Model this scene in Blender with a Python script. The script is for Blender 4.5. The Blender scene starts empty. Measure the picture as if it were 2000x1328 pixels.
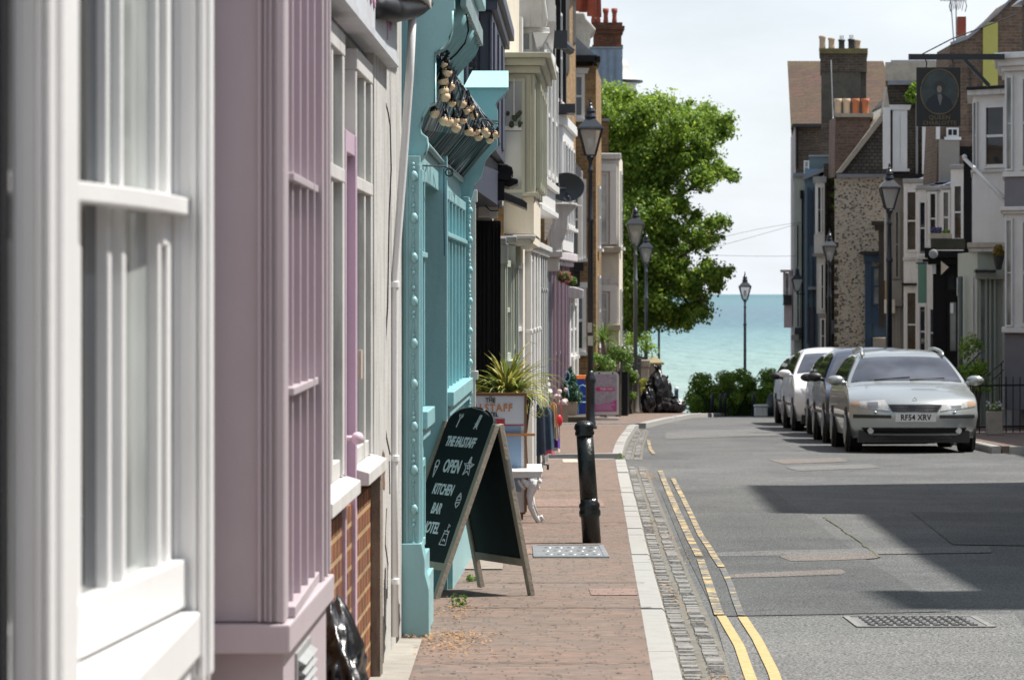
import bpy, bmesh, math, random
import numpy as np
from mathutils import Vector, Matrix
R = math.radians
sc = bpy.context.scene
COL = sc.collection

# ---------------------------------------------------------------- camera, sky, sun
F, CX, HY, CAMZ = 6500.0, 1000.0, 573.0, 1.65
cam = bpy.data.cameras.new('camera')
cam.sensor_width = 36.0
cam.lens = F / 2000.0 * 36.0
cam.shift_y = (HY - 664.0) / 2000.0
cam.clip_start = 0.1; cam.clip_end = 100000
cam.dof.use_dof = True; cam.dof.focus_distance = 22.0; cam.dof.aperture_fstop = 9.5
co = bpy.data.objects.new('camera', cam); COL.objects.link(co)
co.location = (0, 0, CAMZ); co.rotation_euler = (R(90), 0, 0)
sc.camera = co
sc.view_settings.view_transform = 'Standard'; sc.view_settings.look = 'None'
sc.view_settings.exposure = 0.70; sc.view_settings.gamma = 1.0
sc.cycles.max_bounces = 8; sc.cycles.transparent_max_bounces = 12

SUN_EL, SUN_AZ = R(61), R(14)       # azimuth measured from +X towards +Y
sdir = Vector((math.cos(SUN_EL) * math.cos(SUN_AZ), math.cos(SUN_EL) * math.sin(SUN_AZ), math.sin(SUN_EL)))
sl = bpy.data.lights.new('sun', 'SUN'); sl.energy = 4.7; sl.angle = R(1.0); sl.color = (1.0, 0.955, 0.89)
so = bpy.data.objects.new('sun', sl); COL.objects.link(so)
so.rotation_euler = sdir.to_track_quat('Z', 'Y').to_euler(); so.location = (30, 20, 60)

w = bpy.data.worlds.new('World'); sc.world = w; w.use_nodes = True
nt = w.node_tree; N = nt.nodes; Lk = nt.links
bg = N['Background']
sky = N.new('ShaderNodeTexSky'); sky.sky_type = 'NISHITA'; sky.sun_disc = False
sky.sun_elevation = SUN_EL; sky.sun_rotation = R(90) - SUN_AZ
sky.air_density = 1.0; sky.dust_density = 1.5; sky.ozone_density = 1.0
tc = N.new('ShaderNodeTexCoord'); mp = N.new('ShaderNodeMapping'); mp.inputs['Scale'].default_value = (3.0, 3.0, 9.0)
ns = N.new('ShaderNodeTexNoise'); ns.inputs['Scale'].default_value = 2.2; ns.inputs['Detail'].default_value = 6; ns.inputs['Roughness'].default_value = .55
rp = N.new('ShaderNodeValToRGB'); rp.color_ramp.elements[0].position = .34; rp.color_ramp.elements[0].color = (.55, .55, .55, 1); rp.color_ramp.elements[1].position = .60; rp.color_ramp.elements[1].color = (.95, .95, .95, 1)
mx = N.new('ShaderNodeMix'); mx.data_type = 'RGBA'
Lk.new(tc.outputs['Generated'], mp.inputs['Vector']); Lk.new(mp.outputs['Vector'], ns.inputs['Vector'])
sx0 = N.new('ShaderNodeSeparateXYZ'); Lk.new(tc.outputs['Generated'], sx0.inputs[0])
rz0 = N.new('ShaderNodeValToRGB'); rz0.color_ramp.elements[0].position = .12; rz0.color_ramp.elements[0].color = (1, 1, 1, 1); rz0.color_ramp.elements[1].position = .6; rz0.color_ramp.elements[1].color = (.42, .42, .42, 1)
mz = N.new('ShaderNodeMath'); mz.operation = 'MULTIPLY'; Lk.new(sx0.outputs[2], rz0.inputs['Fac']); Lk.new(rz0.outputs['Color'], mz.inputs[1])
Lk.new(ns.outputs['Fac'], rp.inputs['Fac']); Lk.new(rp.outputs['Color'], mz.inputs[0]); Lk.new(mz.outputs[0], mx.inputs['Factor'])
Lk.new(sky.outputs['Color'], mx.inputs['A']); mx.inputs['B'].default_value = (7.3, 7.75, 8.25, 1)
Lk.new(mx.outputs['Result'], bg.inputs['Color']); bg.inputs['Strength'].default_value = 0.082

# ---------------------------------------------------------------- measured ground
def interp(t, pts):
    if t <= pts[0][0]: a, b = pts[0], pts[1]
    elif t >= pts[-1][0]: a, b = pts[-2], pts[-1]
    else:
        for a, b in zip(pts, pts[1:]):
            if a[0] <= t <= b[0]: break
    k = (t - a[0]) / (b[0] - a[0])
    return a[1] + (b[1] - a[1]) * k
DROP = [(0, 1.36), (13.8, 1.60), (18.7, 1.71), (24.9, 1.865), (35, 2.0), (45.5, 2.08), (58, 2.36), (75, 2.70), (90, 3.24), (115, 4.12), (126, 4.7), (150, 19.0)]
KERB = [(0, .33), (13.8, .71), (27, 1.06), (41, 1.40), (43, 1.42), (50, 1.72), (61, 2.25), (64, 2.62), (68, 3.1), (73, 3.8), (78, 4.5), (90, 5.6)]
def pz(d): return CAMZ - interp(d, DROP)          # pavement height
def rz(d): return pz(d) - 0.10                    # road height
def kx(d): return interp(d, KERB)
def Xp(px, d): return (px - CX) * d / F
def Zp(py, d): return CAMZ + (HY - py) * d / F
def P(px, py, d): return Vector((Xp(px, d), d, Zp(py, d)))

# ---------------------------------------------------------------- mesh builder
class MB:
    def __init__(s, T=None): s.v = []; s.f = []; s.T = T if T is not None else Matrix()
    def add(s, vs, fs, T=None):
        T = s.T if T is None else s.T @ T
        n = len(s.v)
        s.v += [tuple(T @ Vector(v)) for v in vs]
        s.f += [tuple(i + n for i in f) for f in fs]
        return s
    def box(s, x0, x1, y0, y1, z0, z1, T=None):
        if x0 > x1: x0, x1 = x1, x0
        if y0 > y1: y0, y1 = y1, y0
        if z0 > z1: z0, z1 = z1, z0
        return s.add([(x0, y0, z0), (x1, y0, z0), (x1, y1, z0), (x0, y1, z0), (x0, y0, z1), (x1, y0, z1), (x1, y1, z1), (x0, y1, z1)],
                     [(0, 3, 2, 1), (4, 5, 6, 7), (0, 1, 5, 4), (1, 2, 6, 5), (2, 3, 7, 6), (3, 0, 4, 7)], T)
    def prism(s, pts, ax, a, b, T=None):
        """closed profile pts extruded along axis ax ('x','y','z') from a to b"""
        def m(p, q):
            return (q, p[0], p[1]) if ax == 'x' else (p[0], q, p[1]) if ax == 'y' else (p[0], p[1], q)
        n = len(pts)
        vs = [m(p, a) for p in pts] + [m(p, b) for p in pts]
        fs = [tuple(range(n - 1, -1, -1)), tuple(range(n, 2 * n))] + [(i, (i + 1) % n, n + (i + 1) % n, n + i) for i in range(n)]
        return s.add(vs, fs, T)
    def bar(s, p0, p1, wd, ht=None):
        """rectangular bar between two points"""
        p0 = Vector(p0); p1 = Vector(p1); ht = ht or wd
        q = (p1 - p0).to_track_quat('Z', 'Y').to_matrix().to_4x4()
        return s.box(-wd / 2, wd / 2, -ht / 2, ht / 2, 0, (p1 - p0).length, Matrix.Translation(p0) @ q)
    def tube(s, pts, r, n=8, cap=True):
        pts = [Vector(p) for p in pts]; rs = r if isinstance(r, (list, tuple)) else [r] * len(pts)
        vs = []; fs = []
        for i, p in enumerate(pts):
            t = (pts[min(i + 1, len(pts) - 1)] - pts[max(i - 1, 0)])
            if t.length < 1e-9: t = Vector((0, 0, 1))
            t.normalize()
            up = Vector((0, 0, 1)) if abs(t.z) < .95 else Vector((1, 0, 0))
            a = t.cross(up).normalized(); b = a.cross(t)
            for k in range(n):
                c = 2 * math.pi * k / n
                vs.append(p + (a * math.cos(c) + b * math.sin(c)) * rs[i])
        for i in range(len(pts) - 1):
            for k in range(n):
                fs.append((i * n + k, i * n + (k + 1) % n, (i + 1) * n + (k + 1) % n, (i + 1) * n + k))
        if cap: fs += [tuple(range(n - 1, -1, -1)), tuple((len(pts) - 1) * n + k for k in range(n))]
        return s.add(vs, fs)
    def lathe(s, prof, c=(0, 0, 0), n=16, T=None):
        vs = []; fs = []
        for r, z in prof:
            for k in range(n):
                a = 2 * math.pi * k / n
                vs.append((c[0] + r * math.cos(a), c[1] + r * math.sin(a), c[2] + z))
        for i in range(len(prof) - 1):
            for k in range(n):
                fs.append((i * n + k, i * n + (k + 1) % n, (i + 1) * n + (k + 1) % n, (i + 1) * n + k))
        fs += [tuple(range(n - 1, -1, -1)), tuple((len(prof) - 1) * n + k for k in range(n))]
        return s.add(vs, fs, T)
    def ball(s, c, r, n=10, sc_=(1, 1, 1), jit=0, rnd=None):
        vs = [(0, 0, -1)]; fs = []
        m = max(4, n // 2)
        for i in range(1, m):
            t = math.pi * i / m
            for k in range(n):
                a = 2 * math.pi * k / n
                vs.append((math.sin(t) * math.cos(a), math.sin(t) * math.sin(a), -math.cos(t)))
        vs.append((0, 0, 1))
        if jit: vs = [tuple(q * (1 + rnd.uniform(-jit, jit)) for q in v) for v in vs]
        vs = [(c[0] + v[0] * r * sc_[0], c[1] + v[1] * r * sc_[1], c[2] + v[2] * r * sc_[2]) for v in vs]
        for k in range(n): fs.append((0, 1 + (k + 1) % n, 1 + k))
        for i in range(m - 2):
            for k in range(n):
                a = 1 + i * n
                fs.append((a + k, a + (k + 1) % n, a + n + (k + 1) % n, a + n + k))
        a = 1 + (m - 2) * n
        for k in range(n): fs.append((a + k, a + (k + 1) % n, len(vs) - 1))
        return s.add(vs, fs)
    def grid(s, fn, nu, nv):
        vs = [fn(i / nu, j / nv) for j in range(nv + 1) for i in range(nu + 1)]
        fs = [(j * (nu + 1) + i, j * (nu + 1) + i + 1, (j + 1) * (nu + 1) + i + 1, (j + 1) * (nu + 1) + i) for j in range(nv) for i in range(nu)]
        return s.add(vs, fs)
    def build(s, name, m, parent=None, smooth=False, bevel=0, kind=None, sub=0, fix=True):
        me = bpy.data.meshes.new(name); me.from_pydata(s.v, [], s.f); me.update()
        if fix:
            b = bmesh.new(); b.from_mesh(me); bmesh.ops.recalc_face_normals(b, faces=b.faces); b.to_mesh(me); b.free()
        o = bpy.data.objects.new(name, me); COL.objects.link(o)
        for mm in (m if isinstance(m, (list, tuple)) else [m]): me.materials.append(mm)
        if smooth: me.polygons.foreach_set('use_smooth', [True] * len(me.polygons))
        if parent: o.parent = parent
        if bevel:
            md = o.modifiers.new('bevel', 'BEVEL'); md.width = bevel; md.segments = 2; md.limit_method = 'ANGLE'; md.angle_limit = R(40)
        if sub:
            md = o.modifiers.new('sub', 'SUBSURF'); md.levels = sub; md.render_levels = sub
        if kind: o['kind'] = kind
        return o

def thing(name, label, cat, loc=(0, 0, 0), rz_=0, group=None):
    o = bpy.data.objects.new(name, None); COL.objects.link(o)
    o.empty_display_size = .2
    o.location = loc; o.rotation_euler = (0, 0, rz_)
    o['label'] = label; o['category'] = cat
    if group: o['group'] = group
    return o
def tag(o, label, cat, group=None):
    o['label'] = label; o['category'] = cat
    if group: o['group'] = group
    return o
def copy_tree(o, parent=None):
    c = o.copy(); COL.objects.link(c); c.parent = parent
    for ch in o.children: copy_tree(ch, c)
    return c
def kids(o): return list(o.children)

# ---------------------------------------------------------------- materials
def newmat(name):
    m = bpy.data.materials.new(name); m.use_nodes = True
    return m, m.node_tree, m.node_tree.nodes, m.node_tree.links, m.node_tree.nodes['Principled BSDF']
def setspec(b, v): b.inputs['Specular IOR Level'].default_value = v
def ramp(N, stops, mode='LINEAR'):
    r = N.new('ShaderNodeValToRGB'); r.color_ramp.interpolation = mode
    e = r.color_ramp.elements
    while len(e) < len(stops): e.new(.5)
    for i, (p, c) in enumerate(stops):
        e[i].position = p; e[i].color = (*c, 1) if len(c) == 3 else c
    return r
def sc3(c, k): return tuple(max(0, min(1, v * k)) for v in c)
def mat(name, col, rough=.55, var=.12, scale=3.0, bump=.15, bscale=60, metal=0, spec=.5, dirt=0, dirtcol=(.12, .11, .09), streak=0, coat=0):
    m, t, N, L, b = newmat(name)
    tc = N.new('ShaderNodeTexCoord')
    n = N.new('ShaderNodeTexNoise'); n.inputs['Scale'].default_value = scale; n.inputs['Detail'].default_value = 5; n.inputs['Roughness'].default_value = .6
    L.new(tc.outputs['Object'], n.inputs['Vector'])
    r = ramp(N, [(.3, sc3(col, 1 - var)), (.7, sc3(col, 1 + var))]); L.new(n.outputs['Fac'], r.inputs['Fac'])
    out = r.outputs['Color']
    if dirt:
        mp = N.new('ShaderNodeMapping'); mp.inputs['Scale'].default_value = (3, 3, .5 if streak else 3)
        L.new(tc.outputs['Object'], mp.inputs['Vector'])
        n2 = N.new('ShaderNodeTexNoise'); n2.inputs['Scale'].default_value = 3.0; n2.inputs['Detail'].default_value = 8; n2.inputs['Roughness'].default_value = .72
        L.new(mp.outputs['Vector'], n2.inputs['Vector'])
        r2 = ramp(N, [(.50, (0, 0, 0)), (.74, (1, 1, 1))]); L.new(n2.outputs['Fac'], r2.inputs['Fac'])
        mu = N.new('ShaderNodeMath'); mu.operation = 'MULTIPLY'; mu.inputs[1].default_value = dirt; L.new(r2.outputs['Color'], mu.inputs[0])
        mx = N.new('ShaderNodeMix'); mx.data_type = 'RGBA'; L.new(mu.outputs[0], mx.inputs['Factor']); L.new(out, mx.inputs['A']); mx.inputs['B'].default_value = (*dirtcol, 1)
        out = mx.outputs['Result']
    L.new(out, b.inputs['Base Color'])
    b.inputs['Roughness'].default_value = rough; b.inputs['Metallic'].default_value = metal; setspec(b, spec)
    if coat: b.inputs['Coat Weight'].default_value = coat; b.inputs['Coat Roughness'].default_value = .06
    if bump:
        nb = N.new('ShaderNodeTexNoise'); nb.inputs['Scale'].default_value = bscale; nb.inputs['Detail'].default_value = 4
        L.new(tc.outputs['Object'], nb.inputs['Vector'])
        bp = N.new('ShaderNodeBump'); bp.inputs['Strength'].default_value = bump; bp.inputs['Distance'].default_value = .01
        L.new(nb.outputs['Fac'], bp.inputs['Height']); L.new(bp.outputs['Normal'], b.inputs['Normal'])
    return m
def brickmat(name, c1, c2, mortar, bw=.225, bh=.075, ms=.012, stain=.5, staincol=(.05, .045, .035), ground=False, rough=.85, off=.5, bump=.6, rot=0, big=.35):
    m, t, N, L, b = newmat(name)
    tc = N.new('ShaderNodeTexCoord')
    if ground:
        wn = N.new('ShaderNodeTexNoise'); wn.inputs['Scale'].default_value = 1.3; wn.inputs['Detail'].default_value = 2; L.new(tc.outputs['Object'], wn.inputs['Vector'])
        wa = N.new('ShaderNodeVectorMath'); wa.operation = 'SCALE'; wa.inputs['Scale'].default_value = .10; L.new(wn.outputs['Color'], wa.inputs[0])
        wb = N.new('ShaderNodeVectorMath'); wb.operation = 'ADD'; L.new(tc.outputs['Object'], wb.inputs[0]); L.new(wa.outputs[0], wb.inputs[1])
        s1 = N.new('ShaderNodeSeparateXYZ'); L.new(wb.outputs[0], s1.inputs[0])
        dvv = N.new('ShaderNodeMath'); dvv.operation = 'DIVIDE'; dvv.inputs[1].default_value = bh; L.new(s1.outputs[1], dvv.inputs[0])
        fl = N.new('ShaderNodeMath'); fl.operation = 'FLOOR'; L.new(dvv.outputs[0], fl.inputs[0])
        wh = N.new('ShaderNodeTexWhiteNoise'); wh.noise_dimensions = '1D'; L.new(fl.outputs[0], wh.inputs['W'])
        mu0 = N.new('ShaderNodeMath'); mu0.operation = 'MULTIPLY_ADD'; mu0.inputs[1].default_value = bw * 3; L.new(wh.outputs['Value'], mu0.inputs[0]); L.new(s1.outputs[0], mu0.inputs[2])
        cb0 = N.new('ShaderNodeCombineXYZ'); L.new(mu0.outputs[0], cb0.inputs[0]); L.new(s1.outputs[1], cb0.inputs[1]); vec = cb0.outputs[0]; off = 0
    else:
        sp = N.new('ShaderNodeSeparateXYZ'); L.new(tc.outputs['Object'], sp.inputs[0])
        ad = N.new('ShaderNodeMath'); ad.operation = 'ADD'; L.new(sp.outputs[0], ad.inputs[0]); L.new(sp.outputs[1], ad.inputs[1])
        cb = N.new('ShaderNodeCombineXYZ'); L.new(ad.outputs[0], cb.inputs[0]); L.new(sp.outputs[2], cb.inputs[1]); vec = cb.outputs[0]
    br = N.new('ShaderNodeTexBrick'); br.offset = off
    br.inputs['Color1'].default_value = (*c1, 1); br.inputs['Color2'].default_value = (*c2, 1); br.inputs['Mortar'].default_value = (*mortar, 1)
    br.inputs['Scale'].default_value = 1; br.inputs['Mortar Size'].default_value = ms; br.inputs['Mortar Smooth'].default_value = .3
    br.inputs['Brick Width'].default_value = bw; br.inputs['Row Height'].default_value = bh; br.inputs['Bias'].default_value = 0
    L.new(vec, br.inputs['Vector'])
    n = N.new('ShaderNodeTexNoise'); n.inputs['Scale'].default_value = 1.1; n.inputs['Detail'].default_value = 9; n.inputs['Roughness'].default_value = .7
    L.new(tc.outputs['Object'], n.inputs['Vector'])
    r = ramp(N, [(.42, (0, 0, 0)), (.72, (stain, stain, stain))]); L.new(n.outputs['Fac'], r.inputs['Fac'])
    mx = N.new('ShaderNodeMix'); mx.data_type = 'RGBA'; L.new(r.outputs['Color'], mx.inputs['Factor']); L.new(br.outputs['Color'], mx.inputs['A']); mx.inputs['B'].default_value = (*staincol, 1)
    n2 = N.new('ShaderNodeTexNoise'); n2.inputs['Scale'].default_value = 14; n2.inputs['Detail'].default_value = 5; L.new(tc.outputs['Object'], n2.inputs['Vector'])
    r2 = ramp(N, [(.3, (1 - big,) * 3), (.7, (1 + 0,) * 3)]); L.new(n2.outputs['Fac'], r2.inputs['Fac'])
    m2 = N.new('ShaderNodeMix'); m2.data_type = 'RGBA'; m2.blend_type = 'MULTIPLY'; m2.inputs['Factor'].default_value = 1
    L.new(mx.outputs['Result'], m2.inputs['A']); L.new(r2.outputs['Color'], m2.inputs['B'])
    L.new(m2.outputs['Result'], b.inputs['Base Color'])
    b.inputs['Roughness'].default_value = rough; setspec(b, .3)
    bp = N.new('ShaderNodeBump'); bp.inputs['Strength'].default_value = bump; bp.inputs['Distance'].default_value = .01; bp.invert = True
    L.new(br.outputs['Fac'], bp.inputs['Height']); L.new(bp.outputs['Normal'], b.inputs['Normal'])
    return m
def glassmat(name, col=(.02, .025, .03), rough=.03, spec=.6):
    m, t, N, L, b = newmat(name)
    tc = N.new('ShaderNodeTexCoord'); n = N.new('ShaderNodeTexNoise'); n.inputs['Scale'].default_value = 1.6; n.inputs['Detail'].default_value = 2
    L.new(tc.outputs['Object'], n.inputs['Vector'])
    r = ramp(N, [(.35, sc3(col, .5)), (.65, sc3(col, 1.5))]); L.new(n.outputs['Fac'], r.inputs['Fac']); L.new(r.outputs['Color'], b.inputs['Base Color'])
    b.inputs['Roughness'].default_value = rough; setspec(b, spec); b.inputs['IOR'].default_value = 1.52
    bp = N.new('ShaderNodeBump'); bp.inputs['Strength'].default_value = .04; bp.inputs['Distance'].default_value = .05
    L.new(n.outputs['Fac'], bp.inputs['Height']); L.new(bp.outputs['Normal'], b.inputs['Normal'])
    return m

WHITE = mat('white_paint', (.66, .66, .645), .42, .05, dirt=.25, dirtcol=(.40, .39, .36), streak=1)
WHITE_N = mat('white_gloss_near', (.74, .74, .735), .38, .03, bump=.08, dirt=.12, dirtcol=(.45, .44, .4), streak=1)
WHITE_D = mat('white_paint_dirty', (.54, .535, .515), .6, .1, dirt=.7, dirtcol=(.22, .20, .17), streak=1)
OFFW = mat('render_cream', (.62, .57, .47), .75, .08, dirt=.3, dirtcol=(.35, .32, .26), streak=1)
OLIVE = mat('olive_cream_paint', (.40, .405, .32), .5, .06, dirt=.15, streak=1)
LAV = mat('lavender_paint', (.44, .385, .41), .42, .04, bump=.08, dirt=.15, dirtcol=(.30, .22, .26), streak=1)
PINK = mat('pink_paint', (.52, .39, .48), .4, .05)
TEAL = mat('teal_paint', (.265, .485, .515), .36, .08, scale=1.6, bump=.3, bscale=25, dirt=.34, dirtcol=(.13, .28, .30), streak=1)
TEAL_L = mat('teal_paint_pale', (.33, .58, .60), .4, .06)
PURPLE = mat('mauve_paint', (.25, .185, .225), .5, .06, dirt=.2, streak=1)
NAVY = mat('navy_slate_paint', (.045, .055, .085), .45, .1)
BLACK = mat('black_paint', (.007, .007, .009), .4, .1, spec=.2)
BLACKG = mat('black_gloss_iron', (.008, .011, .012), .30, .2, bump=.5, bscale=45, dirt=.25, dirtcol=(.05, .048, .042))
IRON = mat('black_iron', (.02, .022, .025), .45, .2, bump=.2)
GREYP = mat('grey_paint', (.30, .31, .31), .55, .08, dirt=.4, streak=1)
SAGE = mat('sage_paint', (.38, .42, .36), .5, .06)
SLATEG = mat('slate_grey_render', (.17, .17, .19), .7, .08)
BLUEG = mat('blue_grey_render', (.12, .20, .27), .7, .1, dirt=.25, streak=1)
BLUED = mat('dark_blue_door_paint', (.030, .065, .115), .4, .1)
PALEP = mat('pale_pink_render', (.58, .50, .51), .8, .05, dirt=.2, dirtcol=(.35, .31, .31), streak=1)
GREENW = mat('green_grey_render', (.40, .43, .37), .8, .06, dirt=.2, streak=1)
SLATEBL = mat('blue_slate_cladding', (.22, .28, .38), .6, .12, dirt=.3, dirtcol=(.16, .18, .22), streak=1)
LEAD = mat('lead_grey', (.22, .24, .27), .5, .1, dirt=.3)
STONE = mat('stone', (.42, .38, .31), .85, .15, bump=.5, dirt=.5, dirtcol=(.15, .13, .1))
CONC = mat('concrete', (.29, .27, .235), .9, .15, scale=6, bump=.5, bscale=120, dirt=.4, dirtcol=(.25, .22, .17))
KERBM = mat('kerb_stone', (.31, .305, .29), .85, .10, scale=9, bump=.5, bscale=150, dirt=.35, dirtcol=(.24, .23, .21))
SETTM = mat('granite_sett', (.215, .21, .20), .8, .22, scale=11, bump=.9, bscale=60, dirt=.5, dirtcol=(.10, .095, .08))
BRICK_R = brickmat('brick_red', (.30, .095, .035), (.16, .05, .022), (.50, .33, .17), ms=.011, bw=.17, bh=.082)
BRICK_Y = brickmat('brick_yellow_stock', (.42, .25, .09), (.26, .14, .055), (.30, .24, .16))
BRICK_O = brickmat('brick_brown_orange', (.22, .135, .085), (.15, .09, .06), (.20, .17, .14), stain=.5)
BRICK_D = brickmat('brick_dark_sooty', (.13, .10, .075), (.075, .06, .045), (.15, .13, .105), stain=.65, staincol=(.025, .022, .018))
BRICK_C = brickmat('brick_chimney', (.26, .08, .035), (.13, .04, .02), (.09, .07, .05), stain=.8)
GLASS = glassmat('window_glass')
GLASS_N = glassmat('window_glass_net_curtain', (.25, .27, .26), .04)
GLASS_W = glassmat('window_glass_pale_blind', (.42, .43, .40), .05)
GLASS_CAR = glassmat('car_glass', (.06, .065, .08), .02, .9)
POT_R = mat('terracotta_red', (.26, .055, .03), .8, .2, dirt=.4)
POT_O = mat('terracotta_orange', (.42, .14, .06), .8, .15, dirt=.2)
POT_B = mat('terracotta_buff', (.45, .35, .25), .8, .12, dirt=.25)
TIMBER = mat('weathered_timber', (.31, .27, .215), .7, .14, scale=8, bump=.3, dirt=.3)
CHALK = mat('chalkboard_black', (.012, .017, .018), .7, .2, bump=.05, spec=.2)
CHALKW = mat('white_chalk_paint', (.72, .76, .78), .8, .1)
YELLOWP = mat('yellow_paint', (.42, .40, .10), .7, .06)
# ---------------------------------------------------------------- ground
def ground_pt(px, py, road=True):
    """where the line of sight meets the road / pavement (used only to read positions off the photo)"""
    lo, hi = 8.0, 110.0
    f = lambda d: Zp(py, d) - (rz(d) if road else pz(d))
    for _ in range(50):
        m = (lo + hi) / 2
        if f(m) > 0: lo = m
        else: hi = m
    return Xp(px, lo), lo
def dsteps(a, b, st=.5):
    s = {a, b} | {k for k, _ in DROP if a < k < b} | {k for k, _ in KERB if a < k < b}
    x = math.ceil(a / st) * st
    while x < b: s.add(round(x, 4)); x += st
    return sorted(s)

def asphaltmat(name, c, dk=.55, spk=.75):
    m, t, N, L, b = newmat(name)
    tc = N.new('ShaderNodeTexCoord')
    n1 = N.new('ShaderNodeTexNoise'); n1.inputs['Scale'].default_value = 75; n1.inputs['Detail'].default_value = 3
    n2 = N.new('ShaderNodeTexNoise'); n2.inputs['Scale'].default_value = .7; n2.inputs['Detail'].default_value = 8; n2.inputs['Roughness'].default_value = .65
    n3 = N.new('ShaderNodeTexVoronoi'); n3.inputs['Scale'].default_value = 55
    for n in (n1, n2, n3): L.new(tc.outputs['Object'], n.inputs['Vector'])
    r1 = ramp(N, [(.35, sc3(c, 1 - spk)), (.65, sc3(c, 1 + spk))]); L.new(n1.outputs['Fac'], r1.inputs['Fac'])
    r2 = ramp(N, [(.3, (dk, dk, dk)), (.7, (1, .985, .96))]); L.new(n2.outputs['Fac'], r2.inputs['Fac'])
    m2 = N.new('ShaderNodeMix'); m2.data_type = 'RGBA'; m2.blend_type = 'MULTIPLY'; m2.inputs['Factor'].default_value = 1
    L.new(r1.outputs['Color'], m2.inputs['A']); L.new(r2.outputs['Color'], m2.inputs['B'])
    L.new(m2.outputs['Result'], b.inputs['Base Color']); b.inputs['Roughness'].default_value = .85; setspec(b, .35)
    bp = N.new('ShaderNodeBump'); bp.inputs['Strength'].default_value = .9; bp.inputs['Distance'].default_value = .006
    L.new(n3.outputs['Distance'], bp.inputs['Height']); L.new(bp.outputs['Normal'], b.inputs['Normal'])
    return m
ASPH = asphaltmat('asphalt', (.127, .131, .132))
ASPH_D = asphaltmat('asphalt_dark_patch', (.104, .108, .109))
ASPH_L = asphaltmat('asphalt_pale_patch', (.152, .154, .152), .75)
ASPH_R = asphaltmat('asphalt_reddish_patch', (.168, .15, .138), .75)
PAVER = brickmat('brick_pavers', (.26, .175, .135), (.18, .14, .115), (.11, .09, .075), bw=.21, bh=.066, ms=.005, stain=.5, staincol=(.17, .15, .14), ground=True, big=.3, bump=.8)
PAVER2 = brickmat('brick_pavers_relaid', (.32, .21, .175), (.24, .175, .15), (.11, .09, .075), bw=.21, bh=.066, ms=.005, stain=.2, staincol=(.2, .15, .12), ground=True, big=.25, bump=.8)

def sheet(name, m, left, right, a, b, zf, kind='structure', nx=1, st=.5):
    mb = MB(); ds = dsteps(a, b, st)
    vs = []; fs = []
    for d in ds:
        l, r = left(d), right(d)
        for k in range(nx + 1): vs.append((l + (r - l) * k / nx, d, zf(d)))
    for i in range(len(ds) - 1):
        for k in range(nx):
            q = i * (nx + 1) + k; fs.append((q, q + 1, q + nx + 2, q + nx + 1))
    mb.add(vs, fs)
    o = mb.build(name, m, kind=kind, fix=False)
    return o
def slab(name, m, left, right, a, b, top, th=.16):
    """solid pavement: top sheet with sides"""
    mb = MB(); ds = dsteps(a, b)
    vs = []; fs = []
    for d in ds:
        l, r, z = left(d), right(d), top(d)
        vs += [(l, d, z), (r, d, z), (r, d, z - th), (l, d, z - th)]
    for i in range(len(ds) - 1):
        q = i * 4
        fs += [(q, q + 1, q + 5, q + 4), (q + 1, q + 2, q + 6, q + 5), (q + 3, q, q + 4, q + 7)]
    fs += [(0, 3, 2, 1)]; q = (len(ds) - 1) * 4; fs += [(q, q + 1, q + 2, q + 3)]
    mb.add(vs, fs)
    return mb.build(name, m, kind='structure')

road = sheet('road', ASPH, lambda d: -60, lambda d: 60, -12, 150, rz, nx=4)
pvr = lambda d: interp(d, [(0, 5.3), (38, 6.35), (45, 6.52), (60, 7.02), (80, 7.8), (100, 9.0)])
slab('left_pavement', PAVER, lambda d: -9, lambda d: kx(d) - .125, -6, 41.1, pz)
slab('left_pavement', PAVER, lambda d: -9, lambda d: kx(d) - .125, 42.9, 61.9, pz)
slab('left_pavement', PAVER, lambda d: -9, lambda d: kx(d) - .125, 63.3, 112, pz)
slab('right_pavement', PAVER, lambda d: pvr(d) + .15, lambda d: 22, 45.35, 112, pz)
slab('right_pavement', PAVER, lambda d: 6.5, lambda d: 22, -6, 38.3, pz)
# strips of relaid pavers and dark joints across the pavement
for a, b, l, r in ((23.3, 24.6, -.2, .3), (30.2, 31.6, 0, .85), (18.9, 19.5, .45, .72)):
    sheet('paver_strip', PAVER2, lambda d: l, lambda d: min(r, kx(d) - .13), a, b, lambda d: pz(d) + .004)
JOINT = mat('dark_joint', (.05, .045, .04), .9)
CEMENT = mat('cement_patch', (.24, .20, .17), .9, .2, scale=12, bump=.5, dirt=.4, dirtcol=(.2, .17, .13))
for d, l, r, wd in ((14.55, -.35, .6, .02), (17.9, -.3, .75, .03), (20.05, -.33, .8, .025), (27.6, -.1, .95, .035), (33.4, .1, 1.1, .05)):
    mb = MB(); n = 26
    vs = []
    for i in range(n + 1):
        x = l + (r - l) * i / n; y = d + .025 * math.sin(i * 1.3 + d) + .01 * math.sin(i * 3.1)
        ww = wd * (.55 + .45 * math.sin(i * .9 + d * 3) ** 2)
        vs += [(x, y - ww / 2, pz(y - ww / 2) + .006), (x, y + ww / 2, pz(y + ww / 2) + .006)]
    mb.add(vs, [(2 * i, 2 * i + 2, 2 * i + 3, 2 * i + 1) for i in range(n)])
    mb.build('pavement_joint', JOINT, kind='structure', fix=False)
sheet('pavement_slab', CONC, lambda d: -.60, lambda d: -.425, 8, 15.75, lambda d: pz(d) + .012)
sheet('pavement_slab', CEMENT, lambda d: -.31, lambda d: -.06, 21.4, 23.4, lambda d: pz(d) + .008)

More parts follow.
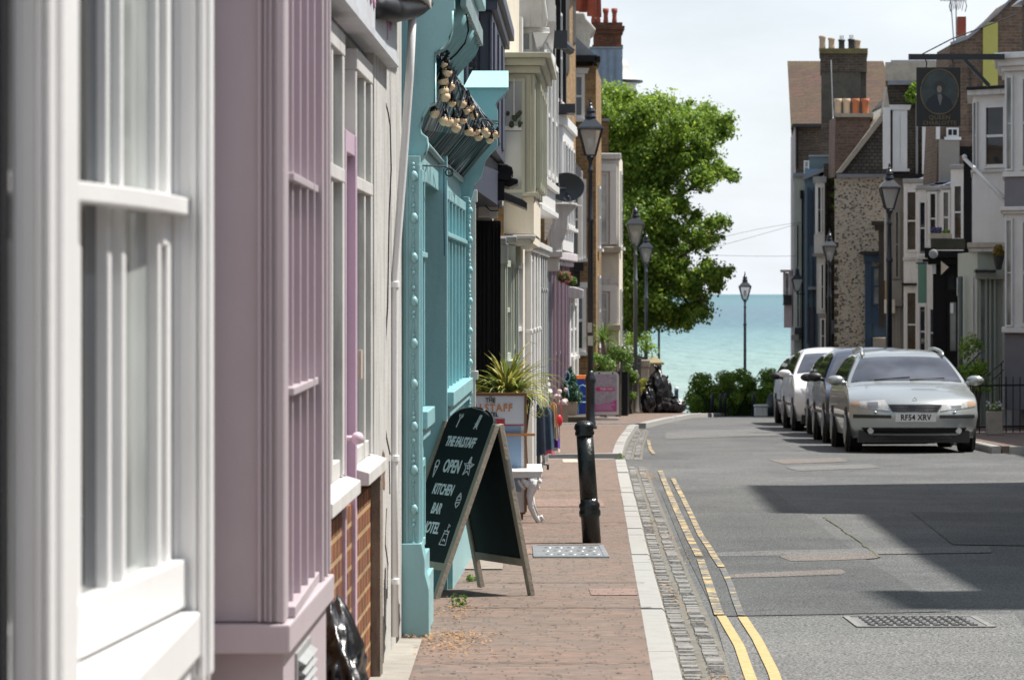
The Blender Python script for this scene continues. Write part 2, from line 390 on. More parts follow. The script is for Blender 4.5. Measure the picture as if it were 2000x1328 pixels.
# kerb stones (each stone a separate block with a joint)
rk = random.Random(4)
def kerb(path, a, b, name='kerb', wd=.125, side=1):
    mb = MB(); d = a
    while d < b - .05:
        e = min(b, d + rk.uniform(.82, .98))
        x0, x1 = path(d + .006), path(e - .006)
        j = rk.uniform(-.004, .006)
        vs = []
        for (dd, xx) in ((d + .006, x0), (e - .006, x1)):
            z = pz(dd) + j
            i_ = xx - wd * side
            vs += [(i_, dd, z), (xx - .012 * side, dd, z), (xx, dd, z - .012), (xx, dd, z - .2), (i_, dd, z - .2)]
        mb.add(vs, [(0, 1, 6, 5), (1, 2, 7, 6), (2, 3, 8, 7), (4, 0, 5, 9), (0, 4, 3, 2, 1), (5, 6, 7, 8, 9)])
        d = e
    mb.build(name, KERBM, kind='structure')
kerb(kx, -4, 41.15); kerb(kx, 42.95, 61.9); kerb(kx, 63.4, 92)
def kerb_x(x0, x1, d0, d1, wd=.14):
    mb = MB(); n = max(1, int(abs(x1 - x0) / .75))
    for i in range(n):
        a = i / n; b = (i + 1) / n
        xa, xb = x0 + (x1 - x0) * a + .006, x0 + (x1 - x0) * b - .006
        ya, yb = d0 + (d1 - d0) * a, d0 + (d1 - d0) * b
        z0, z1 = pz(ya) + .002, pz(yb) + .002
        mb.add([(xa, ya, z0), (xb, yb, z1), (xb, yb + wd, z1), (xa, ya + wd, z0), (xa, ya, z0 - .18), (xb, yb, z1 - .18), (xb, yb + wd, z1 - .18), (xa, ya + wd, z0 - .18)],
               [(0, 1, 2, 3), (4, 5, 1, 0), (5, 6, 2, 1), (6, 7, 3, 2), (7, 4, 0, 3)])
    mb.build('kerb', KERBM, kind='structure')
kerb_x(-.6, 1.38, 42.25, 42.78); kerb_x(-1.0, 2.55, 62.6, 63.2); kerb_x(-.5, 1.27, 41.1, 41.1); kerb_x(0, 2.3, 61.9, 61.9)
kerb_x(6.75, 12, 45.1, 45.2); kerb_x(6.65, 14, 38.3, 38.3)
kerb(pvr, 45.3, 110, side=-1)
kerb(lambda d: 6.35, -4, 38.3, side=-1)
# tactile pale paving at the alley mouth
TACT = mat('buff_tactile_paving', (.50, .44, .33), .9, .12, scale=9, bump=.5)
sheet('crossing_slab', TACT, lambda d: .62, lambda d: .8, 40.2, 41.0, lambda d: pz(d) + .004)
sheet('crossing_slab', TACT, lambda d: 1.0, lambda d: 1.36, 41.3, 42.3, lambda d: rz(d) + .03)
sheet('crossing_slab', TACT, lambda d: 1.6, lambda d: 2.1, 62.0, 62.5, lambda d: rz(d) + .03)

# granite sett gutter
mb = MB(); rs = random.Random(7)
for a, b in ((9, 40.9), (43.2, 61.5)):
    for row in range(2):
        d = a
        while d < b:
            L_ = rs.uniform(.065, .12)
            x0 = kx(d) + .022 + row * .118 + rs.uniform(-.006, .006); wd = rs.uniform(.095, .108)
            z = rz(d) + rs.uniform(.006, .016); z2 = rz(d + L_)+rs.uniform(.006,.016)
            e = .014
            vs = [(x0, d, z - .03), (x0 + wd, d, z - .03), (x0 + wd, d + L_ - .012, z2 - .03), (x0, d + L_ - .012, z2 - .03),
                  (x0 + e, d + e, z), (x0 + wd - e, d + e, z), (x0 + wd - e, d + L_ - .012 - e, z2), (x0 + e, d + L_ - .012 - e, z2)]
            mb.add(vs, [(4, 5, 6, 7), (0, 1, 5, 4), (1, 2, 6, 5), (2, 3, 7, 6), (3, 0, 4, 7)])
            d += L_
mb.build('sett_gutter', SETTM, kind='structure', smooth=False)
GROUT = mat('gutter_grout', (.15, .14, .12), .95, .3, scale=15, bump=.6, dirt=.5, dirtcol=(.09, .085, .05))
for a, b in ((9, 40.9), (43.2, 61.5)):
    sheet('gutter_bed', GROUT, lambda d: kx(d) - .001, lambda d: kx(d) + .262, a, b, lambda d: rz(d) + .003)

# worn double yellow lines
def wornmat(name, thr):
    m, t, N, L, b = newmat(name)
    tc = N.new('ShaderNodeTexCoord')
    n = N.new('ShaderNodeTexNoise'); n.inputs['Scale'].default_value = 6; n.inputs['Detail'].default_value = 9; n.inputs['Roughness'].default_value = .75
    L.new(tc.outputs['Object'], n.inputs['Vector'])
    r = ramp(N, [(thr, (0, 0, 0)), (thr + .03, (1, 1, 1))]); L.new(n.outputs['Fac'], r.inputs['Fac'])
    n2 = N.new('ShaderNodeTexNoise'); n2.inputs['Scale'].default_value = 25; L.new(tc.outputs['Object'], n2.inputs['Vector'])
    r2 = ramp(N, [(.35, (.38, .28, .12)), (.65, (.48, .36, .17))]); L.new(n2.outputs['Fac'], r2.inputs['Fac'])
    r3 = ramp(N, [(.35, (.07, .07, .07)), (.65, (.17, .165, .155))]); L.new(n2.outputs['Fac'], r3.inputs['Fac'])
    mx = N.new('ShaderNodeMix'); mx.data_type = 'RGBA'; L.new(r.outputs['Color'], mx.inputs['Factor']); L.new(r3.outputs['Color'], mx.inputs['A']); L.new(r2.outputs['Color'], mx.inputs['B'])
    L.new(mx.outputs['Result'], b.inputs['Base Color']); b.inputs['Roughness'].default_value = .75
    return m
YEL = wornmat('yellow_line_fresh', .30); YEL_W = wornmat('yellow_line_worn', .50); YEL_WW = wornmat('yellow_line_very_worn', .56)
def line(pts, wd, m, name='yellow_line'):
    gp = [ground_pt(*p) for p in pts]; gp.sort(key=lambda q: q[1])
    a, b = gp[0][1], gp[-1][1]
    f = lambda d: interp(d, [(q[1], q[0]) for q in gp])
    sheet(name, m, lambda d: f(d) - wd / 2, lambda d: f(d) + wd / 2, a, b, lambda d: rz(d) + .010, st=.25)
line([(1409, 1205), (1444, 1264), (1466, 1328), (1475, 1345)], .052, YEL)
line([(1450, 1207), (1479, 1251), (1511, 1316), (1520, 1345)], .052, YEL)
line([(1368, 1094), (1387, 1150), (1405, 1203)], .055, YEL_W)
line([(1411, 1111), (1426, 1142), (1439, 1181), (1448, 1204)], .042, YEL_WW)
line([(1289, 920), (1309, 968), (1326, 1007), (1346, 1050), (1366, 1088)], .06, YEL_W)
line([(1314, 935), (1331, 968), (1350, 1007), (1368, 1046), (1387, 1074), (1409, 1109)], .05, YEL_W)
line([(1266, 860), (1270, 878), (1277, 888)], .05, YEL_W)

def patch(pts, m, name='road_patch', lift=.004):
    g = [ground_pt(*p) for p in pts]
    ys = [q[1] for q in g]; a, b = min(ys), max(ys)
    def xs(d):
        r = []
        for (p, q) in zip(g, g[1:] + g[:1]):
            if min(p[1], q[1]) - 1e-6 <= d <= max(p[1], q[1]) + 1e-6 and abs(p[1] - q[1]) > 1e-6:
                r.append(p[0] + (q[0] - p[0]) * (d - p[1]) / (q[1] - p[1]))
        return (min(r), max(r)) if r else (g[0][0], g[0][0])
    sheet(name, m, lambda d: xs(d)[0], lambda d: xs(d)[1], a, b, lambda d: rz(d) + lift, st=.25)
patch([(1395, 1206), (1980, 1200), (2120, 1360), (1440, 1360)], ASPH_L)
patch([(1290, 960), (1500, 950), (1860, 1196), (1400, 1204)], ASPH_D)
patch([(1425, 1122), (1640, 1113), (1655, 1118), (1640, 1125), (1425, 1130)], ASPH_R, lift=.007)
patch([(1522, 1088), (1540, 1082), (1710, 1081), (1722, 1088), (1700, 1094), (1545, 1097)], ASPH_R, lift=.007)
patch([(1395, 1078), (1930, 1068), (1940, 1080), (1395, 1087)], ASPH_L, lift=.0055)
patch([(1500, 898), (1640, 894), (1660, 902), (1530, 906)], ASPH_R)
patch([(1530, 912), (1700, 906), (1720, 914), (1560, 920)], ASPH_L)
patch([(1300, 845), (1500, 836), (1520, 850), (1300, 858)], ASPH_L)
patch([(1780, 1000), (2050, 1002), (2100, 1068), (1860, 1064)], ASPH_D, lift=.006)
# cracks and tar joints in the road
def crack(pts, wd=.010, m=JOINT):
    g = [ground_pt(*p) for p in pts]; mb = MB(); rr = random.Random(int(pts[0][0]))
    path = []
    for p, q in zip(g, g[1:]):
        n = max(2, int(math.dist(p, q) / .15))
        for i in range(n): path.append((p[0] + (q[0] - p[0]) * i / n + rr.uniform(-.015, .015), p[1] + (q[1] - p[1]) * i / n + rr.uniform(-.015, .015)))
    path.append(g[-1]); vs = []
    for i, p in enumerate(path):
        q = path[min(i + 1, len(path) - 1)]; o = path[max(0, i - 1)]
        t = Vector((q[0] - o[0], q[1] - o[1])).normalized(); nn = Vector((-t.y, t.x)) * wd * rr.uniform(.3, 1) / 2
        vs += [(p[0] - nn.x, p[1] - nn.y, rz(p[1]) + .0085), (p[0] + nn.x, p[1] + nn.y, rz(p[1]) + .0085)]
    mb.add(vs, [(2 * i, 2 * i + 1, 2 * i + 3, 2 * i + 2) for i in range(len(path) - 1)])
    mb.build('road_crack', m, kind='structure', fix=False)
for c in ([(1800, 968), (1900, 1000), (2010, 1006)],
          [(1370, 1086), (1520, 1078), (1720, 1074), (1960, 1080)], [(1290, 935), (1340, 935)], [(1500, 915), (1640, 922), (1800, 905)], [(1360, 1132), (1500, 1128), (1650, 1122)], [(1400, 1204), (1700, 1200), (1980, 1198)]):
    crack(c)
MOSSC = mat('mossy_joint', (.09, .10, .04), .95)
crack([(1610, 1010), (1660, 1045), (1720, 1090)], .02, MOSSC)

# drain covers
STEEL = mat('galvanised_steel', (.36, .37, .38), .42, .12, metal=.7, bump=.2, dirt=.4, dirtcol=(.16, .14, .12))
def cover(name, label, px0, px1, py0, py1, road_, m, style):
    x0, dn = ground_pt(px0, py1, road_); x1, _ = ground_pt(px1, py1, road_); _, df = ground_pt(px0, py0, road_)
    z = (rz if road_ else pz); zc = z((dn + df) / 2); sl_ = (z(df) - z(dn)) / (df - dn)
    t = thing(name, label, 'drain cover', ((x0 + x1) / 2, (dn + df) / 2, zc)); t.rotation_euler = (math.atan(sl_), 0, 0)
    hx, hy = (x1 - x0) / 2, (df - dn) / 2
    p = MB(); p.box(-hx, hx, -hy, hy, -.02, .008); p.build('cover_plate', m, t)
    r_ = MB()
    if style == 'grid':
        n = int(2 * hx / .055)
        for i in range(n):
            for j in range(int(2 * hy / .075)):
                a = -hx + .04 + i * (2 * hx - .08) / n; b_ = -hy + .04 + j * .075
                if (i + j) % 2: r_.box(a, a + .04, b_, b_ + .022, .008, .018)
                else: r_.box(a + .01, a + .03, b_, b_ + .055, .008, .018)
    else:
        n = int(2 * hx / .085)
        for i in range(n):
            a = -hx + .02 + i * (2 * hx - .04) / n
            for j in (-1, 0, 1): r_.ball((a + .04 + .02 * (j % 2), j * hy * .6, .006), .036, 8, (1, 1.9, .25))
    r_.build('tread_pattern', m, t, smooth=(style != 'grid'))
    f_ = MB()
    for s in (-1, 1):
        f_.box(-hx - .035, hx + .035, s * hy, s * (hy + .035), -.02, .012); f_.box(s * hx, s * (hx + .035), -hy + .001, hy - .001, -.02, .0115)
    f_.build('cover_frame', m if style != 'grid' else SETTM, t)
cover('manhole_cover', 'rectangular cast iron cover with patterned studs set in the grey asphalt', 1685, 1930, 1207, 1226, True, mat('cast_iron_worn', (.20, .195, .19), .5, .2, metal=.4, dirt=.4), 'grid')
cover('drain_plate', 'shiny metal plate with raised bumps in the brick pavement before the bollard', 1052, 1180, 1067, 1089, False, STEEL, 'bump')
# small litter and dry leaves in corners
DRY = mat('dry_leaf_litter', (.34, .20, .09), .95, .3)
mb = MB(); rl = random.Random(3)
for (cx_, cy_, sx, sy, n) in ((-.27, 15.6, .09, .35, 260), (-.35, 15.95, .16, .10, 160), (.9, 14.3, .08, .3, 130), (-.28, 17.6, .05, .4, 120), (1.58, 38.5, .08, .8, 160), (1.22, 27, .05, 2.0, 150), (.98, 20.5, .05, 1.5, 90)):
    for _ in range(n):
        x, y = rl.gauss(cx_, sx), rl.gauss(cy_, sy); z = (pz(y) if x < kx(y) - .01 else rz(y)+.012) + rl.uniform(.004, .016)
        a = rl.uniform(0, 6.3); l = rl.uniform(.005, .018); wv = l * .45
        c, s_ = math.cos(a), math.sin(a)
        mb.add([(x - l * c, y - l * s_, z), (x + wv * s_, y - wv * c, z + .004), (x + l * c, y + l * s_, z + rl.uniform(0, .01)), (x - wv * s_, y + wv * c, z + .003)], [(0, 1, 2, 3)])
mb.build('dry_litter', DRY, kind='stuff', fix=False)

GUM = mat('old_gum', (.10, .085, .075), .9, .3); rl = random.Random(9); mb = MB()
for _ in range(150):
    y = rl.uniform(13.8, 40); x = rl.uniform(-.25 + (y - 14) * .02, kx(y) - .18); r_ = rl.uniform(.008, .018); z = pz(y) + .0045
    mb.add([(x + r_ * rl.uniform(.7, 1.2) * math.cos(k * .9), y + r_ * rl.uniform(.7, 1.2) * math.sin(k * .9), z) for k in range(7)], [tuple(range(7))])
mb.build('gum_spots', GUM, kind='stuff', fix=False)
WEED = leafmat('leaf_weed', (.05, .10, .02), (.10, .18, .03), (.18, .24, .05)) if False else None
# sea
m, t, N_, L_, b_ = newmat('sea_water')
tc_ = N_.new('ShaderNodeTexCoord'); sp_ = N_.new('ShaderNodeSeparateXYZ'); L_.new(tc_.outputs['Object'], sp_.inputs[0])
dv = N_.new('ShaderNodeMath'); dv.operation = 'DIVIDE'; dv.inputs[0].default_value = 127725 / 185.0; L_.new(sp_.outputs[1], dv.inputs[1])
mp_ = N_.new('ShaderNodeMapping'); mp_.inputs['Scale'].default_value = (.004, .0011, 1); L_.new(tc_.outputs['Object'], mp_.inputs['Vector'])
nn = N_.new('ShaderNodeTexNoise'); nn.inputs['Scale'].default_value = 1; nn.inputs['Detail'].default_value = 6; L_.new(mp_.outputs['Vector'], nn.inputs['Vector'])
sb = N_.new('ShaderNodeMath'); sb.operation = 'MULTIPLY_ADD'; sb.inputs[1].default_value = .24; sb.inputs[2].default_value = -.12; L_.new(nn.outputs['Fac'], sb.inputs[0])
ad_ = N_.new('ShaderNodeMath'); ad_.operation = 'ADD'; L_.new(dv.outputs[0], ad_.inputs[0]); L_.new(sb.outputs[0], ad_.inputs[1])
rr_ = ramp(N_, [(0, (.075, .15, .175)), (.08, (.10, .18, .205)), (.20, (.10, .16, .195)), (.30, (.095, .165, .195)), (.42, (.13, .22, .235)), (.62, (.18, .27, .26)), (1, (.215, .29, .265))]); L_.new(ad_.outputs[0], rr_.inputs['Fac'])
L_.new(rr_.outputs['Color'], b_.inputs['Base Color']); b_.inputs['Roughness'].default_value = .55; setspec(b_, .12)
mp2 = N_.new('ShaderNodeMapping'); mp2.inputs['Scale'].default_value = (.09, .03, 1); L_.new(tc_.outputs['Object'], mp2.inputs['Vector'])
n3_ = N_.new('ShaderNodeTexNoise'); n3_.inputs['Scale'].default_value = 1; n3_.inputs['Detail'].default_value = 8; L_.new(mp2.outputs['Vector'], n3_.inputs['Vector'])
bp_ = N_.new('ShaderNodeBump'); bp_.inputs['Strength'].default_value = .8; bp_.inputs['Distance'].default_value = 6; L_.new(n3_.outputs['Fac'], bp_.inputs['Height']); L_.new(bp_.outputs['Normal'], b_.inputs['Normal'])
mb = MB(); ys = [140, 300, 700, 1500, 3000, 8000, 20000, 60000]
mb.add([(x, y, -18) for y in ys for x in (-40000, 0, 40000)], [(3 * i + k, 3 * i + k + 1, 3 * i + k + 4, 3 * i + k + 3) for i in range(len(ys) - 1) for k in range(2)])
mb.build('sea', m, kind='structure', fix=False)

# ---------------------------------------------------------------- foliage
def leafmat(name, c1, c2, c3, trans=.35):
    m = bpy.data.materials.new(name); m.use_nodes = True; t = m.node_tree; N = t.nodes; L = t.links
    b = N['Principled BSDF']; out = N['Material Output']
    g = N.new('ShaderNodeNewGeometry'); r = ramp(N, [(0, c1), (.5, c2), (1, c3)]); L.new(g.outputs['Random Per Island'], r.inputs['Fac'])
    L.new(r.outputs['Color'], b.inputs['Base Color']); b.inputs['Roughness'].default_value = .5; setspec(b, .35)
    tr = N.new('ShaderNodeBsdfTranslucent'); hs = N.new('ShaderNodeHueSaturation'); hs.inputs['Value'].default_value = 1.5; hs.inputs['Hue'].default_value = .485
    L.new(r.outputs['Color'], hs.inputs['Color']); L.new(hs.outputs['Color'], tr.inputs['Color'])
    ms = N.new('ShaderNodeMixShader'); ms.inputs[0].default_value = trans
    L.new(b.outputs[0], ms.inputs[1]); L.new(tr.outputs[0], ms.inputs[2]); L.new(ms.outputs[0], out.inputs['Surface'])
    return m
LEAF_T = leafmat('leaf_sycamore', (.08, .16, .02), (.15, .26, .035), (.29, .38, .055), .45)
LEAF_H = leafmat('leaf_hedge', (.07, .15, .018), (.15, .27, .03), (.26, .38, .05), .35)
LEAF_Y = leafmat('leaf_yucca', (.07, .12, .03), (.22, .26, .06), (.50, .46, .12), .25)
LEAF_C = leafmat('leaf_conifer', (.015, .055, .03), (.03, .10, .05), (.05, .14, .07), .15)
LEAF_G = leafmat('leaf_garden', (.04, .10, .015), (.09, .18, .03), (.20, .28, .06), .35)
BARK = mat('bark', (.10, .08, .055), .9, .25, scale=10, bump=.8)
def leaves(name, m, blobs, n, size, parent=None, seed=1, shell=.55, flat=.9):
    rg = np.random.default_rng(seed)
    bl = np.array([(*b[0], b[1]) if len(b) == 2 else (*b[0], b[1]) for b in blobs], float)
    wv = bl[:, 3] ** 2.2; wv /= wv.sum()
    idx = rg.choice(len(bl), n, p=wv)
    dr = rg.normal(size=(n, 3)); dr /= np.linalg.norm(dr, axis=1)[:, None]
    rad = bl[idx, 3] * (shell + (1.06 - shell) * rg.random(n) ** .6) if shell >= 0 else bl[idx, 3] * np.minimum(np.abs(rg.normal(0, .72, n)) + .15, 1.7)
    c = bl[idx, :3] + dr * rad[:, None] * np.array([1, 1, .82])
    nm = dr + rg.normal(size=(n, 3)) * .65 + np.array([0, 0, .25]); nm /= np.linalg.norm(nm, axis=1)[:, None]
    a = np.cross(nm, rg.normal(size=(n, 3))); a /= np.linalg.norm(a, axis=1)[:, None]
    b = np.cross(nm, a)
    s = size * rg.uniform(.6, 1.3, n)[:, None]
    V = np.empty((n, 4, 3))
    V[:, 0] = c - a * s; V[:, 1] = c + b * s * .62 + nm * s * .12; V[:, 2] = c + a * s; V[:, 3] = c - b * s * .62 + nm * s * .12
    me = bpy.data.meshes.new(name); me.vertices.add(n * 4); me.vertices.foreach_set('co', V.reshape(-1))
    me.loops.add(n * 4); me.loops.foreach_set('vertex_index', np.arange(n * 4)); me.polygons.add(n)
    me.polygons.foreach_set('loop_start', np.arange(n) * 4); me.polygons.foreach_set('loop_total', np.full(n, 4)); me.update(); me.validate()
    o = bpy.data.objects.new(name, me); COL.objects.link(o); me.materials.append(m)
    if parent: o.parent = parent
    return o

for (x, y, r_) in ((-.29, 18.0, .05), (-.25, 20.2, .03), (1.35, 41.3, .04)):
    w0 = thing('pavement_weed', {18.0: 'small green weed at the foot of the teal shop behind the chalkboard sign', 20.2: 'tiny weed in the paving crack further along the teal shop wall', 41.3: 'weed tuft at the kerb corner of the side alley'}[y], 'weed', (x, y, pz(y) if x < kx(y) else rz(y)))
    leaves('foliage', LEAF_G, [((0, 0, r_ * .6), r_)], 60, .012, w0, int(y * 7))

# big tree at the end of the left pavement
TD = 102.5
tr_ = thing('sycamore_tree', 'large leafy green tree overhanging the street end in front of the sea', 'tree', (Xp(1170, TD), TD, pz(TD)))
def tl(px, py, dd=0): return (Xp(px, TD + dd) - tr_.location.x, dd, Zp(py, TD + dd) - tr_.location.z)
mb = MB()
base = (0, 0, -.2); fork = tl(1195, 560, 0)
mb.tube([base, tl(1176, 700), fork], [.34, .27, .22], 10)
limbs = []
for a, mid, e in (((1195, 560, 0), (1225, 440, .5), (1262, 330, 1)), ((1195, 560, 0), (1255, 470, -1), (1345, 370, -1)), ((1262, 330, 1), (1300, 270, 1), (1340, 230, 1)), ((1195, 560, 0), (1180, 400, 1), (1190, 260, 1)),
                  ((1195, 560, 0), (1270, 560, -1), (1385, 590, -1)), ((1225, 440, .5), (1290, 400, 0), (1400, 340, 0)), ((1195, 560, 0), (1120, 450, 0), (1080, 350, 0)), ((1270, 560, -1), (1330, 500, -1), (1390, 460, -1)), ((1255, 470, -1), (1310, 540, 0), (1360, 620, 0))):
    mb.tube([tl(*a), tl(*mid), tl(*e)], [.13, .07, .03], 7)
    r2 = random.Random(a[0] + e[0])
    for _ in range(7):
        q = Vector(tl(*mid)).lerp(Vector(tl(*e)), r2.random()); mb.tube([q, q + Vector((r2.uniform(-.8, .8), r2.uniform(-.9, .9), r2.uniform(-.2, .9)))], [.035, .01], 5)
mb.build('trunk', BARK, tr_, smooth=True)
rb = random.Random(12); bl = []
outer = [(1190, 205, 30), (1225, 200, 30), (1262, 215, 34), (1300, 218, 30), (1345, 228, 32), (1385, 232, 26), (1405, 250, 26), (1365, 262, 30), (1320, 262, 28), (1412, 330, 18), (1395, 335, 24), (1360, 320, 30), (1430, 345, 12), (1375, 355, 22),
         (1330, 330, 30), (1280, 280, 38), (1230, 270, 40), (1190, 270, 40), (1210, 340, 42), (1260, 350, 42), (1310, 385, 30), (1345, 410, 20), (1225, 410, 44), (1280, 430, 36), (1325, 440, 22), (1360, 455, 24), (1395, 448, 22), (1415, 440, 12), (1375, 480, 22),
         (1240, 480, 40), (1290, 490, 26), (1215, 540, 38), (1330, 540, 22), (1372, 530, 24), (1405, 538, 16), (1425, 530, 12), (1395, 560, 16), (1345, 570, 26), (1300, 570, 30), (1260, 560, 36), (1360, 600, 24), (1318, 612, 24), (1275, 620, 30), (1235, 610, 34), (1350, 628, 12), (1205, 620, 30), (1250, 645, 18),
         (1250, 420, 40), (1300, 455, 32), (1270, 400, 36), (1255, 520, 36), (1300, 530, 28), (1235, 580, 34), (1280, 590, 28), (1330, 500, 22), (1240, 310, 38), (1300, 320, 34), (1340, 300, 26), (1225, 240, 34), (1140, 260, 44), (1130, 350, 50), (1140, 450, 50), (1150, 540, 40), (1080, 320, 46), (1080, 430, 50), (1170, 190, 24), (1120, 220, 30)]
for x, y, r in outer:
    for k in range(5 if r > 20 else 3):
        dd = rb.uniform(-2.6, 2.6) * (r / 40) ** .4
        rr2 = r * rb.uniform(.35, .95) * TD / F
        bl.append((tl(x + rb.uniform(-.75, .75) * r, y + rb.uniform(-.7, .7) * r, dd), rr2))
    for k in range(4):   # small outlying sprays
        an = rb.uniform(0, 6.28); bl.append((tl(x + math.cos(an) * r * .85, y + math.sin(an) * r * .85, rb.uniform(-1.5, 1.5)), r * .3 * TD / F))
leaves('crown', LEAF_T, bl, 250000, .060, tr_, 5, -1)

# hedge at the end of the road
def hedge(px0, px1, pyt, d, label, seed, th=1.6, bumpy=()):
    x0, x1 = Xp(px0, d), Xp(px1, d); z1 = Zp(pyt, d) - pz(d); n = int((x1 - x0) / .35)
    t = thing('hedge', label, 'hedge', ((x0 + x1) / 2, d, pz(d))); r = random.Random(seed); bl = []
    for i in range(n + 1):
        x = -(x1 - x0) / 2 + (x1 - x0) * i / n
        for j in range(5):
            z = z1 * (.1 + .8 * j / 4) + r.uniform(-.06, .10) * (1 + (j == 4)); bl.append(((x + r.uniform(-.15, .15), r.uniform(-th / 2, th / 2) - .35, z), r.uniform(.2, .36)))
    leaves('leaf_mass', LEAF_H, bl, n * 2600, .045, t, seed, .3)
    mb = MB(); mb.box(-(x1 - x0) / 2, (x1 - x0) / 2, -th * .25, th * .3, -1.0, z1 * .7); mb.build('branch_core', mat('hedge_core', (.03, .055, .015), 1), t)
hedge(1358, 1430, 742, 104, 'rounded dense green hedge at the road end beside blue bollards', 3)
hedge(1425, 1560, 740, 105.5, 'longer green hedge behind the far lamp post and parked cars', 4)
# ---------------------------------------------------------------- building helpers
def E(e): return CAMZ + e
class Bd:
    """a building: empty at the near (or far) foot of its facade; local x along the facade, y into the building"""
    def __init__(s, name, label, cat, X0, d0, X1, d1, group=None):
        s.z0 = pz((d0 + d1) / 2) - .02 if abs(d1 - d0) < 14 else min(pz(d0), pz(d1))
        s.ang = math.atan2(d1 - d0, X1 - X0); s.len = math.hypot(X1 - X0, d1 - d0)
        s.o = thing(name, label, cat, (X0, d0, s.z0), s.ang, group)
        s.M = Matrix.Translation((X0, d0, s.z0)) @ Matrix.Rotation(s.ang, 4, 'Z'); s.inv = s.M.inverted()
        s.h = CAMZ - s.z0
    def W(s): return MB(s.inv)              # world coordinates in, local mesh out
    def e(s, e): return s.h + e             # height above the eye -> local z
def window(par, T, w, h, fm=None, gm=None, cols=1, rows=0, fr=.06, mun=.022, proud=.05, sill=True, sash=True, head=False, name='window', sillm=None):
    fm = fm or WHITE; gm = gm or GLASS
    mb = MB(T)
    mb.box(0, fr, -proud, .01, 0, h); mb.box(w - fr, w, -proud, .01, 0, h)
    mb.box(fr, w - fr, -proud + .004, .01, 0, fr); mb.box(fr, w - fr, -proud + .004, .01, h - fr, h)
    if sash: mb.box(fr, w - fr, -proud + .012, .008, h * .5 - fr * .35, h * .5 + fr * .35)
    for i in range(1, cols):
        x = fr + (w - 2 * fr) * i / cols; mb.box(x - mun / 2, x + mun / 2, -proud + .018, .006, fr, h - fr)
    for j in range(1, rows + 1):
        z = fr + (h - 2 * fr) * j / (rows + 1)
        if not (sash and abs(z - h / 2) < .03): mb.box(fr, w - fr, -proud + .02, .005, z - mun / 2, z + mun / 2)
    f = mb.build(name, fm, par)
    g = MB(T); g.box(fr * .6, w - fr * .6, -.016, .002, fr * .6, h - fr * .6); g.build('pane', gm, f)
    if sill: s_ = MB(T); s_.box(-.05, w + .05, -proud - .06, .0, -.07, -.004); s_.build('sill', sillm or fm, f)
    if head: s_ = MB(T); s_.prism([(-.06, h + .005), (w + .06, h + .005), (w + .10, h + .13), (-.10, h + .13)], 'y', -proud - .02, .0); s_.build('lintel', fm, f)
    return f
def TR(x, y, z, rz_=0): return Matrix.Translation((x, y, z)) @ Matrix.Rotation(rz_, 4, 'Z')
def chimney(par, x, y, z, wx, wy, h, m, pots, potm, name='chimney', caph=.12, r=.11, ph=.55):
    mb = MB(); mb.box(x - wx / 2, x + wx / 2, y - wy / 2, y + wy / 2, z, z + h - 2.2 * caph)
    mb.box(x - wx / 2 - .05, x + wx / 2 + .05, y - wy / 2 - .05, y + wy / 2 + .05, z + h - 2.2 * caph, z + h - caph)
    mb.box(x - wx / 2 - .10, x + wx / 2 + .10, y - wy / 2 - .10, y + wy / 2 + .10, z + h - caph, z + h)
    c = mb.build(name, m, par)
    for i, (ox, oy) in enumerate(pots):
        p = MB(); k = ph * (1 + .08 * math.sin(i * 2.3))
        p.lathe([(r * 1.05, 0), (r * .92, k * .15), (r * .82, k * .6), (r * .95, k * .72), (r * .98, k * .95), (r * 1.1, k), (r * .7, k), (r * .7, k * .8)], (x + ox, y + oy, z + h - .01), 14)
        p.build('chimney_pot', potm[i % len(potm)] if isinstance(potm, list) else potm, c, smooth=True)
    return c
def text_mesh(s, size, T, m, par, name='lettering', ext=.002, shear=0, sx=1.0, bold=0, align='CENTER', space=1.0):
    cu = bpy.data.curves.new(name, 'FONT'); cu.body = s; cu.size = size; cu.extrude = ext; cu.align_x = align; cu.align_y = 'CENTER'
    cu.shear = shear; cu.offset = bold; cu.space_character = space; cu.resolution_u = 3
    ob = bpy.data.objects.new(name, cu); COL.objects.link(ob)
    bpy.context.view_layer.update()
    me = bpy.data.meshes.new_from_object(ob.evaluated_get(bpy.context.evaluated_depsgraph_get()))
    bpy.data.objects.remove(ob); bpy.data.curves.remove(cu)
    # text lies in XY; stand it up: x right, y->z, facing -y
    me.transform(T @ Matrix.Rotation(R(90), 4, 'X') @ Matrix.Diagonal((sx, 1, 1, 1)))
    me.materials.clear(); me.materials.append(m)
    o = bpy.data.objects.new(name, me); COL.objects.link(o); o.parent = par
    return o

# ---------------------------------------------------------------- 1 white bow-window house (nearest)
b = Bd('white_bow_window_house', 'white painted house front with a curved bow window, nearest building on the left', 'house', -.66, 3.2, -.66, 7.0)
mb = b.W(); mb.box(-5, -1.12, 2.6, 8.3, b.z0 - .3, E(5.2)); mb.box(-1.12, -.66, 6.45, 6.56, b.z0 - .3, E(5.2)); mb.box(-1.12, -.93, 6.56, 8.3, b.z0 - .3, E(5.2)); mb.box(-1.12, -.68, 2.6, 4.43, b.z0 - .3, E(5.2))
mb.box(-1.12, -.64, 4.43, 6.56, b.z0 - .3, E(-.76)); mb.box(-1.12, -.64, 4.43, 6.56, E(1.5), E(5.2)); mb.build('wall', WHITE_N, b.o, bevel=.004)
mb = b.W(); mb.prism([(-6, 5.0), (-.4, 5.25), (-.4, 5.32), (-3.2, 7.2), (-6, 5.3)], 'y', 2.5, 8.4, Matrix.Translation((0, 0, CAMZ))); mb.build('roof', LEAD, b.o)
mb = b.W(); mb.box(-.71, -.668, 4.36, 4.425, b.z0 - .2, E(1.6)); mb.build('dark_door_frame', BLACK, b.o)
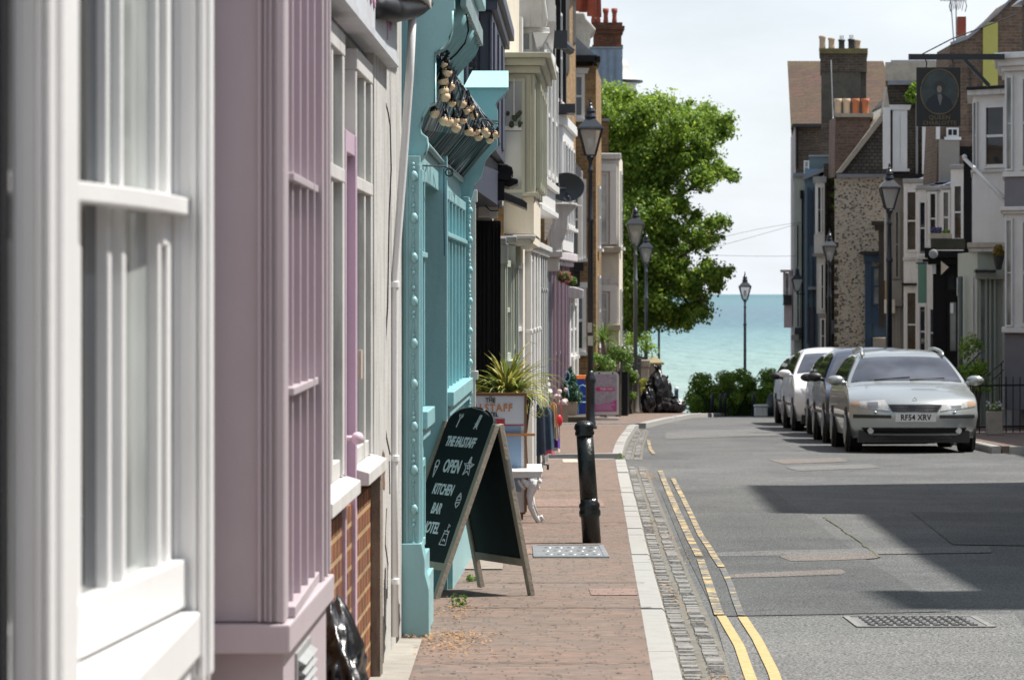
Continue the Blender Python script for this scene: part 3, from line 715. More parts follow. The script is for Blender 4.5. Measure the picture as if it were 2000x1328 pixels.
for (xa, xb, da, db) in ((-.668, -.612, 4.43, 4.66), (-.66, -.594, 6.42, 6.55)):
    mb = b.W(); mb.box(xa, xb, da, db, E(-.76), E(1.6))
    w_ = xb - xa
    for k, (f0, f1, dp) in enumerate(((.08, .28, .006), (.62, .80, .010), (.86, 1.0, .016))): mb.box(xa + w_ * f0, xa + w_ * f1 + .0005 * k, da - dp, da - .0005, E(-.74), E(1.58))
    mb.box(xb - .001, xb + .010, da + .035, db - .03, E(-.74), E(1.58)); mb.build('pilaster', WHITE_N, b.o, bevel=.004)
bow0 = lambda d: -.664 - .0912 * (6.35 - d)
bow = lambda d: bow0(d)
def bowband(mb, d0, d1, t0, t1, z0, z1, n=14, bow=bow0):
    pts = []
    for i in range(n + 1):
        d = d0 + (d1 - d0) * i / n; pts.append((bow(d) + t1, d))
    for i in range(n, -1, -1):
        d = d0 + (d1 - d0) * i / n; pts.append((bow(d) + t0, d))
    mb.prism(pts, 'z', z0, z1)
mb = b.W()
bowband(mb, 4.6, 6.42, -.02, .03, E(-.603), E(-.512)); bowband(mb, 4.6, 6.42, -.02, .03, E(.150), E(.183), 20, lambda d: bow0(d) + .028 * math.sin(max(0, min(1, (d - 5.2) / 1.3)) * math.pi)); bowband(mb, 4.6, 6.42, -.02, .03, E(1.3), E(1.5))
mb.box(-.70, -.655, 6.33, 6.42, E(-.603), E(1.3))
for d in (6.24, 5.92, 5.80, 5.56, 5.25, 4.9):
    a = bow(d); mb.box(a - .018, a + .014, d - .022, d + .022, E(-.52), E(.152)); mb.box(a - .018, a + .010, d - .016, d + .016, E(.18), E(1.31))
mb.box(-.668, -.654, 6.26, 6.37, E(.09), E(.149))
wf = mb.build('bow_window', WHITE_N, b.o, bevel=.003)
ds_ = [4.6, 4.9, 5.25, 5.56, 5.80, 5.92, 6.24, 6.42]
for i, (d0, d1) in enumerate(zip(ds_, ds_[1:])):
    mb = b.W(); bowband(mb, d0 + .012, d1 - .012, -.012, -.006, E(-.53), E(1.3), 5); mb.build('pane', [GLASS, GLASS_N, GLASS_N, GLASS, GLASS_N, GLASS_N, GLASS_W][i], wf)  # dark and pale panes alternate in place of reflected bands
mb = b.W(); mb.box(-1.1, -.60, 4.66, 6.42, E(-.70), E(-.612)); mb.box(-1.1, -.618, 4.66, 6.42, E(-.76), E(-.70)); mb.box(-.64, -.604, 4.43, 6.56, E(-.80), E(-.762)); mb.build('window_sill', WHITE_N, b.o, bevel=.006)

# ---------------------------------------------------------------- 2 lavender bay shopfront
b = Bd('lavender_shop', 'lavender painted shopfront bay with tall glazing bars and a small vent at its foot', 'shop', -.66, 8.3, -.60, 10.4)
lx = lambda d: -.776 + .02 * d
mb = b.W(); mb.box(-5, -.83, 8.3, 10.6, b.z0 - .3, E(5.6)); mb.prism([(-.84, 8.9), (-.612, 8.9), (-.578, 10.34), (-.84, 10.34)], 'z', b.z0 - .3, E(-.95)); mb.build('wall', LAV, b.o)
mb = b.W(); mb.prism([(-6, 5.6), (-.4, 5.6), (-.4, 5.68), (-3.2, 7.4), (-6, 5.7)], 'y', 8.31, 10.6, Matrix.Translation((0, 0, CAMZ))); mb.build('roof', LEAD, b.o)
mb = b.W(); mb.box(-.85, -.655, 8.82, 8.90, E(-.87), E(2.6)); mb.box(-.85, -.655, 10.2, 10.34, E(-.87), E(2.6)); mb.box(-.85, -.60, 8.8, 10.34, E(2.0), E(2.6))
mb.box(-.655, lx(8.8), 8.80, 8.94, E(-.87), E(2.0))
for (xa, xb, dp) in ((-.672, -.662, .012), (-.655, -.648, .010), (-.64, -.633, .014), (-.622, -.602, .016)): mb.box(xa, xb, 8.80 - dp, 8.802, E(-.868), E(2.0))
mb.box(-.66, lx(10.2), 10.06, 10.34, E(-.87), E(2.0)); mb.box(-.66, lx(10.2) + .010, 10.12, 10.16, E(-.86), E(2.0)); mb.box(-.66, lx(10.2) + .012, 10.25, 10.30, E(-.86), E(2.0))
mb.build('bay_frame', LAV, b.o, bevel=.004)
mb = b.W()
for d in (9.10, 9.35, 9.60, 9.85): mb.box(-.63, lx(d) - .004, d - .012, d + .012, E(-.84), E(2.0))
for e0 in (.303, -.275): mb.box(-.63, lx(9.4) + .003, 8.94, 10.06, E(e0), E(e0 + .022))
mb.box(-.63, lx(9.4) + .006, 8.94, 10.06, E(-.87), E(-.84))
wf = mb.build('window', LAV, b.o, bevel=.003)
mb = b.W(); mb.box(-.645, -.63, 8.93, 10.07, E(-.87), E(2.0)); mb.build('pane', mat('lavender_blind', (.42, .29, .36), .25, .06), wf)
mb = b.W(); mb.prism([(-.90, 8.775), (-.585, 8.775), (-.553, 10.36), (-.90, 10.36)], 'z', E(-.95), E(-.872)); mb.build('window_sill', LAV, b.o, bevel=.006)
mb = b.W(); mb.prism([(-.62, 9.25), (-.597, 9.25), (-.586, 9.72), (-.62, 9.72)], 'z', E(-1.62), E(-1.0))
for k in range(21): mb.prism([(-.598, -1.60 + k * .028), (-.574, -1.595 + k * .028), (-.598, -1.58 + k * .028)], 'y', 9.28, 9.69, Matrix.Translation((0, 0, CAMZ)) @ Matrix(((1, .0236, 0, -.219), (0, 1, 0, 0), (0, 0, 1, 0), (0, 0, 0, 1))))
mb.build('vent_grille', GREYP, b.o)

# ---------------------------------------------------------------- 3 brick shop with pink door
b = Bd('brick_shop', 'old brick and white shop with a narrow pink door between two small windows', 'shop', -.645, 10.4, -.53, 15.95)
cx3 = lambda d: -.53 - .0207 * (15.95 - d)
def quadbox(mb, d0, d1, o0, o1, e0, e1, f=cx3):
    """box that follows the facade line f between d0 and d1, from offset o0 to o1 outward"""
    mb.prism([(f(d0) + o0, d0), (f(d0) + o1, d0), (f(d1) + o1, d1), (f(d1) + o0, d1)], 'z', E(e0), E(e1))
G = b.z0 - CAMZ - .15
mb = b.W(); quadbox(mb, 10.4, 13.85, -3.5, -.012, G, -.80); mb.build('brick_base', BRICK_R, b.o)
STW = mat('stained_white_plaster', (.47, .465, .445), .8, .10, dirt=.95, dirtcol=(.10, .085, .065), streak=1, bump=.4)
mb = b.W(); quadbox(mb, 13.85, 15.96, -3.5, 0, G, 1.9); mb.build('plaster_pier', STW, b.o)
mb = b.W(); quadbox(mb, 13.80, 13.98, -.01, .028, G, -.72); mb.build('rough_post', mat('rotten_post', (.20, .17, .14), .9, .3, dirt=.9, dirtcol=(.03, .025, .02), streak=1, bump=.8), b.o)
mb = b.W(); quadbox(mb, 10.4, 13.85, -3.5, -.05, -.80, 1.9); mb.build('wall', WHITE_D, b.o)
mb = b.W(); quadbox(mb, 10.4, 15.96, -3.5, .0, 1.9, 5.4); mb.build('upper_wall', WHITE_D, b.o)
mb = b.W(); mb.prism([(-6, 5.4), (-.3, 5.4), (-.3, 5.48), (-3.2, 7.2), (-6, 5.5)], 'y', 10.6, 15.96, Matrix.Translation((0, 0, CAMZ))); mb.build('roof', LEAD, b.o)
mb = b.W(); quadbox(mb, 10.42, 14.75, -.04, .055, 1.00, 1.03); quadbox(mb, 10.42, 14.75, -.04, .045, 1.03, 1.9); fb = mb.build('fascia_board', mat('faded_fascia_paint', (.50, .53, .56), .6, .08, dirt=.6, dirtcol=(.38, .30, .36), streak=1), b.o)
PKT = mat('faded_pink_lettering', (.42, .22, .32), .7)
T = b.inv @ Matrix.Translation((cx3(13.2) + .049, 13.2, E(1.2))) @ Matrix.Rotation(b.ang, 4, 'Z')
text_mesh('c o f f e e   s h o p s', .26, T, PKT, fb, 'faded_lettering')
for (d0, d1) in ((10.9, 12.12), (12.78, 13.75)):
    mb = b.W(); quadbox(mb, d0, d0 + .07, -.05, -.004, -.66, .86); quadbox(mb, d1 - .09, d1, -.05, .0, -.66, .86)
    mid = (d0 + d1) / 2 + .1
    quadbox(mb, mid - .03, mid + .03, -.05, -.006, -.66, .86); quadbox(mb, d0, d1, -.05, .002, .40, .45); quadbox(mb, d0, d1, -.05, .002, .86, .94); quadbox(mb, d0 + .07, d1 - .09, -.05, -.01, -.665, -.60)
    wf = mb.build('window', WHITE_D, b.o, bevel=.004)
    mb = b.W(); quadbox(mb, d0 + .07, d1 - .09, -.046, -.034, -.64, .88); mb.build('pane', GLASS_N, wf)
    mb = b.W(); q = MB(b.inv)
    vs = [(cx3(dd) + o, dd, E(e_)) for dd in (d0 - .06, d1 + .10) for (o, e_) in ((-.05, -.655), (.052, -.685), (.052, -.735), (-.05, -.735))]
    q.add(vs, [(0, 1, 5, 4), (1, 2, 6, 5), (2, 3, 7, 6), (3, 0, 4, 7), (0, 3, 2, 1), (4, 5, 6, 7)]); q.build('sill', WHITE_D, wf, bevel=.004)
mb = b.W(); quadbox(mb, 12.15, 12.20, -.06, .002, G + .1, .60); quadbox(mb, 12.66, 12.74, -.06, .004, G + .1, .60); quadbox(mb, 12.23, 12.66, -.06, .0, .52, .60); quadbox(mb, 12.23, 12.66, -.049, -.03, G + .1, .52)
dr = mb.build('door', PINK, b.o, bevel=.003)
mb = b.W(); mb.ball((cx3(12.3) + .035, 12.30, E(-.535)), .024, 12, (1, 1, 1)); mb.tube([(cx3(12.3) - .03, 12.30, E(-.535)), (cx3(12.3) + .03, 12.30, E(-.535))], .010); mb.build('handle', mat('pale_door_knob', (.62, .48, .55), .3), dr, smooth=True)
mb = b.W(); quadbox(mb, 12.85, 12.93, .0, .012, -.33, -.22); mb.build('card_notice', mat('old_card', (.45, .36, .31), .8), b.o)
MOULD = mat('black_mould', (.025, .023, .02), .95, .4, scale=9)
def blot(d, e, rd, re_, seed, m=MOULD, off=.003):
    r = random.Random(seed); mb = b.W(); n = 22; c = (cx3(d) + off, d, E(e)); vs = [c]
    for k in range(n):
        a = 2 * math.pi * k / n; f = r.uniform(.55, 1.1); dd = d + rd * f * math.cos(a); vs.append((cx3(dd) + off, dd, E(e + re_ * f * math.sin(a))))
    mb.add(vs, [(0, 1 + k, 1 + (k + 1) % n) for k in range(n)]); mb.build('mould_stain', m, b.o, fix=False)
blot(14.35, -1.52, .33, .16, 1); blot(14.6, -1.35, .10, .16, 2); blot(14.2, -1.2, .12, .13, 3); blot(15.6, -1.52, .25, .12, 4); blot(14.4, -.78, .22, .10, 5, mat('rust_patch', (.16, .08, .045), .9, .3)); 
mb = b.W()
for pts in (((14.7, -.95), (14.6, -1.1), (14.8, -1.2), (14.75, -1.35)), ((14.9, -.75), (14.95, -.9))):
    mb.tube([(cx3(d_) + .001, d_, E(e_)) for d_, e_ in pts], .0035, 5)
mb.build('plaster_crack', MOULD, b.o)
# drain pipe on the pier
pp = thing('drain_pipe', 'white plastic rainwater pipe running down the stained pier beside the teal shop', 'drain pipe', (cx3(15.1) + .045, 15.1, pz(15.1)))
def rel(o, v): return (Vector(v) - o.location)
mb = MB(); mb.tube([rel(pp, P(806, 22, 15.0)), rel(pp, P(800, 150, 15.05)), rel(pp, P(787, 330, 15.08)), rel(pp, P(771, 545, 15.1)), rel(pp, P(770, 900, 15.1)), rel(pp, P(771, 1243, 15.1))], [.019, .019, .019, .017, .017, .017], 14); mb.build('pipe', WHITE_N, pp, smooth=True)
for y in (556, 895, 1135):
    mb = MB(); c = rel(pp, P(770.5, y, 15.1)); mb.lathe([(.021, -.014), (.023, -.012), (.023, .012), (.021, .014)], c, 14); mb.box(c.x - .045, c.x, c.y - .004, c.y + .012, c.z - .012, c.z + .012); mb.build('pipe_bracket', WHITE_N, pp)
cb = thing('black_cable', 'thin black cable sagging down the plaster pier beside the white pipe', 'cable', tuple(P(757, 560, 14.6)))
mb = MB(); mb.tube([rel(cb, P(x, y, 14.7)) for x, y in ((738, 125), (745, 170), (758, 220), (762, 245), (764, 330), (760, 420), (758, 540), (757, 600), (752, 680), (748, 760), (750, 820), (756, 860), (762, 888))], .0035, 6); mb.build('cable', BLACK, cb)
gt = thing('roof_gutter', 'dark rotten gutter end hanging over the top of the white pier', 'gutter', tuple(P(760, 25, 14.5)))
mb = MB(); pts = [rel(gt, P(735, 14, 13.2)), rel(gt, P(770, 20, 14.2)), rel(gt, P(812, 14, 15.2)), rel(gt, P(835, 6, 15.6))]; mb.tube(pts, [.05, .055, .05, .03], 9); mb.build('gutter_trough', IRON, gt, smooth=True)
mb = MB(); mb.box(-.12, .16, -.6, 1.0, .10, .14); mb.build('eaves_board', WHITE_D, gt)

# ---------------------------------------------------------------- bin bag leaning on the wall
BAG = mat('black_bin_bag_plastic', (.010, .010, .011), .28, .2, scale=8, bump=1.0, bscale=9, spec=.6)
def binbag(label, c, rx, ry, h, seed, group=None, knot=True, lean=(0, 0)):
    from mathutils import noise as mn
    def nz(a, t_):
        v = Vector((math.cos(a) * 1.3 + seed, math.sin(a) * 1.3, t_ * 2.2)); s_ = 0
        for k_, am in ((1.6, .16), (3.4, .10), (7.5, .055)): s_ += am * (1 - 2.2 * abs(mn.noise(v * k_)))
        return s_ - .1
    r = random.Random(seed); t = thing('bin_bag', label, 'bin bag', c, r.uniform(0, 6), group)
    mb = MB(); n = 56; m_ = 34; ph = [(r.uniform(0, 6.28), r.randint(2, 9), r.uniform(1, 6), r.uniform(.02, .075)) for _ in range(14)]
    vs = []; fs = []
    for i in range(m_ + 1):
        t_ = i / m_; z = h * t_; prof = (math.sin(math.pi * min(1, (t_ * .86 + .12))) ** .55 if t_ < .9 else .45 - (t_ - .9) * 3.2) if knot else max(.02, 1 - t_ ** 2.2) ** .6
        for k in range(n):
            a = 2 * math.pi * k / n; f = 1 + sum(q[3] * math.sin(q[1] * a + q[0] + q[2] * t_ * 3) for q in ph) * .45 + nz(a, t_)
            vs.append((rx * prof * f * math.cos(a) + lean[0] * t_, ry * prof * f * math.sin(a) + lean[1] * t_, z * (1 + .03 * math.sin(3 * a + q_s(seed)))))
    for i in range(m_):
        for k in range(n): fs.append((i * n + k, i * n + (k + 1) % n, (i + 1) * n + (k + 1) % n, (i + 1) * n + k))
    fs += [tuple(range(n - 1, -1, -1)), tuple(m_ * n + k for k in range(n))]
    mb.add(vs, fs); mb.build('bag', BAG, t, smooth=True)
    if knot:
        kb = MB()
        for k in range(5):
            a = k * 1.26 + seed; kb.tube([(lean[0], lean[1], h * .97), (lean[0] + .05 * math.cos(a), lean[1] + .05 * math.sin(a), h * 1.06), (lean[0] + rx * .4 * math.cos(a), lean[1] + ry * .4 * math.sin(a), h * 1.12)], [.02, .03, .008], 5)
        kb.build('tied_neck', BAG, t, smooth=True)
    return t
def q_s(s): return s * 1.7
bb = binbag('crumpled shiny black bin bag against the brick wall under the shop window', (-.60, 11.15, pz(11) - .01), .125, .32, .54, 5, None, False); bb.rotation_euler = (0, 0, .1)

# ---------------------------------------------------------------- 4 teal shop
tx = lambda d: -.443 + .022 * (d - 16)
b = Bd('teal_shop', 'turquoise painted Victorian shopfront with beaded columns and a slanted glass sign', 'shop', -.443, 16, tx(24), 24)
G = b.z0 - CAMZ - .2
tq = lambda mb, d0, d1, o0, o1, e0, e1: quadbox(mb, d0, d1, o0, o1, e0, e1, tx)
mb = b.W(); tq(mb, 16.02, 17.0, -3.5, -.075, G, .62); tq(mb, 17.0, 19.4, -3.5, -.75, G, .62); tq(mb, 19.46, 23.95, -3.5, -.075, G, .62); tq(mb, 16.02, 23.95, -3.5, -.08, .62, 5.6); mb.build('wall', TEAL, b.o)
mb = b.W(); mb.prism([(-6, 5.6), (-.2, 5.6), (-.2, 5.68), (-3, 7.2), (-6, 5.7)], 'y', 16.02, 23.94, Matrix.Translation((0, 0, CAMZ))); mb.build('roof', LEAD, b.o)
mb = b.W(); tq(mb, 19.4, 19.47, -.80, -.01, G, .80); mb.build('porch_return', TEAL, b.o, bevel=.003); mb = b.W(); tq(mb, 16.985, 17.02, -.7, -.076, G, .60); mb.build('porch_return', TEAL, b.o)
mb = b.W(); tq(mb, 17.1, 19.3, -.74, -.70, G, .45)
dr = mb.build('door', TEAL, b.o)
mb = b.W(); tq(mb, 17.4, 19.0, -.70, -.69, -.8, .35); mb.build('pane', GLASS, dr)
# pilasters with beaded strips
for (d0, d1) in ((16.0, 16.24), (22.75, 23.0)):
    mb = b.W(); tq(mb, d0, d1, -.08, 0, G, .66); tq(mb, d0 - .006, d0 - .0005, -.070, -.055, -1.2, .62); tq(mb, d0 - .006, d0 - .0005, -.012, 0, -1.2, .62)
    for k in range(3): tq(mb, d0 + .06 + .05 * k, d0 + .075 + .05 * k, -.001, .006, -1.2, .60)
    pil = mb.build('pilaster', TEAL, b.o, bevel=.003)
    mb = b.W(); rr = random.Random(int(d0)); e = .62; k = 0; xo = -.032 if d0 < 17 else .004
    while e > G + .45:
        big = (k % 6 == 3); r = .020 if big else rr.uniform(.007, .012)
        mb.ball((tx(d0) + xo + (.004 if big else 0), d0 - .006, E(e)), r, 10, (1, .8, 1.15 if not big else 1.35)); e -= r * (2.6 if big else 2.1); k += 1
        if k % 6 == 0:
            mb.tube([(tx(d0) + xo, d0 - .004, E(e)), (tx(d0) + xo, d0 - .006, E(e - .05))], [.004, .007], 6); e -= .05
    mb.build('beaded_moulding', TEAL, pil, smooth=True)
    mb = b.W(); q = [(tx(d0) - .09, G), (tx(d0) + .045, G), (tx(d0) + .045, -1.42), (tx(d0) + .025, -1.34), (tx(d0) + .025, -1.28), (tx(d0) + .008, -1.2), (tx(d0) - .09, -1.2)]
    mb.prism(q, 'y', d0 - .03, d1 + .03, Matrix.Translation((0, 0, CAMZ))); mb.build('plinth', TEAL, pil, bevel=.004)
# windows
for (d0, d1, n, e_t) in ((16.27, 16.98, 3, .18), (19.50, 22.72, 6, .335)):
    mb = b.W(); tq(mb, d0, d0 + .05, -.075, -.022, -.57, .62); tq(mb, d1 - .05, d1, -.075, -.022, -.57, .62); tq(mb, d0, d1, -.075, -.02, .56, .62)
    for k in range(1, n): dd = d0 + (d1 - d0) * k / n; tq(mb, dd - .022, dd + .022, -.07, -.024, -.57, .56)
    tq(mb, d0, d1, -.07, -.008, e_t, e_t + .026)
    wf = mb.build('window', TEAL, b.o, bevel=.003)
    mb = b.W(); tq(mb, d0 + .03, d1 - .03, -.07, -.055, -.57, .58); mb.build('pane', mat('teal_blind', (.13, .38, .42), .22, .06), wf)
    mb = b.W(); tq(mb, d0 - .05, d1 + .02, -.08, .028, -.66, -.575); tq(mb, d0 - .02, d1, -.08, .006, -.72, -.66); mb.build('sill', TEAL, wf, bevel=.005)
    mb = b.W(); tq(mb, d0, d1, -.08, -.03, G, -.72); tq(mb, d0 - .02, d1 + .02, -.08, .02, G, -1.40)
    tq(mb, d0 - .02, d1 + .02, -.08, .0, -1.40, -1.30)
    np_ = 2 if d1 - d0 < 1 else 7
    for k in range(np_):
        a = d0 + .05 + (d1 - d0 - .1) * k / np_; c = a + (d1 - d0 - .1) / np_ - .06
        for s_ in ((a, a + .03), (c - .03, c)): tq(mb, s_[0], s_[1], -.031, -.014, -1.25, -.84)
        tq(mb, a, c, -.031, -.0145, -.87, -.83); tq(mb, a, c, -.031, -.0145, -1.27, -1.23)
    mb.build('stall_riser', TEAL, b.o, bevel=.003)
# near console plate
def plate(prof, d0, d1, m, nm, sub=None):
    mb = b.W(); mb.prism([(Xp(x, d0), Zp(y, d0)) for x, y in prof], 'y', d0, d1); return mb.build(nm, m, sub or b.o, bevel=.004)
plate([(782, -70), (888, -70), (888, 18), (884, 22), (884, 56), (876, 80), (866, 94), (850, 103), (850, 200), (838, 206), (826, 226), (820, 250), (823, 262), (834, 270), (836, 286), (828, 306), (808, 322), (782, 322)], 16.1, 16.32, TEAL, 'console')
mb = b.W(); mb.tube([(Xp(x, 16.09), 16.09, Zp(y, 16.09)) for x, y in ((884, 22), (884, 56), (876, 80), (866, 94), (850, 103), (850, 200), (838, 206), (826, 226), (820, 250), (823, 262), (834, 270), (836, 286), (828, 306))], .006, 6); mb.build('console_edge', TEAL_L, b.o, smooth=True)
mb = b.W(); tq(mb, 16.09, 18.9, -.05, .19, 1.47, 1.60); tq(mb, 16.05, 18.9, -.05, .23, 1.60, 1.9); tq(mb, 16.12, 18.85, -.05, .12, 1.30, 1.47); mb.build('cornice', TEAL, b.o, bevel=.006)
mb = b.W()
for k in range(19): dd = 16.25 + k * .14; tq(mb, dd, dd + .10, .185, .215, 1.40, 1.49)
mb.build('dentil_course', mat('weathered_lead_teal', (.22, .30, .31), .6, .2, dirt=.6, dirtcol=(.5, .52, .5)), b.o, bevel=.003)
mb = b.W()
for k in range(8):   # carved leaf brackets under the cornice
    dd = 16.5 + k * .32; mb = b.W()
    mb.tube([(tx(dd) + .17, dd, E(1.45)), (tx(dd) + .13, dd, E(1.36)), (tx(dd) + .06, dd, E(1.26)), (tx(dd) + .03, dd, E(1.15))], [.05, .055, .04, .02], 7)
    mb.build('carved_bracket', TEAL, b.o, smooth=True)
# far console
d = 22.95
fc = plate([(880, 232), (880, 190), (905, 172), (905, 166), (988, 166), (992, 172), (992, 176), (984, 186), (972, 198), (968, 206), (972, 214), (972, 285), (958, 300), (948, 312), (940, 345), (926, 362), (926, 372), (918, 398), (905, 402), (880, 402)], d, d + .25, TEAL, 'console')
mb = b.W(); x0, x1 = Xp(905, d), Xp(993, d)
mb.add([(x0, d - .04, Zp(172, d)), (x1, d - .04, Zp(172, d)), (x1, d + .34, Zp(172, d)), (x0, d + .34, Zp(172, d)), (x0 + .06, d + .15, Zp(136, d)), (x1 - .0, d + .15, Zp(136, d)), (x1 - .0, d + .34, Zp(136, d)), (x0 + .06, d + .34, Zp(136, d))], [(0, 3, 2, 1), (4, 5, 6, 7), (0, 1, 5, 4), (1, 2, 6, 5), (2, 3, 7, 6), (3, 0, 4, 7)]); mb.build('console_cap', TEAL_L, b.o, bevel=.003)
# slanted sign
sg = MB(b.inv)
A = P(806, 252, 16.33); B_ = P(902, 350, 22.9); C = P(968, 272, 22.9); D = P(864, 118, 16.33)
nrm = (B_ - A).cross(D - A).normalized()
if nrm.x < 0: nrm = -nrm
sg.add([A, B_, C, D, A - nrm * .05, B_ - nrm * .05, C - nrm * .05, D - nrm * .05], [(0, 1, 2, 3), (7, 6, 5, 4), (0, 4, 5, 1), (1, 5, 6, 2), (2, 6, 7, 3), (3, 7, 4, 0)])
SIGNG, t_, N_, L_, b_ = newmat('sign_glass_painted_reflections')  # reflection streaks are painted as colour bands; specular is off
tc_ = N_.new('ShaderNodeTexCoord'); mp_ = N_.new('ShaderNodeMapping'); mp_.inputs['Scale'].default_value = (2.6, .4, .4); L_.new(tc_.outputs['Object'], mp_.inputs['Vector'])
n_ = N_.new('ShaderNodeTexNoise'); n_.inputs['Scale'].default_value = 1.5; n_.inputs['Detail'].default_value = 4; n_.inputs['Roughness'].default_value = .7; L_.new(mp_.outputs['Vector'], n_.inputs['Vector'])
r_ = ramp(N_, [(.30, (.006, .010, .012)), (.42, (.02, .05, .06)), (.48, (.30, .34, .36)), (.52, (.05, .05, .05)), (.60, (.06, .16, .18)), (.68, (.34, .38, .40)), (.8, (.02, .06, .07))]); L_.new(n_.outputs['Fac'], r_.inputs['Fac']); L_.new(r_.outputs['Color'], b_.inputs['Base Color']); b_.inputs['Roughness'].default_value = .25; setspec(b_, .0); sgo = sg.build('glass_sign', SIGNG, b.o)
gb = MB(b.inv)
for k in range(1, 9):
    t_ = k / 9 + .03 * math.sin(k * 2.1); p = A.lerp(B_, t_); q = D.lerp(C, t_); gb.bar(p + nrm * .004, q + nrm * .004, .012 + .01 * (k % 3), .004)
gb.build('reflection_streak_bar', mat('silver_reflection_streaks', (.5, .56, .58), .25, .1, metal=.6), sgo)  # thin silver bars modelled as reflected streaks across the glass
mb = b.W(); mb.tube([A + Vector((.01, 0, -.012)), A.lerp(B_, .5) + Vector((.01, 0, -.03)), B_ + Vector((.01, 0, -.012))], .016, 8); mb.tube([A + Vector((.0, 0, .03)), B_ + Vector((.0, 0, .03))], .009, 8); mb.build('sign_moulding', mat('grey_teal_moulding', (.22, .33, .34), .5, .1, dirt=.4), b.o, smooth=True)
mb = b.W(); U0, U1 = P(856, 108, 16.4), P(970, 262, 22.9)
for k in range(26):
    p = U0.lerp(U1, k / 26); q = U0.lerp(U1, (k + .93) / 26); up = Vector((0.0, 0, 1))
    mb.add([p - up * .0, q - up * .0, q + up * .05 - Vector((.02, 0, 0)), p + up * .05 - Vector((.02, 0, 0)), p + Vector((-.09, 0, .02)), q + Vector((-.09, 0, .02)), q + Vector((-.09, 0, .07)), p + Vector((-.09, 0, .07))], [(0, 1, 2, 3), (7, 6, 5, 4), (0, 4, 5, 1), (1, 5, 6, 2), (2, 6, 7, 3), (3, 7, 4, 0)])
mb.build('sign_hood', mat('weathered_grey_board', (.20, .22, .24), .7, .2, dirt=.5, dirtcol=(.4, .42, .42)), b.o)
mb = b.W(); tq(mb, 16.33, 22.9, -.075, -.06, .6, 1.35); mb.build('fascia', TEAL, b.o)
# wire scroll and bracket arm
mb = b.W(); pts = [P(791, 322, 16.3), P(830, 324, 16.6), P(868, 325, 17.0), P(876, 330, 17.1)]
for k in range(14): a = k * .62; pts.append(P(877 + 9 * math.sin(a) * (1 - k * .03), 337 - 9 * math.cos(a) * (1 - k * .03), 17.1))
mb.tube(pts, .0045, 6); mb.build('iron_scroll', IRON, b.o)
mb = b.W(); mb.tube([P(867, 330, 17.1), P(867, 420, 17.12), P(868, 500, 17.15)], .003, 6); mb.build('thin_cable', mat('blue_cable', (.02, .04, .18), .5), b.o)
mb = b.W(); mb.tube([P(x, y, 16.7) for x, y in ((905, 0), (912, 35), (915, 60), (908, 85), (892, 105), (878, 118))], .005, 6); mb.build('power_cable', BLACK, b.o)

# festoon lights under the sign hood
fs = thing('festoon_lights', 'string of bare round bulbs in black sockets hanging over the turquoise shop sign', 'string lights', tuple(U0))
BULB = mat('frosted_bulb', (.80, .58, .36), .25, .08)
def dline(px, k=0):
    lo, hi = 16.35, 23.0
    for _ in range(30):
        m_ = (lo + hi) / 2; x = (U0.x + (U1.x - U0.x) * (m_ - U0.y) / (U1.y - U0.y)) + .03
        if CX + F * x / m_ < px: lo = m_
        else: hi = m_
    return lo
bz = [(862, 420), (855, 525), (900, 560), (858, 590), (868, 630), (912, 668), (978, 674), (1030, 697), (800, 735), (930, 780), (985, 780), (1055, 748), (862, 785), (890, 790), (1022, 852), (1045, 862), (1072, 850), (1088, 888), (1125, 850), (1140, 868), (1165, 875), (1190, 868), (1200, 880), (1163, 908), (940, 830), (1008, 720), (880, 470)]
wire = []
for i, (zx, zy) in enumerate(bz):
    px, py = 600 + zx * .3012, zy * .3012
    d = max(16.4, dline(px)) ; c = rel(fs, P(px, py, d)) + Vector((.02, 0, 0))
    r = .0265 if i % 5 else .022
    s_ = MB(); up = .045; tl_ = Vector((random.Random(i).uniform(-.35, .35), random.Random(i + 50).uniform(-.3, .3), 1)).normalized()
    s_.tube([c + tl_ * r * .35, c + tl_ * r * .9, c + tl_ * (r + .012), c + tl_ * (r + .035)], [r * .97, r * .62, .009, .006], 10)
    o = MB(); o.ball(c, r, 14); o2 = o.build('bulb', BULB, fs, smooth=True); s_.build('socket', BLACK, o2, smooth=True)
    wire.append(c + tl_ * (r + .05))
wire.sort(key=lambda v: v.y)
mb = MB(); mb.tube([w_ + Vector((0, 0, .01 + .012 * math.sin(i * 2))) for i, w_ in enumerate(wire)], .006, 6)
for i, w_ in enumerate(wire):
    top = rel(fs, U0.lerp(U1, max(0, min(1, (w_.y + fs.location.y - U0.y) / (U1.y - U0.y)))))
    mb.tube([w_, top + Vector((.01, 0, 0))], .0028, 5)
mb.build('wire', BLACK, fs)
# ---------------------------------------------------------------- left row further on
FX = [(24, -.267), (29.5, -.08), (31.5, .03), (33.3, .10), (36, .21), (39, .33), (41.05, .41), (43, .42), (60, .50), (63.3, .71), (68.3, 1.13), (71.5, 1.42)]
fx = lambda d: interp(d, FX)
def qb(mb, d0, d1, o0, o1, e0, e1, f=fx):
    n = [d0] + [k for k, _ in FX if d0 + .02 < k < d1 - .02] + [d1]
    if o0 < -1 or len(n) == 2:
        return quadbox(mb, d0, d1, o0, o1, e0, e1, f)
    mb.prism([(f(d) + o1, d) for d in n] + [(f(d) + o0, d) for d in reversed(n)], 'z', E(e0), E(e1))
def wfX(d):  # matrix for a camera-facing window placed at world (X, d, z) inside a building
    return None
def camwin(b, px0, px1, py0, py1, d, **k):
    """window on a wall that faces back down the street (towards the viewer's end)"""
    T = b.inv @ Matrix.Translation((Xp(px0, d), d, Zp(py1, d)))
    return window(b.o, T, Xp(px1, d) - Xp(px0, d), Zp(py0, d) - Zp(py1, d), **k)
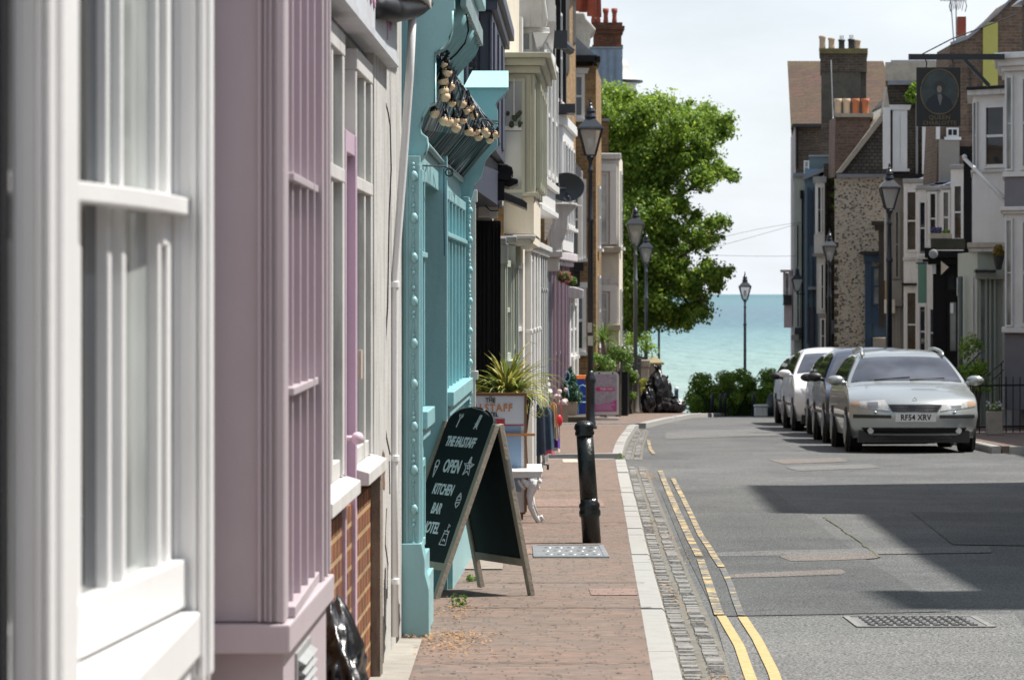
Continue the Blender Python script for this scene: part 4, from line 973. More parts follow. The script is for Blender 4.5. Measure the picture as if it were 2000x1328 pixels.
def sidewin(b, d0, d1, o, e0, e1, f=fx, **k):
    """window on the street face (left row) between depths d0 and d1"""
    a = math.atan2(d1 - d0, f(d1) - f(d0))
    T = b.inv @ Matrix.Translation((f(d0) + o, d0, E(e0))) @ Matrix.Rotation(a, 4, 'Z')
    return window(b.o, T, math.hypot(d1 - d0, f(d1) - f(d0)), e1 - e0, **k)

# 5 black fronted hotel
b = Bd('black_hotel', 'black fronted hotel with recessed entrance and dark navy column bay above', 'hotel', -.42, 24.0, -.09, 29.45)
G = b.z0 - CAMZ - .2
mb = b.W(); mb.box(-4, -.46, 24.0, 29.4, E(G), E(.75)); qb(mb, 24.0, 29.4, -3.6, .0, .75, 1.10); qb(mb, 24.0, 29.4, -3.6, -.06, 1.10, 5.2); mb.build('wall', NAVY, b.o)
mb = b.W(); mb.prism([(-6, 5.2), (0, 5.2), (0, 5.3), (-3, 7.0), (-6, 5.3)], 'y', 24.0, 29.4, Matrix.Translation((0, 0, CAMZ))); mb.build('roof', LEAD, b.o)
mb = b.W(); mb.box(-.45, -.262, 24.0, 24.13, E(G), E(.70)); mb.box(-.45, -.245, 23.985, 24.16, E(-.62), E(-.56)); mb.box(-.45, -.25, 23.99, 24.15, E(.66), E(.745)); mb.build('white_pier', WHITE_D, b.o, bevel=.003)
mb = b.W(); mb.box(-.46, -.10, 29.3, 29.42, E(G), E(.64))
for px, w_ in ((926, 5), (936, 3), (943, 4), (951, 6), (962, 4), (969, 3), (975, 3)): mb.box(Xp(px, 29.3), Xp(px + w_, 29.3), 29.255, 29.299, E(G), E(.62))
mb.build('black_pilasters', BLACK, b.o, bevel=.004)
mb = b.W(); mb.box(-.445, -.42, 24.6, 25.6, E(G), E(.1)); mb.box(-.445, -.41, 25.0, 25.08, E(G), E(.1)); mb.build('door', BLACK, b.o)
mb = b.W(); mb.box(Xp(933, 28.9), Xp(957, 28.9), 28.9, 29.24, Zp(424, 28.9), Zp(362, 28.9)); mb.box(Xp(955, 28.9), Xp(972, 28.9), 28.95, 29.24, Zp(426, 28.9), Zp(385, 28.9)); mb.build('stone_corbel', WHITE_D, b.o, bevel=.01)
mb = b.W(); d = 28.4
mb.prism([(Xp(x, d), Zp(y, d)) for x, y in ((921, 386), (926, 352), (938, 330), (955, 321), (990, 321), (1000, 326), (1003, 338), (996, 346), (1012, 350), (1012, 358), (996, 366), (978, 360), (965, 366), (958, 362), (940, 366), (930, 376))], 'y', d, d + .8)
mb.build('canopy_hood', BLACK, b.o, bevel=.012)
mb = b.W(); mb.box(Xp(925, d), Xp(998, d), d - .12, d, Zp(352, d), Zp(340, d)); mb.box(Xp(963, d), Xp(985, d), d - .08, d + .02, Zp(392, d), Zp(355, d)); mb.tube([P(958, 360, 28.3), P(961, 392, 28.3), P(975, 398, 28.3), P(972, 412, 28.3), P(958, 412, 28.3), P(948, 402, 28.3)], .006, 6); mb.build('canopy_bracket', BLACK, b.o)
mb = b.W(); U = lambda d, o: (fx(d) + o, d)
mb.prism([(-.4, 25.0), (-.150, 25.0), (-.062, 28.9), (-.4, 28.9)], 'z', E(1.12), E(2.12)); mb.prism([(-.4, 24.9), (-.11, 24.9), (-.02, 29.0), (-.4, 29.0)], 'z', E(2.12), E(2.2)); mb.prism([(-.4, 24.85), (-.07, 24.85), (.02, 29.1), (-.4, 29.1)], 'z', E(2.2), E(2.3))
mb.box(-.285, -.262, 24.96, 25.0, E(1.2), E(2.08)); mb.box(-.245, -.235, 24.96, 25.0, E(1.2), E(2.08)); mb.box(-.17, -.155, 24.96, 25.0, E(1.2), E(2.08))
for k in range(3): mb.prism([(-.150 + .0226 * (.3 + k * 1.2) , 25.3 + k * 1.2), (-.135 + .0226 * (.3 + k * 1.2), 25.3 + k * 1.2), (-.135 + .0226 * (.8 + k * 1.2), 25.8 + k * 1.2), (-.150 + .0226 * (.8 + k * 1.2), 25.8 + k * 1.2)], 'z', E(1.2), E(2.06))
mb.build('column_bay', mat('navy_column_paint', (.065, .075, .11), .4, .1), b.o, bevel=.006)
mb = b.W()
for k in range(14): mb.prism([(-.34, 1.10 + k * .05), (-.26, 1.10 + k * .05), (-.275, 1.14 + k * .05), (-.34, 1.14 + k * .05)], 'y', 24.3, 24.36, Matrix.Translation((0, 0, CAMZ)))
mb.build('louvred_shutter', IRON, b.o)
for d in (24.6, 26.9): sidewin(b, d, d + 1.1, -.056, 2.6, 4.0)

# 6 sage shop with olive oriel
b = Bd('olive_bay_house', 'house with an olive cream box bay upstairs over a pale sage shopfront', 'house', -.08, 29.5, .16, 34.9)
G = b.z0 - CAMZ - .2
mb = b.W(); qb(mb, 29.45, 34.9, -3.6, -.03, G, .50); qb(mb, 29.45, 34.9, -3.6, -.09, .5, 4.6); mb.build('wall', OFFW, b.o)
mb = b.W(); mb.prism([(-6, 4.6), (.1, 4.6), (.1, 4.7), (-3, 6.6), (-6, 4.7)], 'y', 29.45, 34.9, Matrix.Translation((0, 0, CAMZ))); mb.build('roof', LEAD, b.o)
d = 29.47
mb = b.W(); mb.box(Xp(950, d), Xp(989, d), d, d + .35, Zp(478, d), Zp(464, d)); mb.box(Xp(950, d), Xp(1010, d + .1), d + .1, d + .6, Zp(472, d), Zp(461, d)); mb.build('shop_cornice', GREYP, b.o, bevel=.01)
mb = b.W(); mb.box(-.3, Xp(1038, 30.6), 30.6, 33.3, .0 + E(.44), E(.50)); mb.box(-.3, Xp(1046, 30.6), 30.5, 33.4, E(.50), E(.535)); mb.build('shop_cornice', WHITE_D, b.o, bevel=.01)
for (x0, x1, d) in ((979, 988, 29.5), (996, 1003, 30.6), (1008, 1013, 31.4)):
    mb = b.W(); mb.box(Xp(x0, d) - .1, Xp(x1, d), d, d + .3, E(G), E(.44)); mb.box(Xp(x0, d) - .1, Xp(x1, d) + .02, d - .02, d + .32, E(.26), E(.44)); mb.box(Xp(x1, d) - .012, Xp(x1, d) - .004, d - .015, d, E(G), E(.26)); mb.build('pilaster', SAGE, b.o, bevel=.005)
sidewin(b, 29.85, 30.55, -.03, -.6, .30, fm=SAGE, gm=GLASS_N); sidewin(b, 30.95, 31.4, -.03, -1.3, .30, fm=SAGE, gm=GLASS); sidewin(b, 31.8, 33.1, -.03, -1.0, .30, fm=WHITE, gm=GLASS_N, cols=3)
# olive oriel
d = 31.5; ox = [Xp(940, d), Xp(1045, d)]
mb = b.W(); mb.prism([(ox[0], d), (ox[1], d), (.318, 34.5), (ox[0], 34.5)], 'z', E(.94), E(2.08)); bay = mb.build('bay_body', OLIVE, b.o, bevel=.006)
mb = b.W()
for k, (w0, e0, e1) in enumerate(((.05, 2.08, 2.15), (.10, 2.15, 2.22), (.15, 2.22, 2.27))): mb.prism([(ox[0], d - w0), (ox[1] + w0, d - w0), (.318 + w0, 34.55 + w0), (ox[0], 34.55 + w0)], 'z', E(e0), E(e1))
mb.build('bay_cornice', OLIVE, b.o, bevel=.006)
mb = b.W(); mb.box(ox[1] - .12, ox[1] - .105, d - .018, d, E(.96), E(2.05)); mb.box(ox[1] - .05, ox[1] - .035, d - .018, d, E(1.0), E(2.05)); mb.box(ox[1] - .12, ox[1] + .03, d - .03, 34.5, E(.92), E(.955)); mb.build('pilaster', OLIVE, b.o, bevel=.004)
T = b.inv @ Matrix.Translation((Xp(962, d), d, E(.95))); wf = window(b.o, T, Xp(1025, d) - Xp(962, d), 1.08, fm=OLIVE, gm=GLASS_N, cols=1, rows=0, fr=.03, proud=.03, sill=False)
mb = b.W(); mb.box(Xp(985, d), Xp(1021, d), d - .030, d - .017, Zp(255, d), Zp(247, d)); mb.box(Xp(1003, d), Xp(1005, d), d - .03, d - .017, Zp(247, d), Zp(155, d)); mb.build('sash_bar', WHITE, wf)
mb = b.W(); mb.box(Xp(985, d), Xp(1021, d), d - .022, d - .017, Zp(390, d), Zp(258, d)); mb.build('net_curtain', GLASS_W, wf)
mb = b.W(); rr = random.Random(2)
for k in range(8): mb.ball((Xp(rr.uniform(990, 1016), d), d - .04, Zp(rr.uniform(212, 248), d)), rr.uniform(.015, .03), 7, (1, .4, 1.1), .15, rr)
mb.build('window_ornaments', mat('dark_red_green_plants', (.035, .05, .025), .7, .5), wf)
for k in range(4): sidewin(b, 31.7 + .7 * k, 32.2 + .7 * k, 0, 1.0, 2.0, f=lambda q: .218 + (q - 31.5) / 3 * .1, fm=OLIVE, gm=GLASS_N, sill=False)
mb = b.W(); mb.prism([(ox[0], d + .05), (Xp(1043, d), d + .05), (.295, 34.45), (ox[0], 34.45)], 'z', E(.56), E(.92)); mb.prism([(ox[0], d + .06), (Xp(1041, d), d + .06), (.285, 34.44), (ox[0], 34.44)], 'z', E(.47), E(.555)); mb.build('cream_box_underside', OFFW, b.o, bevel=.005)
mb = b.W()
for k in range(12):
    a = k / 12; p = P(962 + 62 * a, 372 + 26 * a, 29.7 + .9 * a); mb.prism([(p.x, p.z - .03), (p.x + .05, p.z - .06), (p.x + .05, p.z - .005), (p.x, p.z + .035)], 'y', p.y, p.y + .7)
mb.build('tiled_hood', IRON, b.o)
mb = b.W(); mb.box(-.3, Xp(984, 30), 29.6, 30.0, Zp(470, 29.6), Zp(402, 29.6)); mb.build('tan_brick_panel', BRICK_Y, b.o)

# 7 white shop with tall white bay
b = Bd('white_bay_shop', 'tall white rendered house with a long white bay above plain white pilasters', 'house', .16, 34.9, .41, 41.0)
G = b.z0 - CAMZ - .25
mb = b.W(); qb(mb, 34.9, 41.0, -3.6, -.03, G, .55); qb(mb, 34.9, 41.0, -3.6, -.06, .55, 2.9); mb.prism([(-3.4, 35.5), (.46, 35.5), (.50, 41), (-3.4, 41)], 'z', E(2.9), E(5.0)); mb.build('wall', WHITE, b.o)
mb = b.W(); mb.prism([(-6, 5.0), (.6, 5.0), (.6, 5.1), (-3, 6.9), (-6, 5.1)], 'y', 35.4, 41.0, Matrix.Translation((0, 0, CAMZ))); mb.build('roof', LEAD, b.o)
for d, m_ in ((34.95, WHITE), (36.0, WHITE), (36.9, WHITE_D), (37.8, WHITE), (38.7, GREYP), (39.5, GREYP), (40.4, GREYP)):
    mb = b.W(); qb(mb, d, d + .26, -.04, .035, G, .50); qb(mb, d - .02, d + .28, -.04, .05, G, -1.1); qb(mb, d - .01, d + .27, -.03, .045, -.42 if m_ is not GREYP else .02, -.38 if m_ is not GREYP else .06); mb.build('pilaster', m_, b.o, bevel=.006)
mb = b.W(); qb(mb, 34.9, 41.0, -.05, .09, .50, .56); qb(mb, 34.9, 41.0, -.05, .06, .44, .50); mb.build('shop_cornice', WHITE_D, b.o, bevel=.006)
for d0, d1 in ((35.3, 35.95), (36.3, 36.85), (38.1, 38.6), (39.8, 40.35)): sidewin(b, d0, d1, -.03, -1.0, .4, fm=WHITE, gm=GLASS_N if d0 < 38 else GLASS, sill=False)
by = lambda d: Xp(1052, 36.5) + (d - 36.5) * (.535 - Xp(1052, 36.5)) / 4.5
mb = b.W(); mb.prism([(-.2, 36.5), (by(36.5), 36.5), (by(41), 41), (-.2, 41)], 'z', E(.98), E(2.9)); mb.prism([(-.2, 36.45), (by(36.5) + .04, 36.45), (by(41) + .04, 41.02), (-.2, 41.02)], 'z', E(.92), E(.98)); mb.build('bay_body', WHITE, b.o, bevel=.005)
for k in range(4): sidewin(b, 36.8 + k * 1.05, 37.55 + k * 1.05, 0, 1.35, 2.75, f=by, gm=GLASS_N, sill=False)
mb = b.W(); mb.prism([(-.2, 36.4), (by(36.5) + .05, 36.4), (by(41) + .05, 41.03), (-.2, 41.03)], 'z', E(1.22), E(1.30)); mb.build('bay_cornice', WHITE_D, b.o, bevel=.005)
d = 35.5
mb = b.W(); mb.box(Xp(978, d), Xp(1073, d), d - .1, d, Zp(66, d), Zp(56, d)); mb.prism([(Xp(1040, d), Zp(66, d)), (Xp(1075, d), Zp(66, d)), (Xp(1068, d), Zp(78, d)), (Xp(1060, d), Zp(92, d)), (Xp(1048, d), Zp(98, d))], 'y', d - .2, d); mb.build('eaves_scroll', WHITE, b.o, bevel=.01)
camwin(b, 978, 1039, 62, 103, 35.48, cols=2, gm=GLASS_N, sill=False, sash=False, fr=.03)
mb = b.W(); mb.prism([(Xp(972, d), Zp(-60, d)), (Xp(1060, d), Zp(-60, d)), (Xp(1062, d), Zp(-20, d)), (Xp(1070, d), Zp(40, d)), (Xp(1066, d), Zp(57, d)), (Xp(972, d), Zp(57, d))], 'y', d - .22, d - .02); mb.build('curved_render_gable', WHITE_D, b.o, bevel=.02)

# 8 plain house between the two alleys
b = Bd('plain_brick_house', 'plain yellow brick house between the two side alleys behind the white bay', 'house', .42, 43, .50, 61)
mb = b.W(); mb.prism([(-3.5, 43), (.42, 43), (.50, 61), (-3.5, 61)], 'z', b.z0 - .4, E(3.1)); mb.build('wall', BRICK_Y, b.o)
mb = b.W(); mb.prism([(-3.7, E(3.1)), (.45, E(3.1)), (-1.5, E(4.3))], 'y', 42.95, 61); mb.build('roof', LEAD, b.o)
for k in range(5): sidewin(b, 44 + 3.3 * k, 45.3 + 3.3 * k, 0, -1.3, .2, f=lambda q: .42 + (q - 43) * .00444); sidewin(b, 44 + 3.3 * k, 45.3 + 3.3 * k, 0, 1.0, 2.3, f=lambda q: .42 + (q - 43) * .00444)
# 9 mauve shop
b = Bd('mauve_shop', 'mauve pilastered shopfront with white scroll bracket under a yellow brick upper floor', 'shop', .71, 63.3, 1.13, 68.3)
G = b.z0 - CAMZ - .3
mb = b.W(); qb(mb, 63.3, 68.3, -4.2, -.03, G, .65); mb.build('wall', PURPLE, b.o)
mb = b.W(); qb(mb, 63.3, 68.3, -4.2, -.04, .65, 6.2); mb.build('upper_wall', BRICK_Y, b.o)
mb = b.W(); mb.prism([(-6, 6.2), (1.0, 6.2), (1.0, 6.3), (-2.5, 8), (-6, 6.3)], 'y', 63.25, 68.3, Matrix.Translation((0, 0, CAMZ))); mb.build('roof', LEAD, b.o)
for d in (63.3, 64.1, 65.2, 66.3, 67.3, 68.0):
    mb = b.W(); qb(mb, d, d + .28, -.04, .05, G, .60); qb(mb, d + .1, d + .14, -.04, .065, G, .58); mb.build('pilaster', PURPLE, b.o, bevel=.006)
mb = b.W(); qb(mb, 63.2, 63.3, -.10, -.01, G, .58); mb.build('pale_teal_strip', TEAL, b.o)
for d0, d1 in ((63.65, 64.05), (64.5, 65.1), (65.6, 66.2), (66.7, 67.2)): sidewin(b, d0, d1, -.03, -1.2, .45, fm=PURPLE, gm=GLASS, sill=False)
d = 63.15
mb = b.W(); mb.prism([(Xp(x, d), Zp(y, d)) for x, y in ((1074, 398), (1126, 398), (1128, 404), (1116, 414), (1108, 424), (1108, 450), (1098, 475), (1096, 492), (1074, 492))], 'y', d - .45, d); mb.build('scroll_bracket', WHITE_D, b.o, bevel=.02)
mb = b.W(); mb.box(Xp(1060, d), Xp(1098, d), d - .5, d - .02, Zp(503, d), Zp(490, d)); mb.box(Xp(1066, d), Xp(1092, d), d - .4, d - .03, Zp(530, d), Zp(503, d)); mb.build('bracket_base', WHITE_D, b.o, bevel=.02)
mb = b.W(); qb(mb, 63.25, 68.3, -.05, .22, .64, .80); qb(mb, 63.3, 68.3, -.05, .14, .54, .64); mb.build('shop_cornice', mat('dusty_mauve_white', (.48, .43, .45), .6, .1, dirt=.4), b.o, bevel=.02)
bq = lambda q: .97 + (q - 63.4) * .062
mb = b.W(); mb.prism([(.5, 63.4), (.97, 63.4), (1.26, 68), (.5, 68)], 'z', E(.82), E(3.2)); mb.prism([(.5, 63.3), (1.03, 63.3), (1.34, 68.1), (.5, 68.1)], 'z', E(3.2), E(3.38)); mb.build('bay_body', WHITE, b.o, bevel=.01)
for k in range(4): sidewin(b, 63.6 + 1.1 * k, 64.4 + 1.1 * k, 0, 1.3, 2.9, f=bq)
camwin(b, 1080, 1094, 260, 390, 63.38, sill=False, fr=.04)
mb = b.W(); mb.box(Xp(1078, 64), Xp(1122, 64), 63.1, 64, Zp(226, 64), Zp(208, 64)); mb.build('black_balcony', IRON, b.o, bevel=.01)
for k in range(3): mb = b.W(); qb(mb, 63.6 + 1.6 * k, 63.75 + 1.6 * k, -.04, .08, 3.3, 6.1); mb.build('down_pipe', BLACK, b.o)
for k in range(2): sidewin(b, 64.0 + 1.9 * k, 64.9 + 1.9 * k, -.04, 3.8, 5.6)
mb = b.W(); mb.tube([P(1086, 72, 63), P(1100, 88, 64), P(1113, 98, 65)], .10, 8); mb.box(Xp(1079, 62.9), Xp(1108, 62.9), 62.9, 63, Zp(95, 62.9), Zp(60, 62.9)); mb.build('gutter', IRON, b.o)

# 10 small white shop
b = Bd('small_white_shop', 'narrow white shopfront with a small canopy between mauve shop and brick house', 'shop', 1.13, 68.3, 1.42, 71.5)
G = b.z0 - CAMZ - .3
mb = b.W(); qb(mb, 68.3, 71.6, -4.2, 0, G, .05); mb.build('wall', WHITE, b.o)
mb = b.W(); qb(mb, 68.3, 71.6, -4.2, -.06, .05, 6.3); mb.build('upper_wall', BRICK_Y, b.o)
mb = b.W(); mb.prism([(-6, 6.3), (1.4, 6.3), (1.4, 6.4), (-2.5, 8.2), (-6, 6.4)], 'y', 68.3, 71.6, Matrix.Translation((0, 0, CAMZ))); mb.build('roof', LEAD, b.o)
mb = b.W(); mb.prism([(Xp(1100, 68.3), Zp(583, 68.3)), (Xp(1138, 68.3), Zp(583, 68.3)), (Xp(1140, 68.3), Zp(566, 68.3)), (Xp(1120, 68.3), Zp(560, 68.3)), (Xp(1100, 68.3), Zp(560, 68.3))], 'y', 68.1, 70); mb.build('canopy', WHITE_D, b.o, bevel=.02)
for k in range(3): mb = b.W(); qb(mb, 68.35 + 1.1 * k, 68.6 + 1.1 * k, -.02, .06, G, -.1); mb.build('pilaster', WHITE, b.o, bevel=.01)
sidewin(b, 68.7, 69.35, 0, -1.3, -.2); sidewin(b, 69.8, 70.45, 0, -1.3, -.2)
mb = b.W(); mb.box(1.0, Xp(1112, 68.2), 68.0, 69.5, Zp(140, 68.2), Zp(-60, 68.2)); mb.build('grey_slate_dormer', GREYP, b.o)
camwin(b, 1108, 1134, 350, 508, 69.5, fr=.06)
mb = b.W(); mb.box(.9, Xp(1138, 69.6), 69.52, 71.5, Zp(515, 69.6), Zp(335, 69.6)); mb.build('box_bay', WHITE_D, b.o, bevel=.01)
mb = b.W(); mb.box(1.0, Xp(1140, 69.3), 69.3, 71.4, Zp(530, 69.3), Zp(512, 69.3)); mb.box(1.0, Xp(1133, 69.3), 69.4, 71.4, Zp(560, 69.3), Zp(530, 69.3)); mb.build('black_bay_base', BLACK, b.o, bevel=.01)
mb = b.W(); d = 68.9; mb.prism([(Xp(1108, d), Zp(345, d)), (Xp(1135, d), Zp(345, d)), (Xp(1135, d), Zp(330, d)), (Xp(1112, d), Zp(305, d)), (Xp(1108, d), Zp(305, d))], 'y', d, d + .5); mb.build('small_lead_roof', LEAD, b.o)

# 11 yellow brick house
b = Bd('yellow_brick_house', 'yellow stock brick house with black gutters and white framed side windows', 'house', 1.84, 72.5, 2.1, 77.5)
G = b.z0 - CAMZ - .3; d = 72.5; q = 1.83
mb = b.W(); mb.prism([(-3, d), (q, d), (q + .25, 77.5), (-3, 77.5)], 'z', E(G), E(4.95)); mb.build('wall', BRICK_Y, b.o)
mb = b.W(); mb.prism([(Xp(1111, d), 5.07), (Xp(1165, d), 5.07), (Xp(1160, d), 5.19), (Xp(1118, d), 5.63), (Xp(1105, d), 5.54), (Xp(1080, d), 5.07)], 'y', d - .25, d + 4.6, Matrix.Translation((0, 0, CAMZ))); mb.build('roof', LEAD, b.o)
mb = b.W(); mb.box(Xp(1108, d), Xp(1166, d), d - .38, d - .25, Zp(123, d), Zp(110, d)); mb.box(Xp(1160, d), Xp(1172, d), d - .38, 77.5, Zp(125, d), Zp(112, d)); mb.build('gutter', BLACK, b.o, bevel=.02)
mb = b.W(); mb.box(Xp(1111, d), Xp(1118, d), d - .1, d - .003, E(G), Zp(123, d)); mb.build('down_pipe', BLACK, b.o)
camwin(b, 1119, 1142, 145, 232, d, fr=.07, head=True); camwin(b, 1118, 1145, 350, 505, d, fr=.09); camwin(b, 1112, 1145, 563, 688, d, fr=.09, gm=GLASS, head=True)
mb = b.W(); mb.prism([(Xp(1122, d), Zp(105, d)), (Xp(1150, d), Zp(105, d)), (Xp(1157, d), Zp(70, d)), (Xp(1155, d), Zp(60, d)), (Xp(1168, d), Zp(48, d)), (Xp(1160, d), Zp(38, d)), (Xp(1148, d), Zp(25, d)), (Xp(1144, d), Zp(14, d)), (Xp(1122, d), Zp(14, d))], 'y', d + 1.5, d + 3.2); par = mb.build('ornate_parapet', STONE, b.o, bevel=.03)
mb = b.W(); mb.box(Xp(1088, d), Xp(1110, d), d - 1.8, d - .6, Zp(80, d), Zp(-40, d)); mb.box(Xp(1110, d), Xp(1122, d), d - 1.7, d - .7, Zp(95, d), Zp(-40, d)); mb.build('rendered_stack', GREYP, b.o)
for k, x in enumerate((1128, 1140, 1156, 1166)):
    mb = b.W(); mb.lathe([(.11, 0), (.1, .4), (.13, .45), (.12, .52), (.07, .5)], (Xp(x, 75), 75 + .3 * (k % 2), Zp(22 + 10 * (k > 1), 75)), 12); mb.build('chimney_pot', POT_R, par, smooth=True)
sidewin(b, 74, 75.2, 0, 1.0, 2.4, f=lambda q_: q + .05 * (q_ - d)); sidewin(b, 74, 75.2, 0, -1.2, .4, f=lambda q_: q + .05 * (q_ - d))

# 12 stone bay house
b = Bd('cream_bay_house', 'pale house end with two white surround windows stacked above and below a beige panel', 'house', 2.5, 78, 2.8, 83)
G = b.z0 - CAMZ - .3; d = 78
mb = b.W(); mb.prism([(-3, d), (Xp(1209, d), d), (Xp(1209, d) + .25, 83.0), (-3, 83.0)], 'z', E(G), Zp(300, d)); mb.build('wall', OFFW, b.o)
mb = b.W(); mb.box(0, Xp(1190, d), d + .5, 82.7, Zp(305, d), Zp(235, d)); mb.build('brick_attic', BRICK_Y, b.o)
mb = b.W(); mb.box(0, Xp(1192, d), d + .4, 82.8, Zp(235, d), Zp(230, d)); mb.build('roof', LEAD, b.o)
mb = b.W(); mb.box(0, Xp(1213, d), d - .15, 83.1, Zp(312, d), Zp(300, d)); mb.box(0, Xp(1209, d), d - .08, 83.05, Zp(322, d), Zp(312, d)); mb.build('cornice', WHITE_D, b.o, bevel=.02)
for (y0, y1, ys) in ((322, 478, 494), (556, 640, 645)):
    for (x0, x1) in ((1190, 1205),):
        mb = b.W(); mb.box(Xp(x0, d), Xp(x1, d), d - .12, d + .02, Zp(y1, d), Zp(y0, d)); mb.box(Xp(1150, d), Xp(x1, d), d - .125, d + .01, Zp(y0 + 14, d), Zp(y0 - 1, d)); mb.build('white_surround', WHITE, b.o, bevel=.02)
    camwin(b, 1150, 1189, y0 + 14, y1, d, fr=.06, cols=2, gm=GLASS_W, proud=.06, sill=False)
    mb = b.W(); mb.box(0, Xp(1212, d), d - .2, d + .3, Zp(ys, d), Zp(ys - 12, d)); mb.build('window_sill', STONE, b.o, bevel=.02)
mb = b.W(); mb.box(0, Xp(1208, d), d - .14, d + .3, Zp(556, d), Zp(543, d)); mb.build('string_course', WHITE_D, b.o, bevel=.02)
sidewin(b, 79, 80.4, 0, 1.1, 2.9, f=lambda q_: Xp(1209, d) + .05 * (q_ - d)); sidewin(b, 79, 80.4, 0, -1.3, .1, f=lambda q_: Xp(1209, d) + .05 * (q_ - d))

# 13 tall slate-blue stack building and domed white bay beyond
b = Bd('slate_blue_house', 'tall blue slate clad gable topped by a brick chimney with red pots', 'house', 3.2, 108, 3.3, 113)
G = b.z0 - CAMZ - .5; d = 108
mb = b.W(); mb.box(-2, Xp(1216, d), d, 113, E(G), Zp(95, d)); mb.build('wall', SLATEBL, b.o)
mb = b.W()
for x in (1172, 1186, 1200): mb.box(Xp(x, d), Xp(x + 1.5, d), d - .04, d, E(1), Zp(97, d))
mb.build('slate_joint_roll', LEAD, b.o)
mb = b.W(); mb.box(-2.05, Xp(1217, d), d - .05, 113.1, Zp(95, d), Zp(92, d)); mb.build('roof', LEAD, b.o)
cX = Xp(1187, d) ; hw = Xp(1214, d) - cX
mb = MB(b.inv); zz = lambda y: Zp(y, d)
mb.box(cX - hw, cX + hw, d + .1, d + 1.0, zz(93), zz(50)); mb.box(cX - hw - .05, cX + hw + .05, d + .05, d + 1.05, zz(92), zz(88)); mb.box(cX - hw - .05, cX + hw + .05, d + .05, d + 1.05, zz(66), zz(58)); mb.box(cX - hw - .1, cX + hw + .1, d, d + 1.1, zz(58), zz(51)); mb.box(cX - hw - .05, cX + hw + .03, d + .05, d + 1.05, zz(51), zz(44))
ch = mb.build('chimney', BRICK_C, b.o)
for x in (1160, 1169, 1184, 1201): mb = b.W(); mb.lathe([(.075, 0), (.085, .12), (.07, .2), (.075, .35), (.10, .42), (.10, .52), (.05, .5)], (Xp(x, d), d + .5, zz(46)), 12); mb.build('chimney_pot', POT_R, ch, smooth=True)
b = Bd('domed_white_bay', 'white rounded bay with a curved grey lead roof rising behind the tree', 'house', 3.6, 114, 3.7, 117)
d = 114; G = b.z0 - CAMZ - .5
mb = b.W(); mb.lathe([(.62, pz(d) - .5), (.62, Zp(165, d)), (.72, Zp(160, d))], (Xp(1208, d), d + .6, 0), 20); mb.build('wall', WHITE, b.o, smooth=False)
mb = b.W(); mb.lathe([(.84, 0), (.79, .06), (.62, .16), (.50, .30), (.42, .50), (.31, .70), (.15, .82), (.02, .87)], (Xp(1208, d), d + .6, Zp(158, d)), 24); mb.build('roof', mat('pale_lead_roof', (.40, .39, .37), .5, .08), b.o, smooth=True)
mb = b.W(); mb.lathe([(.75, 0), (.86, .03), (.86, .09), (.8, .09)], (Xp(1208, d), d + .6, Zp(160, d) - .02), 24); mb.build('gutter', IRON, b.o)
# ---------------------------------------------------------------- chalkboard A-frame sign
wv = Vector((-.47, .883, 0)); sv = Vector((.883, .47, 0))
f1 = Vector((Xp(849, 18.6), 18.6, pz(18.75) - .0))
ab = thing('pavement_sign', 'black chalkboard folding pavement sign with weathered timber frame reading open kitchen bar', 'sign', f1)
Rm = Matrix(((sv.x, wv.x, 0), (sv.y, wv.y, 0), (0, 0, 1))).to_4x4()
h_, k_, s_, W_ = .975, .385, .64, .66
def planeT(foot_x, ax, origin_y, xdir):
    v = Vector((ax - foot_x, 0, h_)).normalized(); x = Vector((0, xdir, 0)); y = v.cross(x)
    m = Matrix(((x.x, y.x, v.x), (x.y, y.y, v.y), (x.z, y.z, v.z))).to_4x4()
    return Rm @ Matrix.Translation((foot_x, origin_y, 0)) @ m
TF = planeT(0, k_, W_, -1); TB = planeT(s_, k_ + .052, 0, 1)
Lf = math.hypot(k_, h_); Lb = math.hypot(s_ - k_ - .052, h_)
for T, L_, nm in ((TF, Lf, 'front_frame'), (TB, Lb, 'rear_frame')):
    mb = MB(T)
    mb.box(0, .042, 0, .030, 0, L_); mb.box(W_ - .042, W_, 0, .030, 0, L_); mb.box(.042, W_ - .042, .003, .027, .17, .215)
    fr_ = mb.build(nm, TIMBER, ab, bevel=.003)
    n = 18; arch = [(.043, .214), (.043, L_ - .03)] + [(W_ / 2 - (W_ / 2 - .043) * math.cos(math.pi * i / n), L_ - .03 + (.125 if nm == 'front_frame' else .12) * math.sin(math.pi * i / n) ** .8) for i in range(1, n)] + [(W_ - .043, L_ - .03), (W_ - .043, .214)]
    if nm == 'rear_frame': arch = [(.043, .214), (.043, L_ + .07), (.1, L_ + .1), (W_ - .1, L_ + .1), (W_ - .043, L_ + .07), (W_ - .043, .214)]
    if nm == 'rear_frame': arch = [(.043, .214), (.043, L_ - .03)] + [(W_ / 2 - (W_ / 2 - .043) * math.cos(math.pi * i / n), L_ - .03 + .14 * math.sin(math.pi * i / n) ** .8) for i in range(1, n)] + [(W_ - .043, L_ - .03), (W_ - .043, .214)]
    if nm == 'rear_frame': arch = [(.043, .214), (.043, L_ - .03), (.08, L_ + .03), (.2, L_ + .075), (W_ / 2, L_ + .088), (W_ - .2, L_ + .075), (W_ - .08, L_ + .03), (W_ - .043, L_ - .03), (W_ - .043, .214)]
    mb = MB(T); mb.prism(arch, 'y', .009, .021); pn = mb.build('chalkboard_panel', CHALK, ab)
    if nm == 'front_frame': front = pn
mb = MB(TB); mb.box(-.006, .0, .006, .026, Lb - .36, Lb - .20); mb.build('hinge_stay', STEEL, ab)
def tt(a, t): return TF @ Matrix.Translation((a, .007, t))
